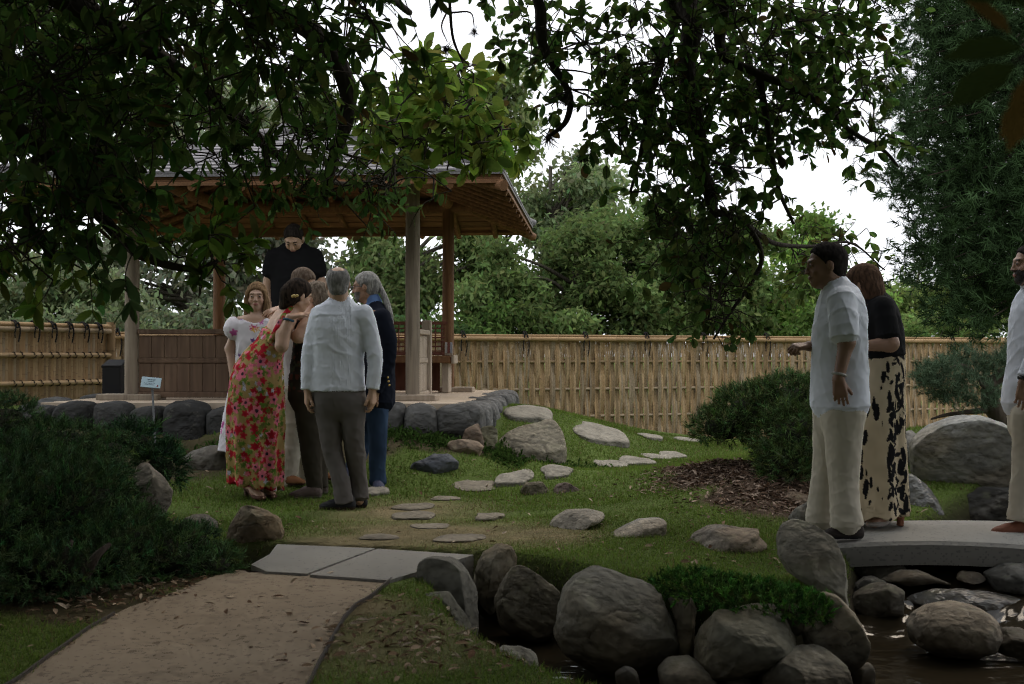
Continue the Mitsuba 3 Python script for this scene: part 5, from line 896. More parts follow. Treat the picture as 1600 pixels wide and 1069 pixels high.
# ---------------------------------------------------------------- people: signed distance shapes, meshed by surface nets
def d_cap(P, a, b, ra, rb):
    a, b = np.asarray(a), np.asarray(b); ab = b - a; t = np.clip((P - a) @ ab / (ab @ ab + 1e-12), 0, 1); q = P - a - t[:, None] * ab; return np.sqrt((q * q).sum(1)) - (ra + (rb - ra) * t)
def d_ell(P, c, r, R=None):
    q = P - c
    if R is not None: q = q @ R.T
    k0 = np.sqrt(((q / r) ** 2).sum(1)); k1 = np.sqrt(((q / (np.asarray(r) ** 2)) ** 2).sum(1)); return k0 * (k0 - 1) / np.maximum(k1, 1e-9)
def smin(a, b, k): h = np.clip(.5 + .5 * (b - a) / k, 0, 1); return b + (a - b) * h - k * h * (1 - h)
def smax(a, b, k): return -smin(-a, -b, k)
def d_loft(P, pts, w, d, right, front, n=3, caps=(1, 1)):
    """Distance to a stretch of elliptical sections: centres pts, half widths w along right, half depths d along front; flat ends, rounded joints."""
    S = np.column_stack([np.asarray(pts, float), w, d]); S = spline(S, n) if len(S) > 2 else S
    right = nrm(right); out = np.full(len(P), .3); last = len(S) - 2
    for i in range(len(S) - 1):
        a, b = S[i, :3], S[i + 1, :3]; ab = b - a; l = math.sqrt(ab @ ab + 1e-12); ax = ab / l; s_ = (P - a) @ ax; ex = np.maximum(-s_, s_ - l); sel = np.nonzero(ex < .10)[0]
        if not len(sel): continue
        q = P[sel] - a; s_ = s_[sel]; t = np.clip(s_ / l, 0, 1); e = s_ - t * l; r_ = nrm(right - ax * (right @ ax)); f_ = np.cross(ax, r_); W_ = S[i, 3] + (S[i + 1, 3] - S[i, 3]) * t; D_ = S[i, 4] + (S[i + 1, 4] - S[i, 4]) * t
        u, v = q @ r_, q @ f_; flat = ((e < 0) & (i == 0) & bool(caps[0])) | ((e > 0) & (i == last) & bool(caps[1])); ez = np.where(flat, 0, e) / np.minimum(W_, D_)
        k0 = np.sqrt((u / W_) ** 2 + (v / D_) ** 2 + ez ** 2) + 1e-6; k1 = np.sqrt((u / W_ ** 2) ** 2 + (v / D_ ** 2) ** 2 + (ez / np.minimum(W_, D_)) ** 2) + 1e-6; dd = k0 * (k0 - 1) / k1; dd = np.where(k0 < .02, -np.minimum(W_, D_), dd)
        dd = np.where(flat, np.maximum(dd, np.abs(e)), dd); out[sel] = np.minimum(out[sel], dd)
    return out
def nets(fn, lo, hi, h):
    """Surface nets of fn over a box, evaluated only near the surface."""
    lo = np.asarray(lo) - 3 * h; n = np.ceil((np.asarray(hi) + 3 * h - lo) / h).astype(int) + 1; B = 4; nc = -(-n // B) + 1
    cg = np.stack(np.meshgrid(*[np.arange(k) for k in nc], indexing='ij'), -1).reshape(-1, 3); cv = fn(lo + cg * (h * B)).reshape(nc)
    near = np.abs(cv) < h * B * 1.9
    val = np.repeat(np.repeat(np.repeat(np.sign(cv) * 1.0, B, 0), B, 1), B, 2); msk = np.zeros(val.shape, bool)
    nb = near.copy()
    for ax in range(3): nb |= np.roll(near, 1, ax) | np.roll(near, -1, ax)
    msk = np.repeat(np.repeat(np.repeat(nb, B, 0), B, 1), B, 2); idx = np.argwhere(msk); val[msk] = fn(lo + idx * h)
    # coarse cells hold the sign of their corner, so far cells stay clear of the surface
    V = val; s = V < 0; sh = np.array(V.shape) - 1
    c = [(i, j, k) for i in (0, 1) for j in (0, 1) for k in (0, 1)]
    sub = lambda A, o: A[o[0]:o[0] + sh[0], o[1]:o[1] + sh[1], o[2]:o[2] + sh[2]]
    cnt = sum(sub(s, o).astype(np.int8) for o in c); act = (cnt > 0) & (cnt < 8) & sub(msk, (0, 0, 0)) & sub(msk, (1, 1, 1)); cells = np.argwhere(act); ids = np.full(act.shape, -1); ids[act] = np.arange(len(cells))
    acc = np.zeros((len(cells), 3)); num = np.zeros(len(cells)); cvs = {o: V[cells[:, 0] + o[0], cells[:, 1] + o[1], cells[:, 2] + o[2]] for o in c}
    for a in c:
        for ax in range(3):
            if a[ax] == 0:
                b = list(a); b[ax] = 1; b = tuple(b); va, vb = cvs[a], cvs[b]; x = (va < 0) != (vb < 0); t = np.where(x, va / np.where(x, va - vb, 1), 0); p = np.tile(np.array(a, float), (len(cells), 1)); p[:, ax] += t; acc[x] += p[x]; num[x] += 1
    v = lo + (cells + acc / np.maximum(num, 1)[:, None]) * h; F = []
    for ax in range(3):
        o1, o2 = [(1, 2), (2, 0), (0, 1)][ax]; a = s; e = np.zeros(3, int); e[ax] = 1
        A = s[:-1, :-1, :-1]; Bb = s[e[0]:e[0] + sh[0], e[1]:e[1] + sh[1], e[2]:e[2] + sh[2]]; x = np.argwhere(A != Bb); x = x[(x[:, o1] > 0) & (x[:, o2] > 0)]
        u = np.zeros(3, int); u[o1] = 1; w = np.zeros(3, int); w[o2] = 1; g = lambda q: ids[q[:, 0], q[:, 1], q[:, 2]]; q = np.c_[g(x - u - w), g(x - w), g(x), g(x - u)]
        fl = s[x[:, 0], x[:, 1], x[:, 2]]; ok = (q >= 0).all(1); q = np.where(fl[:, None], q, q[:, ::-1])[ok]; F.append(q)
    F = np.vstack(F); return trimesh.Trimesh(v, np.vstack([F[:, [0, 1, 2]], F[:, [0, 2, 3]]]), process=False)
def folds(P, amp, f=(9, 9, 4.5), seed=0):
    q = P * np.array(f) + seed; q = q + .35 * q[:, [2, 0, 1]]; a = meshkit.fbm(q, 2, seed); n1 = meshkit.noise(q * np.array([1.9, 1.9, 1.0]) + 7, seed + 3); n2 = meshkit.noise(q * np.array([1.0, 1.0, 2.8]) + 3, seed + 5)
    return amp * ((a - .5) * 1.3 - .42 * np.exp(-((n1 - .5) / .08) ** 2) - .42 * np.exp(-((n2 - .5) / .09) ** 2) + .25)
class Person:
    def __init__(s, label, D, f, skin, category='person'):
        s.key = thing('person', label, 'person'); s.D, s.f, s.skin = D, nrm(np.array([f[0], f[1], 0.0])), np.array(skin); s.r = np.array([s.f[1], -s.f[0], 0.0]); s.prims = []; s.boxes = []; s.paint = []; s.covers = []; s.up = np.array([0, 0, 1.0])
    def J(s, x, y, d=0.0): return W(x, y, s.D + d)
    def m(s, px): return px * s.D / FPX
    def add(s, fn, k, *pts, r=.15):
        s.prims.append((fn, k, np.min(pts, axis=0) - r, np.max(pts, axis=0) + r)); s.boxes += [np.asarray(p) - r for p in pts] + [np.asarray(p) + r for p in pts]
    def cap(s, a, b, ra, rb, k=.03): s.add(lambda P: d_cap(P, a, b, ra, rb), k, a, b, r=max(ra, rb) + .02)
    def chain(s, pts, rs, k=.03):
        for i in range(len(pts) - 1): s.cap(pts[i], pts[i + 1], rs[i], rs[i + 1], k)
    def torso(s, pts, w, d, right=None, k=.04): s.add(lambda P: d_loft(P, pts, w, d, s.r if right is None else right, s.f), k, *pts, r=max(max(w), max(d)) + .05); 
    def head(s, c, fwd, sc=1.0, up=(0, 0, 1), neck=None, neck_r=.058, beard=None, brow=(.05, .035, .025), lips=(.30, .12, .10), jaw=1.0):
        f = nrm(fwd); u = np.array(up, float); u = nrm(u - f * (u @ f)); r = np.cross(f, u); R = np.array([r, f, u]); s.hc, s.hR, s.hs = np.asarray(c), R, sc
        def loc(P): return (P - c) @ R.T / sc
        def fn(P):
            q = loc(P); d = d_ell(q, (0, -.018, .035), (.074, .094, .082)); d = smin(d, d_ell(q, (0, .020, -.028), (.060 * jaw, .068, .088)), .03); d = smin(d, d_ell(q, (0, .052, -.090), (.028 * jaw, .028, .022)), .035); d = smin(d, d_cap(np.c_[np.abs(q[:, 0]), q[:, 1:]], (.048 * jaw, -.005, -.062), (.006, .050, -.090), .020, .020), .025)
            ax = np.abs(q[:, 0]); qa = np.c_[ax, q[:, 1:]]; d = smin(d, d_ell(qa, (.040, .056, -.032), (.022, .022, .024)), .02); d = smin(d, d_cap(qa, (.0, .084, .024), (.040, .074, .026), .010, .010), .014)
            d = smax(d, -d_ell(qa, (.032, .100, .004), (.017, .016, .011)), .012); d = smin(d, d_ell(qa, (.032, .080, .003), (.012, .012, .012)), .004)
            d = smin(d, d_cap(q, (0, .086, .010), (0, .100, -.030), .007, .011), .012); d = smin(d, d_ell(qa, (.010, .098, -.034), (.009, .010, .007)), .006)
            d = smin(d, d_ell(q, (0, .086, -.058), (.024, .010, .006)), .006); d = smin(d, d_ell(q, (0, .085, -.067), (.020, .010, .006)), .005); d = smin(d, d_ell(qa, (.078, -.010, -.008), (.009, .020, .032)), .008); return d * sc
        s.add(fn, .02, c, r=.17 * sc)
        if neck is not None: s.cap(c + (R.T @ np.array([0, -.022, -.055])) * sc, neck, neck_r * sc, neck_r * sc * 1.12, .025)
        def paint(P, C):
            q = loc(P); qa = np.c_[np.abs(q[:, 0]), q[:, 1:]]; near = (np.abs(q) < .16).all(1)
            def mix_(m, col): C[m & near] = np.array(col)
            rosy = sstep(.05, .0, np.linalg.norm(qa - np.array([.038, .07, -.03]), axis=1))[:, None] * near[:, None]; C[:] = C * (1 - .25 * rosy) + C * np.array([1.15, .85, .8]) * .25 * rosy
            if beard is not None:
                b = near & (q[:, 2] < -.035) & (q[:, 1] > .0) & (np.linalg.norm(qa - np.array([0, .09, -.062]), axis=1) > .016) & (q[:, 2] > -.13) & (q[:, 1] > .03 - (q[:, 2] + .035) * .3); C[b] = np.array(beard) * (.7 + .6 * meshkit.noise(P[b] * 120))[:, None]
            mix_(d_ell(q, (0, .092, -.062), (.024, .014, .009)) < 0, lips)
            mix_(d_ell(qa, (.033, .086, .024), (.021, .016, .0055)) < 0, brow); e = d_ell(qa, (.032, .090, .003), (.013, .012, .0065)) < 0; mix_(e, (.17, .15, .14)); mix_(e & (np.abs(qa[:, 0] - .032) < .0065), (.02, .015, .012))
        s.paint.append(paint)
    def H(s, x, y, z): return s.hc + (s.hR.T @ np.array([x, y, z])) * s.hs
    def hand(s, w, d, n, side=1, curl=.35, sc=1.0, spread=.10):
        """Palm, four fingers and a thumb from the wrist w along d; n is the palm's normal, side the side of the thumb along d x n."""
        d = nrm(d); n = nrm(np.asarray(n, float) - d * (np.asarray(n) @ d)); x = np.cross(d, n) * side; at = lambda a, b, c: w + (x * a + d * b + n * c) * sc
        fs = [(.030, .088, (.040, .024, .019)), (.010, .093, (.044, .027, .020)), (-.010, .090, (.041, .025, .020)), (-.028, .082, (.032, .020, .017))]
        def fn(P):
            o = None
            for i, (fx, fy, ls) in enumerate(fs):
                k = at(fx, fy, 0); a = d_cap(P, at(fx * .55, .0, 0), k, .018 * sc, .013 * sc); o = a if o is None else smin(o, a, .012)
            o = smin(o, d_cap(P, at(.012, .015, .008), at(.034, .045, .016), .019 * sc, .015 * sc), .012); f2 = None
            for i, (fx, fy, ls) in enumerate(fs):
                p = at(fx, fy, 0); ang = 0
                for j, l in enumerate(ls):
                    ang += curl * (1.0 + .18 * i) * (.7 + .5 * j); dd = d * math.cos(ang) + n * math.sin(ang) + x * (fx / .03) * spread; q = p + nrm(dd) * l * sc; a = d_cap(P, p, q, (.0092 - .0009 * j) * sc, (.0085 - .0009 * j) * sc); f2 = a if f2 is None else np.minimum(f2, a); p = q
            p = at(.034, .045, .016)
            for l, a_, c_ in ((.034, .75, .25), (.027, .5, .35)): q = p + nrm(x * a_ * .7 + d * .8 + n * c_) * l * sc; f2 = np.minimum(f2, d_cap(P, p, q, .0115 * sc, .0095 * sc)); p = q
            return smin(o, f2, .006)
        s.add(fn, .012, w, w + d * .1 * sc, r=.13 * sc)
    def body_fn(s):
        def fn(P):
            o = np.full(len(P), .4)
            for f, k, lo, hi in s.prims:
                ix = np.nonzero(((P > lo - .06) & (P < hi + .06)).all(1))[0]
                if len(ix): o[ix] = smin(o[ix], f(P[ix]), k)
            return o
        return fn
    def garment(s, name, fn, pts, col, r=.3, h=.008, bsdf='tinted_matte', paint=None, label=None, cover=True, holder=None, grain=.10):
        P = np.asarray(pts); m = nets(fn, P.min(0) - r, P.max(0) + r, h); v = np.array(m.vertices)
        C = paint(v) if paint else np.array(col) * (1 + grain * (meshkit.fbm(v * 30, 2, 5) - .5) * 2)[:, None]; k = part(holder or s.key, name, m, bsdf, True, label, color=np.clip(C, .003, .9))
        if cover: s.covers.append(fn)
        return k
    def finish(s, h=.0055):
        fn = s.body_fn(); B = np.array(s.boxes); m = nets(fn, B.min(0), B.max(0), h); v, f = np.array(m.vertices), np.array(m.faces)
        if s.covers:                                                   # the body goes on under the clothes in coarser faces
            dep = np.min([c(v) for c in s.covers], axis=0); hid = dep < -.006; cell = np.floor(v / .028).astype(np.int64); code = np.where(hid, cell[:, 0] * 4000003 + cell[:, 1] * 2003 + cell[:, 2], -np.arange(len(v)) - 10 ** 12); u, inv = np.unique(code, return_inverse=True)
            nv = np.zeros((len(u), 3)); cn = np.bincount(inv, minlength=len(u)); 
            for k in range(3): nv[:, k] = np.bincount(inv, v[:, k], len(u)) / cn
            f = inv[f]; ok = (f[:, 0] != f[:, 1]) & (f[:, 1] != f[:, 2]) & (f[:, 0] != f[:, 2]); v, f = nv, f[ok]
        C = s.skin * (.85 + .3 * meshkit.fbm(v * 18, 3, 9))[:, None] * (1 + .08 * (meshkit.fbm(v * 60, 2, 4) - .5))[:, None]
        for p in s.paint: p(v, C)
        put(s.key, trimesh.Trimesh(v, f, process=False), 'skin', True, color=np.clip(C, .005, .8))
scene['skin'] = two(princ(VC(), .5, .45))
def sleeve(s, pts, rs): return lambda P: d_loft(P, pts, rs, rs, s.r, s.f)
def legs_fn(s, legs, pelvis, amp=.006, seed=0, cuffs=True):
    """Trousers: legs = [(points, radii)], pelvis = (points, w, d)."""
    def fn(P):
        d = d_loft(P, *pelvis, s.r, s.f, 3, (1, 0)); g = None
        for pts, rs in legs: e = d_loft(P, pts, rs, np.array(rs) * 1.05, s.r, s.f, 3, (0, 1)); g = e if g is None else smin(g, e, .008)
        d = smin(d, g, .035)
        zc = min(p[0][-1][2] for p in legs); zk = np.mean([p[0][len(p[0]) // 2][2] for p in legs]); low = sstep(zc + .16, zc + .02, P[:, 2]); kn = np.exp(-((P[:, 2] - zk) / .10) ** 2)
        return d + folds(P, amp, (8, 8, 4), seed) + low * folds(P, amp * 1.0, (7, 7, 22), seed + 5) + kn * folds(P, amp * .7, (10, 10, 14), seed + 6)
    pts = [q for p in legs for q in p[0]] + list(pelvis[0]); return fn, pts
def hair_cap(s, cut=.02, grow=.012, nape=-.075, bald=None, seed=0, extra=None, kx=.02):
    def fn(P):
        q = (P - s.hc) @ s.hR.T / s.hs; d = d_ell(q, (0, -.020, .036), (.074 + grow, .094 + grow, .082 + grow)); d = smin(d, d_ell(q, (0, -.045, -.03), (.060 + grow * .6, .055 + grow, .07)), .03)
        d = np.maximum(d, q[:, 1] * .8 - q[:, 2] * .6 - cut); d = np.maximum(d, nape - q[:, 2]); ear = d_ell(np.c_[np.abs(q[:, 0]), q[:, 1:]], (.085, -.004, -.012), (.03, .020, .036)); d = np.maximum(d, -ear)
        if bald is not None: d = np.maximum(d, -d_ell(q, bald[0], bald[1]))
        d = d * s.hs
        if extra is not None: d = smin(d, extra(P), kx)
        return d + .006 * (meshkit.fbm(P * np.array([120, 120, 14]), 2, seed) - .5) + .006 * (meshkit.fbm(P * 30, 2, seed + 1) - .5)
    return fn
def hair_paint(s, c0, c1, seed=0, f=(90, 90, 16)):
    def fn(v): t = sstep(.30, .72, meshkit.fbm(v * np.array(f) * 1.3, 3, seed))[:, None]; return np.array(c0) * (1 - t) + np.array(c1) * t
    return fn
def shoe(s, heel, toe, w=.045, hgt=.085, col=(.02, .02, .02), sole=(.02, .02, .02), base=None, ankle=None, name='shoe', label=None, solet=.022, bsdf='tinted', band=None):
    heel, toe = np.array(heel, float), np.array(toe, float); z0 = base; heel[2] = toe[2] = z0; d = nrm(toe - heel); l = np.linalg.norm(toe - heel); r = np.array([d[1], -d[0], 0]); at = lambda a, h: heel + d * a * l + np.array([0, 0, h])
    def fn(P):
        a = d_loft(P, [at(.02, .035), at(.2, .038), at(.5, .034), at(.78, .030), at(.97, .022)], [w * .62, w * .82, w * .82, w, w * .62], [.050, .048, .042, .034, .022], r, [0, 0, 1]); a = smin(a, d_cap(P, at(.18, .04), at(.20, hgt), w * .80, w * .74), .03); a = smin(a, d_cap(P, at(.3, .05), at(.62, .045), w * .62, w * .5), .03)
        return np.maximum(a, z0 + .004 - P[:, 2])
    def paint(v):
        C = np.tile(np.array(col, float), (len(v), 1)) * (.85 + .3 * meshkit.fbm(v * 25, 2, 3))[:, None]; C[v[:, 2] < z0 + solet] = sole
        if band is not None: k = (v[:, 2] > z0 + .055) & (((v - heel) @ d / l) > .25) & (((v - heel) @ d / l) < .55); C[k] = band
        return C
    return s.garment(name, fn, [heel, toe, heel + np.array([0, 0, hgt])], col, r=.08, h=.006, bsdf=bsdf, paint=paint, label=label, cover=False)
WHITE, CREAM = (.60, .63, .69), (.47, .43, .35)
SK1, SK2, SK3 = (.43, .27, .185), (.30, .175, .115), (.24, .135, .09)

# -- the man in the white guayabera seen from behind
p = Person('balding grey haired man seen from behind in a white pleated shirt and grey trousers', 9.2, (-.28, .96), SK1); J = p.J
nb = J(531, 474); p.head(J(528, 444), (-.15, 1, -.05), 1.02, neck=nb, neck_r=.062)
sl_ = [[J(500, 492), J(490, 525), J(483, 562, -.02), J(480, 609, -.04)], [J(569, 491), J(579, 525), J(586, 562, -.02), J(582, 608, -.04)]]
p.torso([J(530, 482), J(530, 520), J(530, 580), J(530, 640)], [.15, .155, .145, .15], [.08, .095, .09, .10])
for q, sd in zip(sl_, (1, -1)):
    p.chain(q, [.046, .044, .038, .027], .02); e = q[3]; p.hand(e + np.array([0, 0, -.01]), (-.05 * sd, .1, -1), (sd * .9, .35, 0), sd, .38)
st = ([J(531, 471), J(530, 480), J(530, 492), J(529, 515), J(529, 560), J(529, 596), J(529, 611)], [.066, .115, .175, .195, .183, .19, .20], [.066, .085, .105, .128, .122, .125, .13])
cl = ([J(531, 466), J(531, 478)], [.070, .074], [.068, .076])
def fn(P, p=p, st=st, sl_=sl_, cl=cl):
    d = d_loft(P, *st, p.r, p.f)
    for q in sl_: d = smin(d, d_loft(P, q, [.070, .064, .056, .048], [.070, .066, .058, .050], p.r, p.f, 3, (0, 1)), .03)
    u = (P - st[0][3]) @ p.r; pl = np.where(np.abs(u) < .075, .0022 * np.cos(u * 2 * np.pi / .016), 0) * (((P - st[0][3]) @ p.f) < 0); hem = p.J(529, 611)[2]
    d = np.maximum(d, hem - P[:, 2] - .9 * (np.abs((P - p.J(529, 600)) @ p.r) > .205)); d = smin(d, d_loft(P, *cl, p.r, p.f), .006); return d + folds(P, .0075, (7, 7, 4), 2) + folds(P, .003, (16, 16, 10), 7) + pl
p.garment('shirt', fn, np.vstack([st[0]] + sl_), WHITE, h=.006)
lg = [([J(512, 632), J(515, 668), J(520, 708), J(533, 752, -.03), J(538, 786, -.04)], [.100, .084, .071, .063, .070]), ([J(551, 632), J(551, 668), J(555, 708, .02), J(561, 752, .06), J(562, 778, .06)], [.100, .084, .071, .062, .067])]
fn, pts = legs_fn(p, lg, ([J(530, 598), J(530, 620), J(530, 636)], [.175, .185, .165], [.115, .125, .11]), .007, 3); p.garment('trousers', fn, pts, (.105, .095, .088), h=.0075)
for (q, _), dd in zip(lg, (0, 0)): p.chain(list(q[:4]) + [q[4] - np.array([0, 0, .02])], [.06, .055, .045, .038, .036])
z = tz(*J(540, 797)[:2]); a = J(553, 795, -.03); b = J(500, 795, -.05); shoe(p, a, b, .047, .13, (.014, .014, .016), (.035, .022, .016), z - .004, name='boot'); a = J(570, 793, .07); b = J(535, 790, .16); shoe(p, a, b, .045, .13, (.014, .014, .016), (.035, .022, .016), tz(a[0], a[1]) - .004, name='boot')
p.garment('hair', hair_cap(p, .016, .010, -.085, ((0, -.055, .122), (.060, .080, .055)), 4), [p.hc], 0, r=.15, h=.0055, paint=hair_paint(p, (.12, .115, .11), (.26, .25, .24), 3), cover=False)
p.finish()

# -- the man in the navy blazer with a grey ponytail
p = Person('man with a long grey ponytail and glasses in a navy blazer and blue jeans', 10.35, (-.93, -.15), SK2); J = p.J
nb = J(583, 481); p.head(J(570, 449), (-1, .05, -.10), 1.0, neck=nb, beard=(.12, .115, .11))
p.torso([J(588, 486), J(590, 530), J(589, 620)], [.17, .16, .15], [.095, .11, .11])
ar = [[J(597, 496, -.17), J(606, 530, -.21), J(605, 565, -.22), J(587, 612, -.24)], [J(585, 496, .17), J(576, 560, .2), J(570, 612, .1)]]
p.chain(ar[0], [.045, .043, .038, .027]); p.hand(ar[0][3], (-.5, -.05, -.85), (.1, 1, 0), 1, .4)
st = ([J(584, 478), J(588, 487), J(590, 502), J(592, 530), J(591, 575), J(590, 612), J(589, 628)], [.075, .13, .195, .205, .19, .195, .205], [.07, .085, .115, .135, .135, .14, .145])
def fn(P, p=p, st=st, ar=ar):
    d = d_loft(P, *st, p.r, p.f); d = smin(d, d_loft(P, ar[0], [.072, .068, .062, .052], [.072, .07, .062, .052], p.r, p.f, 3, (0, 1)), .03); d = smin(d, d_loft(P, ar[1], [.072, .062, .052], [.072, .062, .052], p.r, p.f, 3, (0, 1)), .03); v = (P - st[0][1]) @ p.f
    return smax(d, -d_ell(P, st[0][0] + p.f * .10 + np.array([0, 0, .0]), (.075, .075, .09)), .01) + folds(P, .007, (7, 7, 5), 12)
p.garment('blazer', fn, np.vstack([st[0]] + ar), (.007, .009, .016), h=.0075)
p.garment('shirt_collar', lambda P, p=p: d_loft(P, [p.J(580, 466), p.J(583, 474), p.J(586, 490)], [.066, .072, .10], [.066, .072, .09], p.r, p.f), [p.J(583, 478)], (.10, .17, .34), r=.15, h=.006)
bs = [trimesh.creation.icosphere(1, .009) for _ in range(3)]
for i, bb in enumerate(bs): bb.apply_translation(J(606 + 1.2 * i, 590 + 6 * i, -.285)); part(p.key, 'button', bb, 'tinted_gloss', True, color=np.tile([.45, .30, .08], (len(bb.vertices), 1)))
lg = [([J(588, 630, -.09), J(590, 665, -.09), J(590, 700, -.09), J(590, 740, -.08), J(591, 755, -.08)], [.090, .078, .068, .062, .066]), ([J(578, 630, .1), J(566, 690, .12), J(548, 745, .12), J(545, 757, .12)], [.095, .075, .066, .068])]
fn, pts = legs_fn(p, lg, ([J(589, 600), J(589, 620), J(588, 634)], [.17, .17, .15], [.11, .12, .105]), .006, 13)
def jean(v): t = meshkit.fbm(v * np.array([14, 14, 5]), 3, 2)[:, None]; return np.array([.028, .048, .085]) * (.45 + 1.1 * t)
p.garment('jeans', fn, pts, 0, h=.0075, paint=jean); p.chain(lg[0][0], [.06, .055, .045, .038, .036]); p.chain(lg[1][0], [.06, .045, .038, .036])
z = W(590, 764, 10.3)[2]; shoe(p, J(586, 760, .02), J(594, 768, -.26), .048, .10, (.035, .04, .075), (.55, .55, .56), z, name='sneaker', label='navy sneaker with orange laces and a white sole', solet=.03, band=(.50, .16, .04)); shoe(p, J(548, 760, .18), J(538, 768, -.10), .048, .10, (.035, .04, .075), (.55, .55, .56), tz(*J(548, 760, .1)[:2]), name='sneaker', solet=.03)
tail = [p.H(0, -.095, .02), p.H(0, -.125, -.01), J(606, 478, -.05), J(611, 500, -.08), J(613, 512, -.08)]
p.garment('hair', hair_cap(p, .014, .012, -.07, None, 14, lambda P, t=tail, p=p: d_loft(P, t, [.03, .022, .028, .022, .008], [.03, .022, .026, .02, .008], p.r, p.f)), [p.hc] + tail, 0, r=.16, h=.006, paint=hair_paint(p, (.14, .135, .13), (.33, .32, .30), 7), cover=False)
gl = []
for sx in (-1, 1):
    gl.append(tube([p.H(sx * (.033 + .021 * math.cos(a)), .107 - .012 * abs(math.cos(a)), .003 + .015 * math.sin(a)) for a in np.linspace(0, 2 * np.pi, 15)], .0020, 5)); gl.append(tube([p.H(sx * .054, .097, .006), p.H(sx * .077, .05, .008), p.H(sx * .080, -.01, .004)], .002, 5))
gl.append(tube([p.H(-.012, .106, .006), p.H(.012, .106, .006)], .002, 5)); m = cat_mesh(gl); part(p.key, 'glasses', m, 'tinted_gloss', True, color=np.tile([.05, .05, .055], (len(m.vertices), 1)))
p.finish()

# -- the man in black on the platform, looking down
p = Person('tall dark haired man in a black polo shirt standing on the platform looking down', 12.2, (0, -1), SK1); J = p.J
nb = J(460, 396); p.head(J(459, 374, -.08), (-.06, -.78, -.62), 1.10, neck=nb, neck_r=.064, jaw=1.08); zf = FLOOR
ar = [[J(429, 401), J(416, 452, .02), J(424, 500, -.05)], [J(491, 401), J(504, 452, .02), J(497, 500, -.05)]]
for q, sd in zip(ar, (-1, 1)): p.chain(q, [.055, .047, .032]); p.hand(q[2], (.1 * -sd, -.1, -1), (-sd, .2, 0), sd, .4)
st = ([J(460, 386), J(460, 391), J(460, 402), J(460, 430), J(460, 490), J(460, 522)], [.085, .15, .205, .225, .215, .22], [.075, .095, .12, .145, .14, .14])
p.torso([J(460, 412), J(460, 450), J(460, 520)], [.2, .2, .18], [.1, .11, .11])
def fn(P, p=p, st=st, ar=ar):
    d = d_loft(P, *st, p.r, p.f)
    for q in ar: d = smin(d, d_loft(P, [q[0], q[0] * .7 + q[1] * .3, q[0] * .48 + q[1] * .52], [.082, .085, .082], [.082, .085, .082], p.r, p.f, 3, (0, 1)), .04)
    return smin(d, d_loft(P, [p.J(460, 383), p.J(460, 392)], [.074, .08], [.072, .08], p.r, p.f), .008) + folds(P, .007, (7, 7, 4), 22)
p.garment('polo_shirt', fn, np.vstack([st[0]] + ar), (.010, .010, .011), h=.008)
lg = [([J(443, 535), J(442, 575), J(442, 622)], [.11, .085, .075]), ([J(477, 535), J(478, 575), J(478, 622)], [.11, .085, .075])]
fn, pts = legs_fn(p, lg, ([J(460, 512), J(460, 545)], [.2, .19], [.13, .13]), .005, 23); p.garment('trousers', fn, pts, (.03, .03, .033), h=.010)
for (q, _), x in zip(lg, (442, 478)): p.chain([q[0], q[1], q[2]], [.08, .06, .045]); h_ = J(x, 625, .1); t_ = J(x, 630, -.18); shoe(p, h_, t_, .05, .09, (.02, .018, .016), (.02, .02, .02), zf)
p.garment('hair', hair_cap(p, .012, .010, -.06, None, 24), [p.hc], 0, r=.15, h=.006, paint=hair_paint(p, (.012, .010, .008), (.03, .024, .02), 3), cover=False); p.finish(.0065)

# -- the woman in the white embroidered dress facing the camera
p = Person('woman with long light brown hair in a white puff sleeved dress with embroidered flowers', 10.5, (.12, -.99), (.37, .235, .165)); J = p.J
nb = J(399, 497); p.head(J(401, 464), (.10, -1, -.04), .97, neck=nb, neck_r=.048, brow=(.12, .075, .045))
ar = [[J(372, 503), J(359, 545, .02), J(364, 592, -.05)], [J(427, 503), J(436, 545, .04), J(430, 590, -.02)]]
for q, sd in zip(ar, (-1, 1)): p.chain(q, [.042, .036, .024]); p.hand(q[2], (.1 * -sd, -.15, -1), (-sd, .2, 0), sd, .4, .9)
p.torso([J(399, 497), J(399, 520), J(396, 600)], [.13, .14, .14], [.07, .09, .10]); st = ([J(399, 502), J(399, 512), J(398, 545), J(395, 575), J(391, 620), J(386, 706)], [.125, .155, .150, .150, .19, .235], [.075, .10, .115, .10, .15, .18])
def fn(P, p=p, st=st, ar=ar):
    d = d_loft(P, *st, p.r, p.f)
    for q, sx in zip(ar, (-1, 1)): d = smin(d, d_ell(P, q[0] + np.array([sx * .03, 0, -.055]), (.085, .085, .095)), .02)
    d = smax(d, -d_ell(P, p.J(399, 493), (.105, .14, .075)), .01); return d + folds(P, .009, (9, 9, 3), 32) + folds(P, .003, (30, 30, 5), 8)
def flower_print(base, centres, rng, leaf=None):
    """Colours a fabric's points: flowers of (centre, radius, colour, eye) on the cloth."""
    def f(v):
        C = np.tile(np.array(base, float), (len(v), 1)) * (.85 + .3 * meshkit.fbm(v * 20, 2, 2))[:, None]
        for c, r, colr, eye in centres:
            q = v - c; d = np.linalg.norm(q, axis=1); m = d < r * 1.3
            if not m.any(): continue
            a = np.arctan2(q[m, 2], q[m, 0] + q[m, 1] * .4); rad = r * (.80 + .22 * np.cos(a * 5 + c[0] * 90)) ; t = d[m] < rad; ix = np.nonzero(m)[0][t]; C[ix] = np.array(colr) * (.8 + .3 * (d[ix] / r))[:, None]
            if eye is not None: C[np.nonzero(d < r * .27)[0]] = eye
        return C
    return f
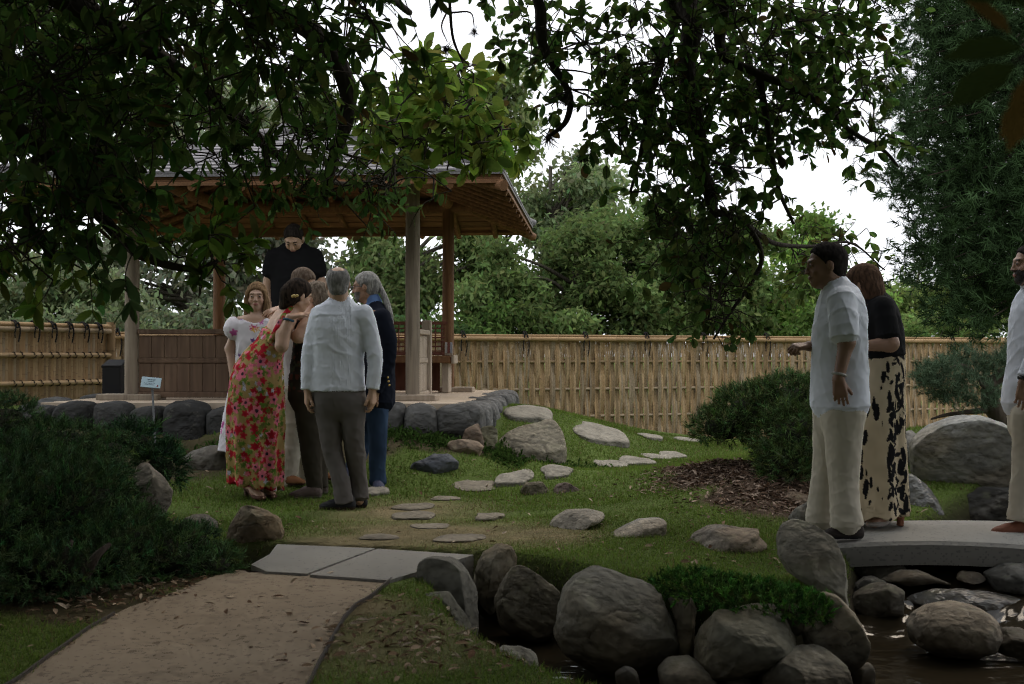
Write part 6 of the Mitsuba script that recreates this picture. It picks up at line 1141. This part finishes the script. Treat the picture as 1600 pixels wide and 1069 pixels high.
def print_on(fn, lo, hi, n, rng, kinds, h=.02):
    """Random flowers on the surface of fn: kinds = [(weight, r0, r1, colour, eye)]."""
    m = nets(fn, lo, hi, h); v = np.array(m.vertices); w = np.array([k[0] for k in kinds]); out = []
    for i in rng.integers(0, len(v), n): k = kinds[rng.choice(len(kinds), p=w / w.sum())]; out.append((v[i], rng.uniform(k[1], k[2]), np.array(k[3]) * rng.uniform(.8, 1.2), k[4]))
    return out
rng = np.random.default_rng(700); lo, hi = np.array(st[0]).min(0) - .3, np.array(st[0]).max(0) + .3
fl2 = print_on(fn, lo, hi, 130, rng, [(3, .02, .04, (.42, .10, .28), None), (2, .012, .025, (.05, .09, .06), None), (1, .015, .03, (.50, .32, .05), None), (2, .012, .025, (.16, .08, .24), None)])
fl2 += [(J(400 + 3 * k, 511 + (k % 2) * 3, -.12), .035, (.48, .30, .06) if k % 2 else (.45, .06, .16), None) for k in range(-2, 3)]
p.garment('dress', fn, np.vstack([st[0]] + ar), 0, h=.007, paint=flower_print((.55, .53, .56), fl2, rng)); p.chain([J(378, 700), J(378, 745)], [.05, .04]); p.chain([J(394, 700), J(394, 745)], [.05, .04]); p.chain([J(396, 600), J(380, 705)], [.09, .06]); p.chain([J(396, 600), J(394, 705)], [.09, .06])
for x in (378, 394): shoe(p, J(x, 748, .06), J(x + 2, 752, -.14), .04, .07, (.3, .2, .14), (.1, .08, .06), tz(*J(x, 748)[:2]), name='shoe')
lock = [[p.H(-.070, .0, .04), p.H(-.084, .02, -.05), p.H(-.080, .03, -.14), p.H(-.085, .035, -.20)], [p.H(.070, .0, .04), p.H(.082, .02, -.05), p.H(.078, .02, -.13), p.H(.085, .02, -.18)], [p.H(0, -.09, .03), p.H(0, -.10, -.06), p.H(0, -.085, -.17)]]
def ext(P, p=p, lock=lock):
    d = d_loft(P, lock[0], [.020, .026, .030, .014], [.05, .045, .035, .016], p.hR[0], p.f); d = smin(d, d_loft(P, lock[1], [.020, .024, .026, .012], [.05, .042, .03, .016], p.hR[0], p.f), .02); return smin(d, d_loft(P, lock[2], [.08, .085, .06], [.03, .035, .02], p.hR[0], p.f), .02)
p.garment('hair', hair_cap(p, .020, .013, -.06, None, 34, ext), [p.hc] + [q for l in lock for q in l], 0, r=.14, h=.006, paint=hair_paint(p, (.075, .045, .024), (.20, .13, .07), 9), cover=False); p.finish()

# -- the man in cream trousers at the back of the embrace
p = Person('brown haired man in cream trousers and tan leather shoes at the back of the embrace', 10.15, (.75, -.45), SK1); J = p.J
nb = J(470, 470); p.head(J(475, 444), (.80, -.35, -.35), 1.0, neck=nb, neck_r=.06)
p.torso([J(468, 478), J(466, 540), J(466, 610)], [.16, .15, .15], [.09, .10, .11]); st = ([J(470, 468), J(468, 484), J(467, 520), J(466, 570), J(466, 615)], [.09, .18, .185, .17, .175], [.08, .11, .125, .12, .125])
ar = [[J(452, 490, -.12), J(440, 510, .05), J(448, 487, -.30)], [J(486, 490, .1), J(500, 540, .0), J(480, 545, -.15)]]
for q in ar: p.chain(q, [.047, .042, .028])
p.hand(J(444, 481, -.36), (-.85, -.1, -.22), (.15, .5, -.85), -1, .16, 1.0, .14)
def fn(P, p=p, st=st, ar=ar):
    d = d_loft(P, *st, p.r, p.f)
    for q in ar: d = smin(d, d_loft(P, [q[0], q[1], q[1] * .5 + q[2] * .5], [.07, .06, .05], [.07, .06, .05], p.r, p.f, 3, (0, 1)), .03)
    return d + folds(P, .006, (8, 8, 5), 42)
p.garment('shirt', fn, np.vstack([st[0]] + ar), (.55, .55, .55), h=.009)
lg = [([J(461, 610, -.05), J(457, 660, -.06), J(452, 705, -.06), J(444, 748, -.06), J(441, 763, -.06)], [.11, .095, .086, .092, .098]), ([J(472, 610, .08), J(475, 660, .08), J(478, 705, .08), J(482, 745, .08), J(483, 755, .08)], [.105, .09, .078, .078, .082])]
fn, pts = legs_fn(p, lg, ([J(467, 590), J(467, 625)], [.165, .17], [.12, .125]), .008, 43); p.garment('trousers', fn, pts, CREAM, h=.008)
for q, _ in lg: p.chain(q, [.07, .06, .05, .04, .038])
a, b = J(431, 768, -.10), J(476, 768, -.13); shoe(p, a, b, .047, .085, (.20, .085, .032), (.06, .03, .016), tz(*a[:2]) - .002, name='leather_shoe'); a, b = J(480, 758, .1), J(521, 758, .1); shoe(p, a, b, .047, .085, (.20, .085, .032), (.06, .03, .016), tz(*a[:2]), name='leather_shoe')
p.garment('hair', hair_cap(p, .016, .012, -.07, None, 44), [p.hc], 0, r=.15, h=.006, paint=hair_paint(p, (.075, .052, .038), (.15, .115, .09), 5), cover=False); p.finish(.0065)

# -- the woman in the dark sleeveless jumpsuit, being embraced
p = Person('woman with greying brown hair in a dark sleeveless jumpsuit being embraced', 9.75, (-.85, .45), SK1); J = p.J
nb = J(491, 492); p.head(J(492, 466), (-.80, .25, -.12), .97, neck=nb, neck_r=.052)
ar = [[J(487, 499, -.16), J(466, 526, -.26), J(496, 527, -.22)], [J(486, 500, .16), J(470, 530, .2), J(450, 520, .1)]]
p.chain([ar[0][0], ar[0][0] * .5 + ar[0][1] * .5, ar[0][1], ar[0][2]], [.052, .050, .043, .032], .04); p.chain(ar[1], [.045, .04, .03]); p.hand(ar[0][2], (1, .1, -.1), (0, 1, 0), 1, .3, .9)
p.torso([J(490, 494), J(488, 520), J(484, 600)], [.15, .155, .15], [.075, .095, .10]); st = ([J(489, 503), J(487, 522), J(484, 550), J(482, 585), J(483, 620)], [.15, .165, .155, .165, .18], [.095, .115, .115, .125, .135])
lg = [([J(483, 620, -.08), J(484, 665, -.08), J(487, 710, -.08), J(491, 755, -.08), J(492, 770, -.08)], [.115, .095, .078, .058, .056]), ([J(487, 620, .09), J(494, 690, .09), J(500, 762, .09)], [.11, .085, .06])]
f0, pts = legs_fn(p, lg, (st[0][-2:], st[1][-2:], st[2][-2:]), .004, 53)
def fn(P, p=p, st=st, f0=f0):
    d = smin(d_loft(P, *st, p.r, p.f), f0(P), .03); return d + folds(P, .006, (9, 9, 5), 52)
def suit(v):
    up = sstep(J(480, 640)[2], J(480, 560)[2], v[:, 2])[:, None]; C = np.array([.050, .043, .032]) * (1 - up) + np.array([.022, .020, .017]) * up; C = np.tile(C, (1, 1)) * (.8 + .4 * meshkit.fbm(v * 14, 2, 1))[:, None]; k = (meshkit.fbm(v * 22, 3, 5) > .62) & (up[:, 0] > .3); C[k] = (.12, .045, .035); k = (meshkit.fbm(v * 26 + 9, 3, 6) > .64) & (up[:, 0] > .3); C[k] = (.05, .065, .04); return C
p.garment('jumpsuit', fn, np.vstack([st[0], pts]), 0, h=.0075, paint=suit)
for q, _ in lg: p.chain(q, ([.075, .065, .052, .036, .036] if len(q) == 5 else [.075, .055, .036]))
a, b = J(501, 779, -.10), J(452, 781, -.12); shoe(p, a, b, .042, .075, (.10, .072, .062), (.16, .14, .125), tz(*a[:2]) - .003, name='slip_on_shoe'); a, b = J(510, 770, .1), J(470, 772, .1); shoe(p, a, b, .042, .075, (.10, .072, .062), (.16, .14, .125), tz(*a[:2]), name='slip_on_shoe')
hx = lambda P, p=p: d_loft(P, [p.H(0, -.03, .07), p.H(0, -.06, .0), p.H(0, -.055, -.08), p.H(0, -.05, -.13)], [.08, .095, .085, .05], [.07, .065, .055, .03], p.hR[0], p.f)
p.garment('hair', hair_cap(p, .030, .016, -.10, None, 54, hx), [p.hc, p.H(0, -.05, -.13)], 0, r=.16, h=.006, paint=hair_paint(p, (.085, .065, .048), (.22, .18, .14), 6), cover=False); p.finish()

# -- the woman in the bright floral dress, leaning into the embrace
p = Person('dark haired woman in a long bright floral dress leaning forward into an embrace', 9.55, (.80, .45), SK1); J = p.J
nb = J(457, 486); p.head(J(467, 462, -.02), (.72, .62, -.25), .97, up=(.3, .1, 1), neck=nb, neck_r=.05)
ar = [[J(441, 504, -.12), J(440, 541, -.20), J(452, 496, -.18)], [J(455, 500, .14), J(478, 520, .2), J(490, 505, .1)]]
p.chain([ar[0][0], ar[0][0] * .5 + ar[0][1] * .5, ar[0][1], ar[0][2]], [.050, .050, .043, .029], .03); p.chain(ar[1], [.045, .04, .03]); p.hand(ar[0][2], (.9, .12, .22), (.2, .3, -.95), 1, .14, .95, .12)
p.torso([J(453, 484), J(440, 507), J(425, 540), J(410, 575)], [.11, .155, .14, .15], [.07, .088, .09, .10]); st = ([J(431, 522), J(420, 545), J(408, 570), J(402, 600), J(400, 650), J(399, 700), J(399, 764)], [.165, .165, .185, .215, .205, .19, .185], [.105, .115, .16, .20, .215, .205, .195])
def fn(P, p=p, st=st):
    d = d_loft(P, *st, p.r, p.f); strap = d_loft(P, [p.J(423, 535, -.15), p.J(434, 514, -.165), p.J(446, 493, -.12), p.J(457, 478, -.05)], [.045, .034, .026, .022], [.03, .026, .022, .02], [0, 1, .2], p.f); d = smin(d, strap, .02)
    hem = p.J(400, 757)[2] - .16 * (P[:, 0] - p.J(400, 757)[0]); d = np.maximum(d, hem - P[:, 2]); low = sstep(p.J(0, 600)[2], p.J(0, 730)[2], P[:, 2]); u = np.arctan2((P - p.J(399, 700)) @ p.f, (P - p.J(399, 700)) @ p.r)
    return d + folds(P, .008, (6, 6, 2.5), 62) + low * .016 * np.sin(u * 9 + 2 * P[:, 2])
rng = np.random.default_rng(701); lo, hi = np.array(st[0]).min(0) - .3, np.array(st[0]).max(0) + .35
PINK, RED, GRNF, LAV, OLV = (.55, .14, .19), (.33, .015, .025), (.11, .17, .03), (.38, .36, .42), (.14, .13, .035)
fl3 = print_on(fn, lo, hi, 1500, rng, [(3.2, .010, .022, OLV, None), (3, .012, .030, GRNF, None), (2.2, .016, .034, RED, None), (.9, .014, .022, LAV, None), (2.0, .014, .026, PINK, None)], .02) + print_on(fn, lo, hi, 130, rng, [(3, .034, .048, PINK, (.03, .02, .03)), (1.5, .030, .042, RED, None)], .02)
p.garment('dress', fn, np.vstack([st[0], [J(457, 478), J(370, 600), J(445, 600)]]), 0, r=.25, h=.0055, paint=flower_print((.31, .215, .085), fl3, rng))
p.chain([J(408, 580), J(400, 640), J(398, 690)], [.12, .08, .06]); p.chain([J(408, 580), J(408, 640, .05), J(410, 690, .1)], [.12, .08, .06])
for q, (x0, y0) in (((J(398, 690), J(400, 730), J(399, 757)), (0, 0)), ((J(410, 690, .1), J(417, 735, .1), J(420, 762, .1)), (0, 0))): p.chain(list(q), [.06, .052, .034])
def heel_shoe(p, ank, heel, toe, base, col, hcol, block=.016, name='heeled_shoe'):
    heel, toe = np.array(heel, float), np.array(toe, float); heel[2] = base; toe[2] = base; d = nrm(toe - heel); l = np.linalg.norm(toe - heel); r = np.array([d[1], -d[0], 0]); at = lambda a, h: heel + d * a * l + np.array([0, 0, h]); hh = .075
    p.chain([ank, at(.12, hh + .03), at(.55, .05), at(.82, .026), at(.98, .018)], [.034, .034, .030, .026, .014], .03)
    fn = lambda P: smin(np.maximum(d_loft(P, [at(-.02, hh + .012), at(.25, hh - .008), at(.6, .022), at(.8, .018), at(1.02, .018)], [.030, .032, .036, .040, .026], [.022, .022, .026, .026, .014], r, [0, 0, 1]), base + .003 - P[:, 2]), d_loft(P, [at(.03, hh), at(.05, .0)], [block * 1.2, block], [block * 1.2, block], r, d), .012)
    def paint(v): C = np.tile(np.array(col, float), (len(v), 1)); a = (v - heel) @ d / l; C[(a < .20) & (v[:, 2] < base + hh)] = hcol; return C
    p.garment(name, fn, [heel, toe, at(0, .1)], 0, r=.07, h=.005, bsdf='tinted', paint=paint, cover=False)
b0 = tz(*J(398, 772)[:2]); heel_shoe(p, J(399, 757), J(384, 770, .02), J(411, 778, -.16), b0, (.10, .045, .028), (.09, .05, .035)); heel_shoe(p, J(420, 762, .1), J(408, 770, .14), J(428, 776, -.08), b0, (.10, .045, .028), (.09, .05, .035))
hx = lambda P, p=p: smin(d_ell(P, p.H(0, -.10, -.01), (.058, .058, .065)), d_loft(P, [p.H(0, -.06, .0), p.H(-.02, -.085, -.07), p.H(-.04, -.08, -.14)], [.075, .065, .03], [.05, .045, .02], p.hR[0], p.f), .02)
p.garment('hair', hair_cap(p, .022, .016, -.09, None, 64, hx), [p.hc, p.H(-.04, -.08, -.14)], 0, r=.16, h=.006, paint=hair_paint(p, (.010, .008, .007), (.045, .032, .024), 6), cover=False)
m = cat_mesh([trimesh.creation.icosphere(1, .011, ) for _ in range(4)]); vv = m.vertices.copy(); n4 = len(vv) // 4
for i in range(4): vv[i * n4:(i + 1) * n4] += J(457 + 2.4 * i, 463 - (i % 2), -.19)
part(p.key, 'hair_clip', trimesh.Trimesh(vv, m.faces, process=False), 'tinted_gloss', True, color=np.tile([.45, .32, .10], (len(vv), 1)))
wd = nrm(ar[0][1] - ar[0][2]); wc = ar[0][2] + wd * .02; wr = nrm(np.cross(wd, [0, 1, 0])); wb = np.cross(wd, wr); part(p.key, 'watch', tube([wc + (wr * math.cos(a) + wb * math.sin(a)) * .036 for a in np.linspace(0, 2 * np.pi, 17)], .008, 6), 'tinted', True, color=np.tile([.03, .08, .12], (104, 1)))
p.finish(.005)

# -- the man in the white short-sleeved shirt on the bridge
p = Person('dark haired man in a white short sleeved shirt stepping off the arched bridge', 7.55, (-.97, -.10), SK3); J = p.J
nb = J(1309, 455); p.head(J(1289, 415), (-1, 0, -.08), 1.10, neck=nb, neck_r=.062, lips=(.2, .09, .07), jaw=1.05)
ar = [[J(1318, 476, -.19), J(1323, 534, -.25), J(1310, 592, -.27)], [J(1304, 478, .19), J(1292, 545, .22), J(1265, 541, .05)]]
for q in ar: p.chain(q, [.052, .045, .030])
p.hand(ar[0][2], (.12, .02, -1), (.25, 1, 0), 1, .36, 1.0); p.hand(ar[1][2], (-.95, -.25, -.05), (0, .35, -.9), -1, 1.0, 1.0)
p.torso([J(1312, 466), J(1312, 520), J(1312, 640)], [.19, .18, .17], [.10, .12, .125]); st = ([J(1309, 450), J(1311, 460), J(1313, 478), J(1312, 515), J(1311, 560), J(1312, 605), J(1313, 635)], [.078, .14, .205, .215, .205, .21, .215], [.078, .095, .128, .150, .160, .163, .166])
sv = [[J(1315, 470, -.17), J(1319, 500, -.225), J(1321, 528, -.25)], [J(1304, 472, .17), J(1300, 500, .21), J(1296, 528, .22)]]
def fn(P, p=p, st=st, sv=sv):
    d = d_loft(P, *st, p.r, p.f)
    for q in sv: d = smin(d, d_loft(P, q, [.080, .080, .080], [.080, .086, .086], p.f, p.r, 3, (0, 1)), .03)
    d = smin(d, d_loft(P, [p.J(1301, 438), p.J(1308, 454)], [.076, .086], [.072, .086], p.r, p.f), .008); return d + folds(P, .0085, (6, 6, 3.5), 72) + folds(P, .003, (14, 14, 8), 3)
p.garment('shirt', fn, np.vstack([st[0]] + sv), WHITE, h=.0065)
lg = [([J(1319, 650, -.09), J(1318, 700, -.09), J(1318, 745, -.09), J(1321, 795, -.10), J(1323, 822, -.10)], [.115, .098, .085, .083, .090]), ([J(1301, 650, .09), J(1296, 700, .09), J(1291, 745, .09), J(1283, 795, .09), J(1281, 815, .09)], [.112, .095, .083, .080, .084])]
fn, pts = legs_fn(p, lg, ([J(1312, 610), J(1312, 638), J(1311, 655)], [.185, .19, .165], [.125, .135, .12]), .0065, 73); p.garment('trousers', fn, pts, CREAM, h=.007)
for q, _ in lg: p.chain(q, [.075, .062, .052, .042, .04])
a, b = J(1346, 832, -.10), J(1285, 838, -.12); z = bridge_z(a[0], a[1]) + .002; shoe(p, a, b, .047, .085, (.022, .016, .013), (.012, .011, .01), z, name='loafer'); a, b = J(1301, 826, .1), J(1254, 824, .1); shoe(p, a, b, .047, .085, (.022, .016, .013), (.012, .011, .01), max(bridge_z(a[0], a[1]), tz(*b[:2])) + .002, name='loafer')
p.garment('hair', hair_cap(p, .008, .012, -.07, ((0, -.055, .135), (.040, .04, .035)), 74), [p.hc], 0, r=.17, h=.006, paint=hair_paint(p, (.012, .010, .010), (.035, .03, .028), 3), cover=False)
wd = nrm(ar[0][1] - ar[0][2]); wc = ar[0][2] + wd * .025; wr = nrm(np.cross(wd, [0, 1, 0])); wb = np.cross(wd, wr); part(p.key, 'watch', tube([wc + (wr * math.cos(a) + wb * math.sin(a)) * .036 for a in np.linspace(0, 2 * np.pi, 17)], .009, 6), 'tinted_gloss', True, color=np.tile([.30, .29, .27], (104, 1))); p.finish()

# -- the woman in the black top and patterned skirt behind him
p = Person('brown haired woman in a black top and cream skirt printed with black flowers', 7.98, (-.90, .35), SK2); J = p.J
nb = J(1362, 470); p.head(J(1346, 446), (-.85, .45, -.15), 1.0, neck=nb, neck_r=.052)
ar = [[J(1382, 487, -.17), J(1391, 537, -.22), J(1350, 541, -.20)], [J(1366, 487, .16), J(1358, 540, .2), J(1330, 545, .1)]]
for q in ar: p.chain(q, [.052, .048, .030])
p.hand(ar[0][2], (-1, -.1, 0), (0, 1, 0), 1, .4, .95); p.torso([J(1368, 474), J(1374, 520), J(1378, 600)], [.17, .165, .16], [.09, .11, .12])
st = ([J(1364, 468), J(1368, 477), J(1371, 495), J(1376, 525), J(1379, 556)], [.09, .14, .19, .19, .18], [.075, .10, .135, .145, .14])
sv = [[J(1379, 480, -.16), J(1385, 505, -.19), J(1388, 526, -.21)], [J(1364, 482, .16), J(1361, 522, .19)]]
def fn(P, p=p, st=st, sv=sv):
    d = d_loft(P, *st, p.r, p.f)
    for q in sv: d = smin(d, d_loft(P, q, [.070] * len(q), [.072] * len(q), p.f, p.r, 3, (0, 1)), .03)
    return d + folds(P, .006, (8, 8, 5), 82)
p.garment('top', fn, np.vstack([st[0]] + sv), (.012, .012, .013), h=.008)
sk = ([J(1379, 548), J(1380, 565), J(1377, 600), J(1373, 660), J(1370, 730), J(1369, 808)], [.17, .175, .19, .205, .225, .265], [.125, .135, .145, .16, .175, .20])
def fn(P, p=p, sk=sk):
    d = d_loft(P, *sk, p.r, p.f); low = sstep(p.J(0, 570)[2], p.J(0, 760)[2], P[:, 2]); u = np.arctan2((P - p.J(1371, 700)) @ p.f, (P - p.J(1371, 700)) @ p.r); hem = p.J(1370, 803)[2] + .10 * (P[:, 0] - p.J(1370, 0)[0]); return np.maximum(d, hem - P[:, 2]) + folds(P, .006, (7, 7, 2), 83) + low * .014 * np.sin(u * 8 + 1.3)
rng = np.random.default_rng(703); lo, hi = np.array(sk[0]).min(0) - .3, np.array(sk[0]).max(0) + .3
mm = nets(fn, lo, hi, .02); vv = np.array(mm.vertices); petals = []
for i in rng.integers(0, len(vv), 330):
    c = vv[i]; base = rng.uniform(0, 6.28)
    for k in range(rng.integers(2, 5)): a = base + k * 1.35 + rng.normal() * .3; l = rng.uniform(.05, .11); petals.append((c, np.array([math.cos(a) * .6, math.cos(a) * .5, math.sin(a)]), l, l * rng.uniform(.10, .20)))
def skirt(v):
    C = np.array([.50, .42, .29]) * (.85 + .3 * meshkit.fbm(v * 12, 2, 2))[:, None]; tr = cKDTree(v)
    for c, a, l, w in petals:
        ix = np.array(tr.query_ball_point(c, l * 1.6));
        if not len(ix): continue
        a = nrm(a); q = v[ix] - c - a * l * .35; t = q @ a; s_ = np.linalg.norm(q - t[:, None] * a, axis=1); k = (t > 0) & (t < l) & (s_ < w * np.sqrt(np.clip(t / l * (1.15 - t / l) * 3.2, 0, 1))); C[ix[k]] = (.012, .012, .013)
    return C
p.garment('skirt', fn, sk[0], 0, h=.0055, paint=skirt)
p.chain([J(1378, 600, -.06), J(1384, 700, -.06), J(1396, 785, -.06)], [.085, .06, .036]); p.chain([J(1376, 600, .08), J(1360, 700, .08), J(1345, 790, .08)], [.085, .06, .036])
b0 = bridge_z(*J(1380, 815)[:2]) + .003; heel_shoe(p, J(1402, 790, -.06), J(1409, 808, -.06), J(1356, 816, -.12), b0, (.33, .30, .27), (.20, .08, .045), .021); heel_shoe(p, J(1347, 792, .08), J(1352, 806, .1), J(1308, 812, .06), b0, (.33, .30, .27), (.20, .08, .045), .021)
hx = lambda P, p=p: d_loft(P, [p.H(0, -.02, .07), p.H(0, -.055, .0), p.H(0, -.065, -.08), p.H(.01, -.07, -.13)], [.085, .105, .10, .06], [.075, .075, .07, .035], p.hR[0], p.f)
p.garment('hair', hair_cap(p, .030, .018, -.10, None, 84, hx), [p.hc, p.H(0, -.06, -.14)], 0, r=.17, h=.006, paint=hair_paint(p, (.04, .023, .015), (.105, .062, .04), 6), cover=False); p.finish(.006)

# -- the bearded man entering at the right edge
p = Person('bearded man in a white shirt and brown loafers at the end of the bridge', 7.85, (-.97, -.12), SK2); J = p.J
nb = J(1622, 455); p.head(J(1609, 414), (-1, 0, .02), 1.06, neck=nb, neck_r=.062, beard=(.02, .017, .015))
ar = [[J(1626, 478, -.19), J(1622, 545, -.26), J(1600, 598, -.27)], [J(1615, 478, .19), J(1612, 545, .22), J(1595, 590, .15)]]
for q in ar: p.chain(q, [.052, .045, .030])
p.hand(ar[0][2], (-.12, -.02, -1), (.2, 1, 0), 1, .34, 1.0); p.torso([J(1620, 466), J(1618, 520), J(1616, 640)], [.19, .18, .17], [.10, .12, .125])
st = ([J(1620, 450), J(1620, 462), J(1621, 480), J(1620, 520), J(1617, 570), J(1613, 610), J(1612, 632)], [.078, .14, .205, .21, .20, .205, .21], [.078, .095, .13, .155, .155, .16, .165])
def fn(P, p=p, st=st, ar=ar):
    d = d_loft(P, *st, p.r, p.f)
    for q in ar: d = smin(d, d_loft(P, [q[0], q[1], q[1] * .15 + q[2] * .85], [.078, .066, .052], [.078, .068, .054], p.f, p.r, 3, (0, 1)), .03)
    d = smin(d, d_loft(P, [p.J(1612, 440), p.J(1619, 456)], [.074, .084], [.074, .084], p.r, p.f), .008); return d + folds(P, .0085, (6, 6, 3.5), 92)
p.garment('shirt', fn, np.vstack([st[0]] + ar), WHITE, h=.0075)
lg = [([J(1612, 650, -.09), J(1608, 710, -.09), J(1602, 760, -.10), J(1599, 812, -.10)], [.115, .095, .084, .090]), ([J(1618, 650, .09), J(1630, 720, .09), J(1650, 800, .09)], [.112, .09, .082])]
fn, pts = legs_fn(p, lg, ([J(1613, 610), J(1613, 640), J(1613, 665)], [.185, .19, .175], [.125, .135, .13]), .0065, 93); p.garment('trousers', fn, pts, CREAM, h=.008)
for q, _ in lg: p.chain(q, ([.075, .06, .05, .042] if len(q) == 4 else [.075, .055, .042]))
a, b = J(1613, 822, -.10), J(1550, 822, -.12); shoe(p, a, b, .047, .085, (.15, .055, .03), (.30, .27, .24), bridge_z(a[0], a[1]) + .002, name='loafer'); a, b = J(1665, 822, .1), J(1610, 822, .1); shoe(p, a, b, .047, .085, (.15, .055, .03), (.30, .27, .24), bridge_z(a[0], a[1]) + .002, name='loafer')
wd = nrm(ar[0][1] - ar[0][2]); wc = ar[0][2] + wd * .02; wr = nrm(np.cross(wd, [0, 1, 0])); wb = np.cross(wd, wr); part(p.key, 'watch', tube([wc + (wr * math.cos(a) + wb * math.sin(a)) * .036 for a in np.linspace(0, 2 * np.pi, 17)], .012, 6), 'tinted_gloss', True, color=np.tile([.015, .015, .016], (104, 1)))
p.garment('hair', hair_cap(p, .010, .010, -.06, None, 94), [p.hc], 0, r=.17, h=.0065, paint=hair_paint(p, (.012, .010, .010), (.03, .025, .022), 3), cover=False); p.finish(.0065)
# ---------------------------------------------------------------- far wires and the railing on a roof beyond the trees
for i, (ya, yb) in enumerate(((393, 400), (401, 409), (406, 414))):
    q = [W(1180, ya - 6, 60), W(1400, (ya * .55 + yb * .45), 60), W(1700, yb + 6, 60)]
    single('power_line', ('topmost', 'middle', 'lowest')[i] + ' of three thin power lines crossing the pale sky gap', 'power line', tube(spline(q, 10), .011, 5), 'black_matte', group='power lines in the sky gap')
rl = thing('roof_railing', 'dark metal railing on a distant flat roof under the power lines', 'railing')
rp = W(1410, 456, 50); 
part(rl, 'roof_edge', rbox(rp[0] + .2, rp[1], rp[2] - .30, 2.6, 1.2, .5, .02), 'tinted', color=np.tile([.28, .28, .30], (24, 1)))
for dz in (0, .12, .24): part(rl, 'rail', rbox(rp[0], rp[1] - .5, rp[2] - .02 + dz, .85, .03, .03, .004), 'black_matte')
for dx in (-.42, 0, .42): part(rl, 'baluster', rbox(rp[0] + dx, rp[1] - .5, rp[2] + .06 + (.1 if dx > .3 else 0), .04, .04, .34 + (.2 if dx > .3 else 0), .004), 'black_matte')
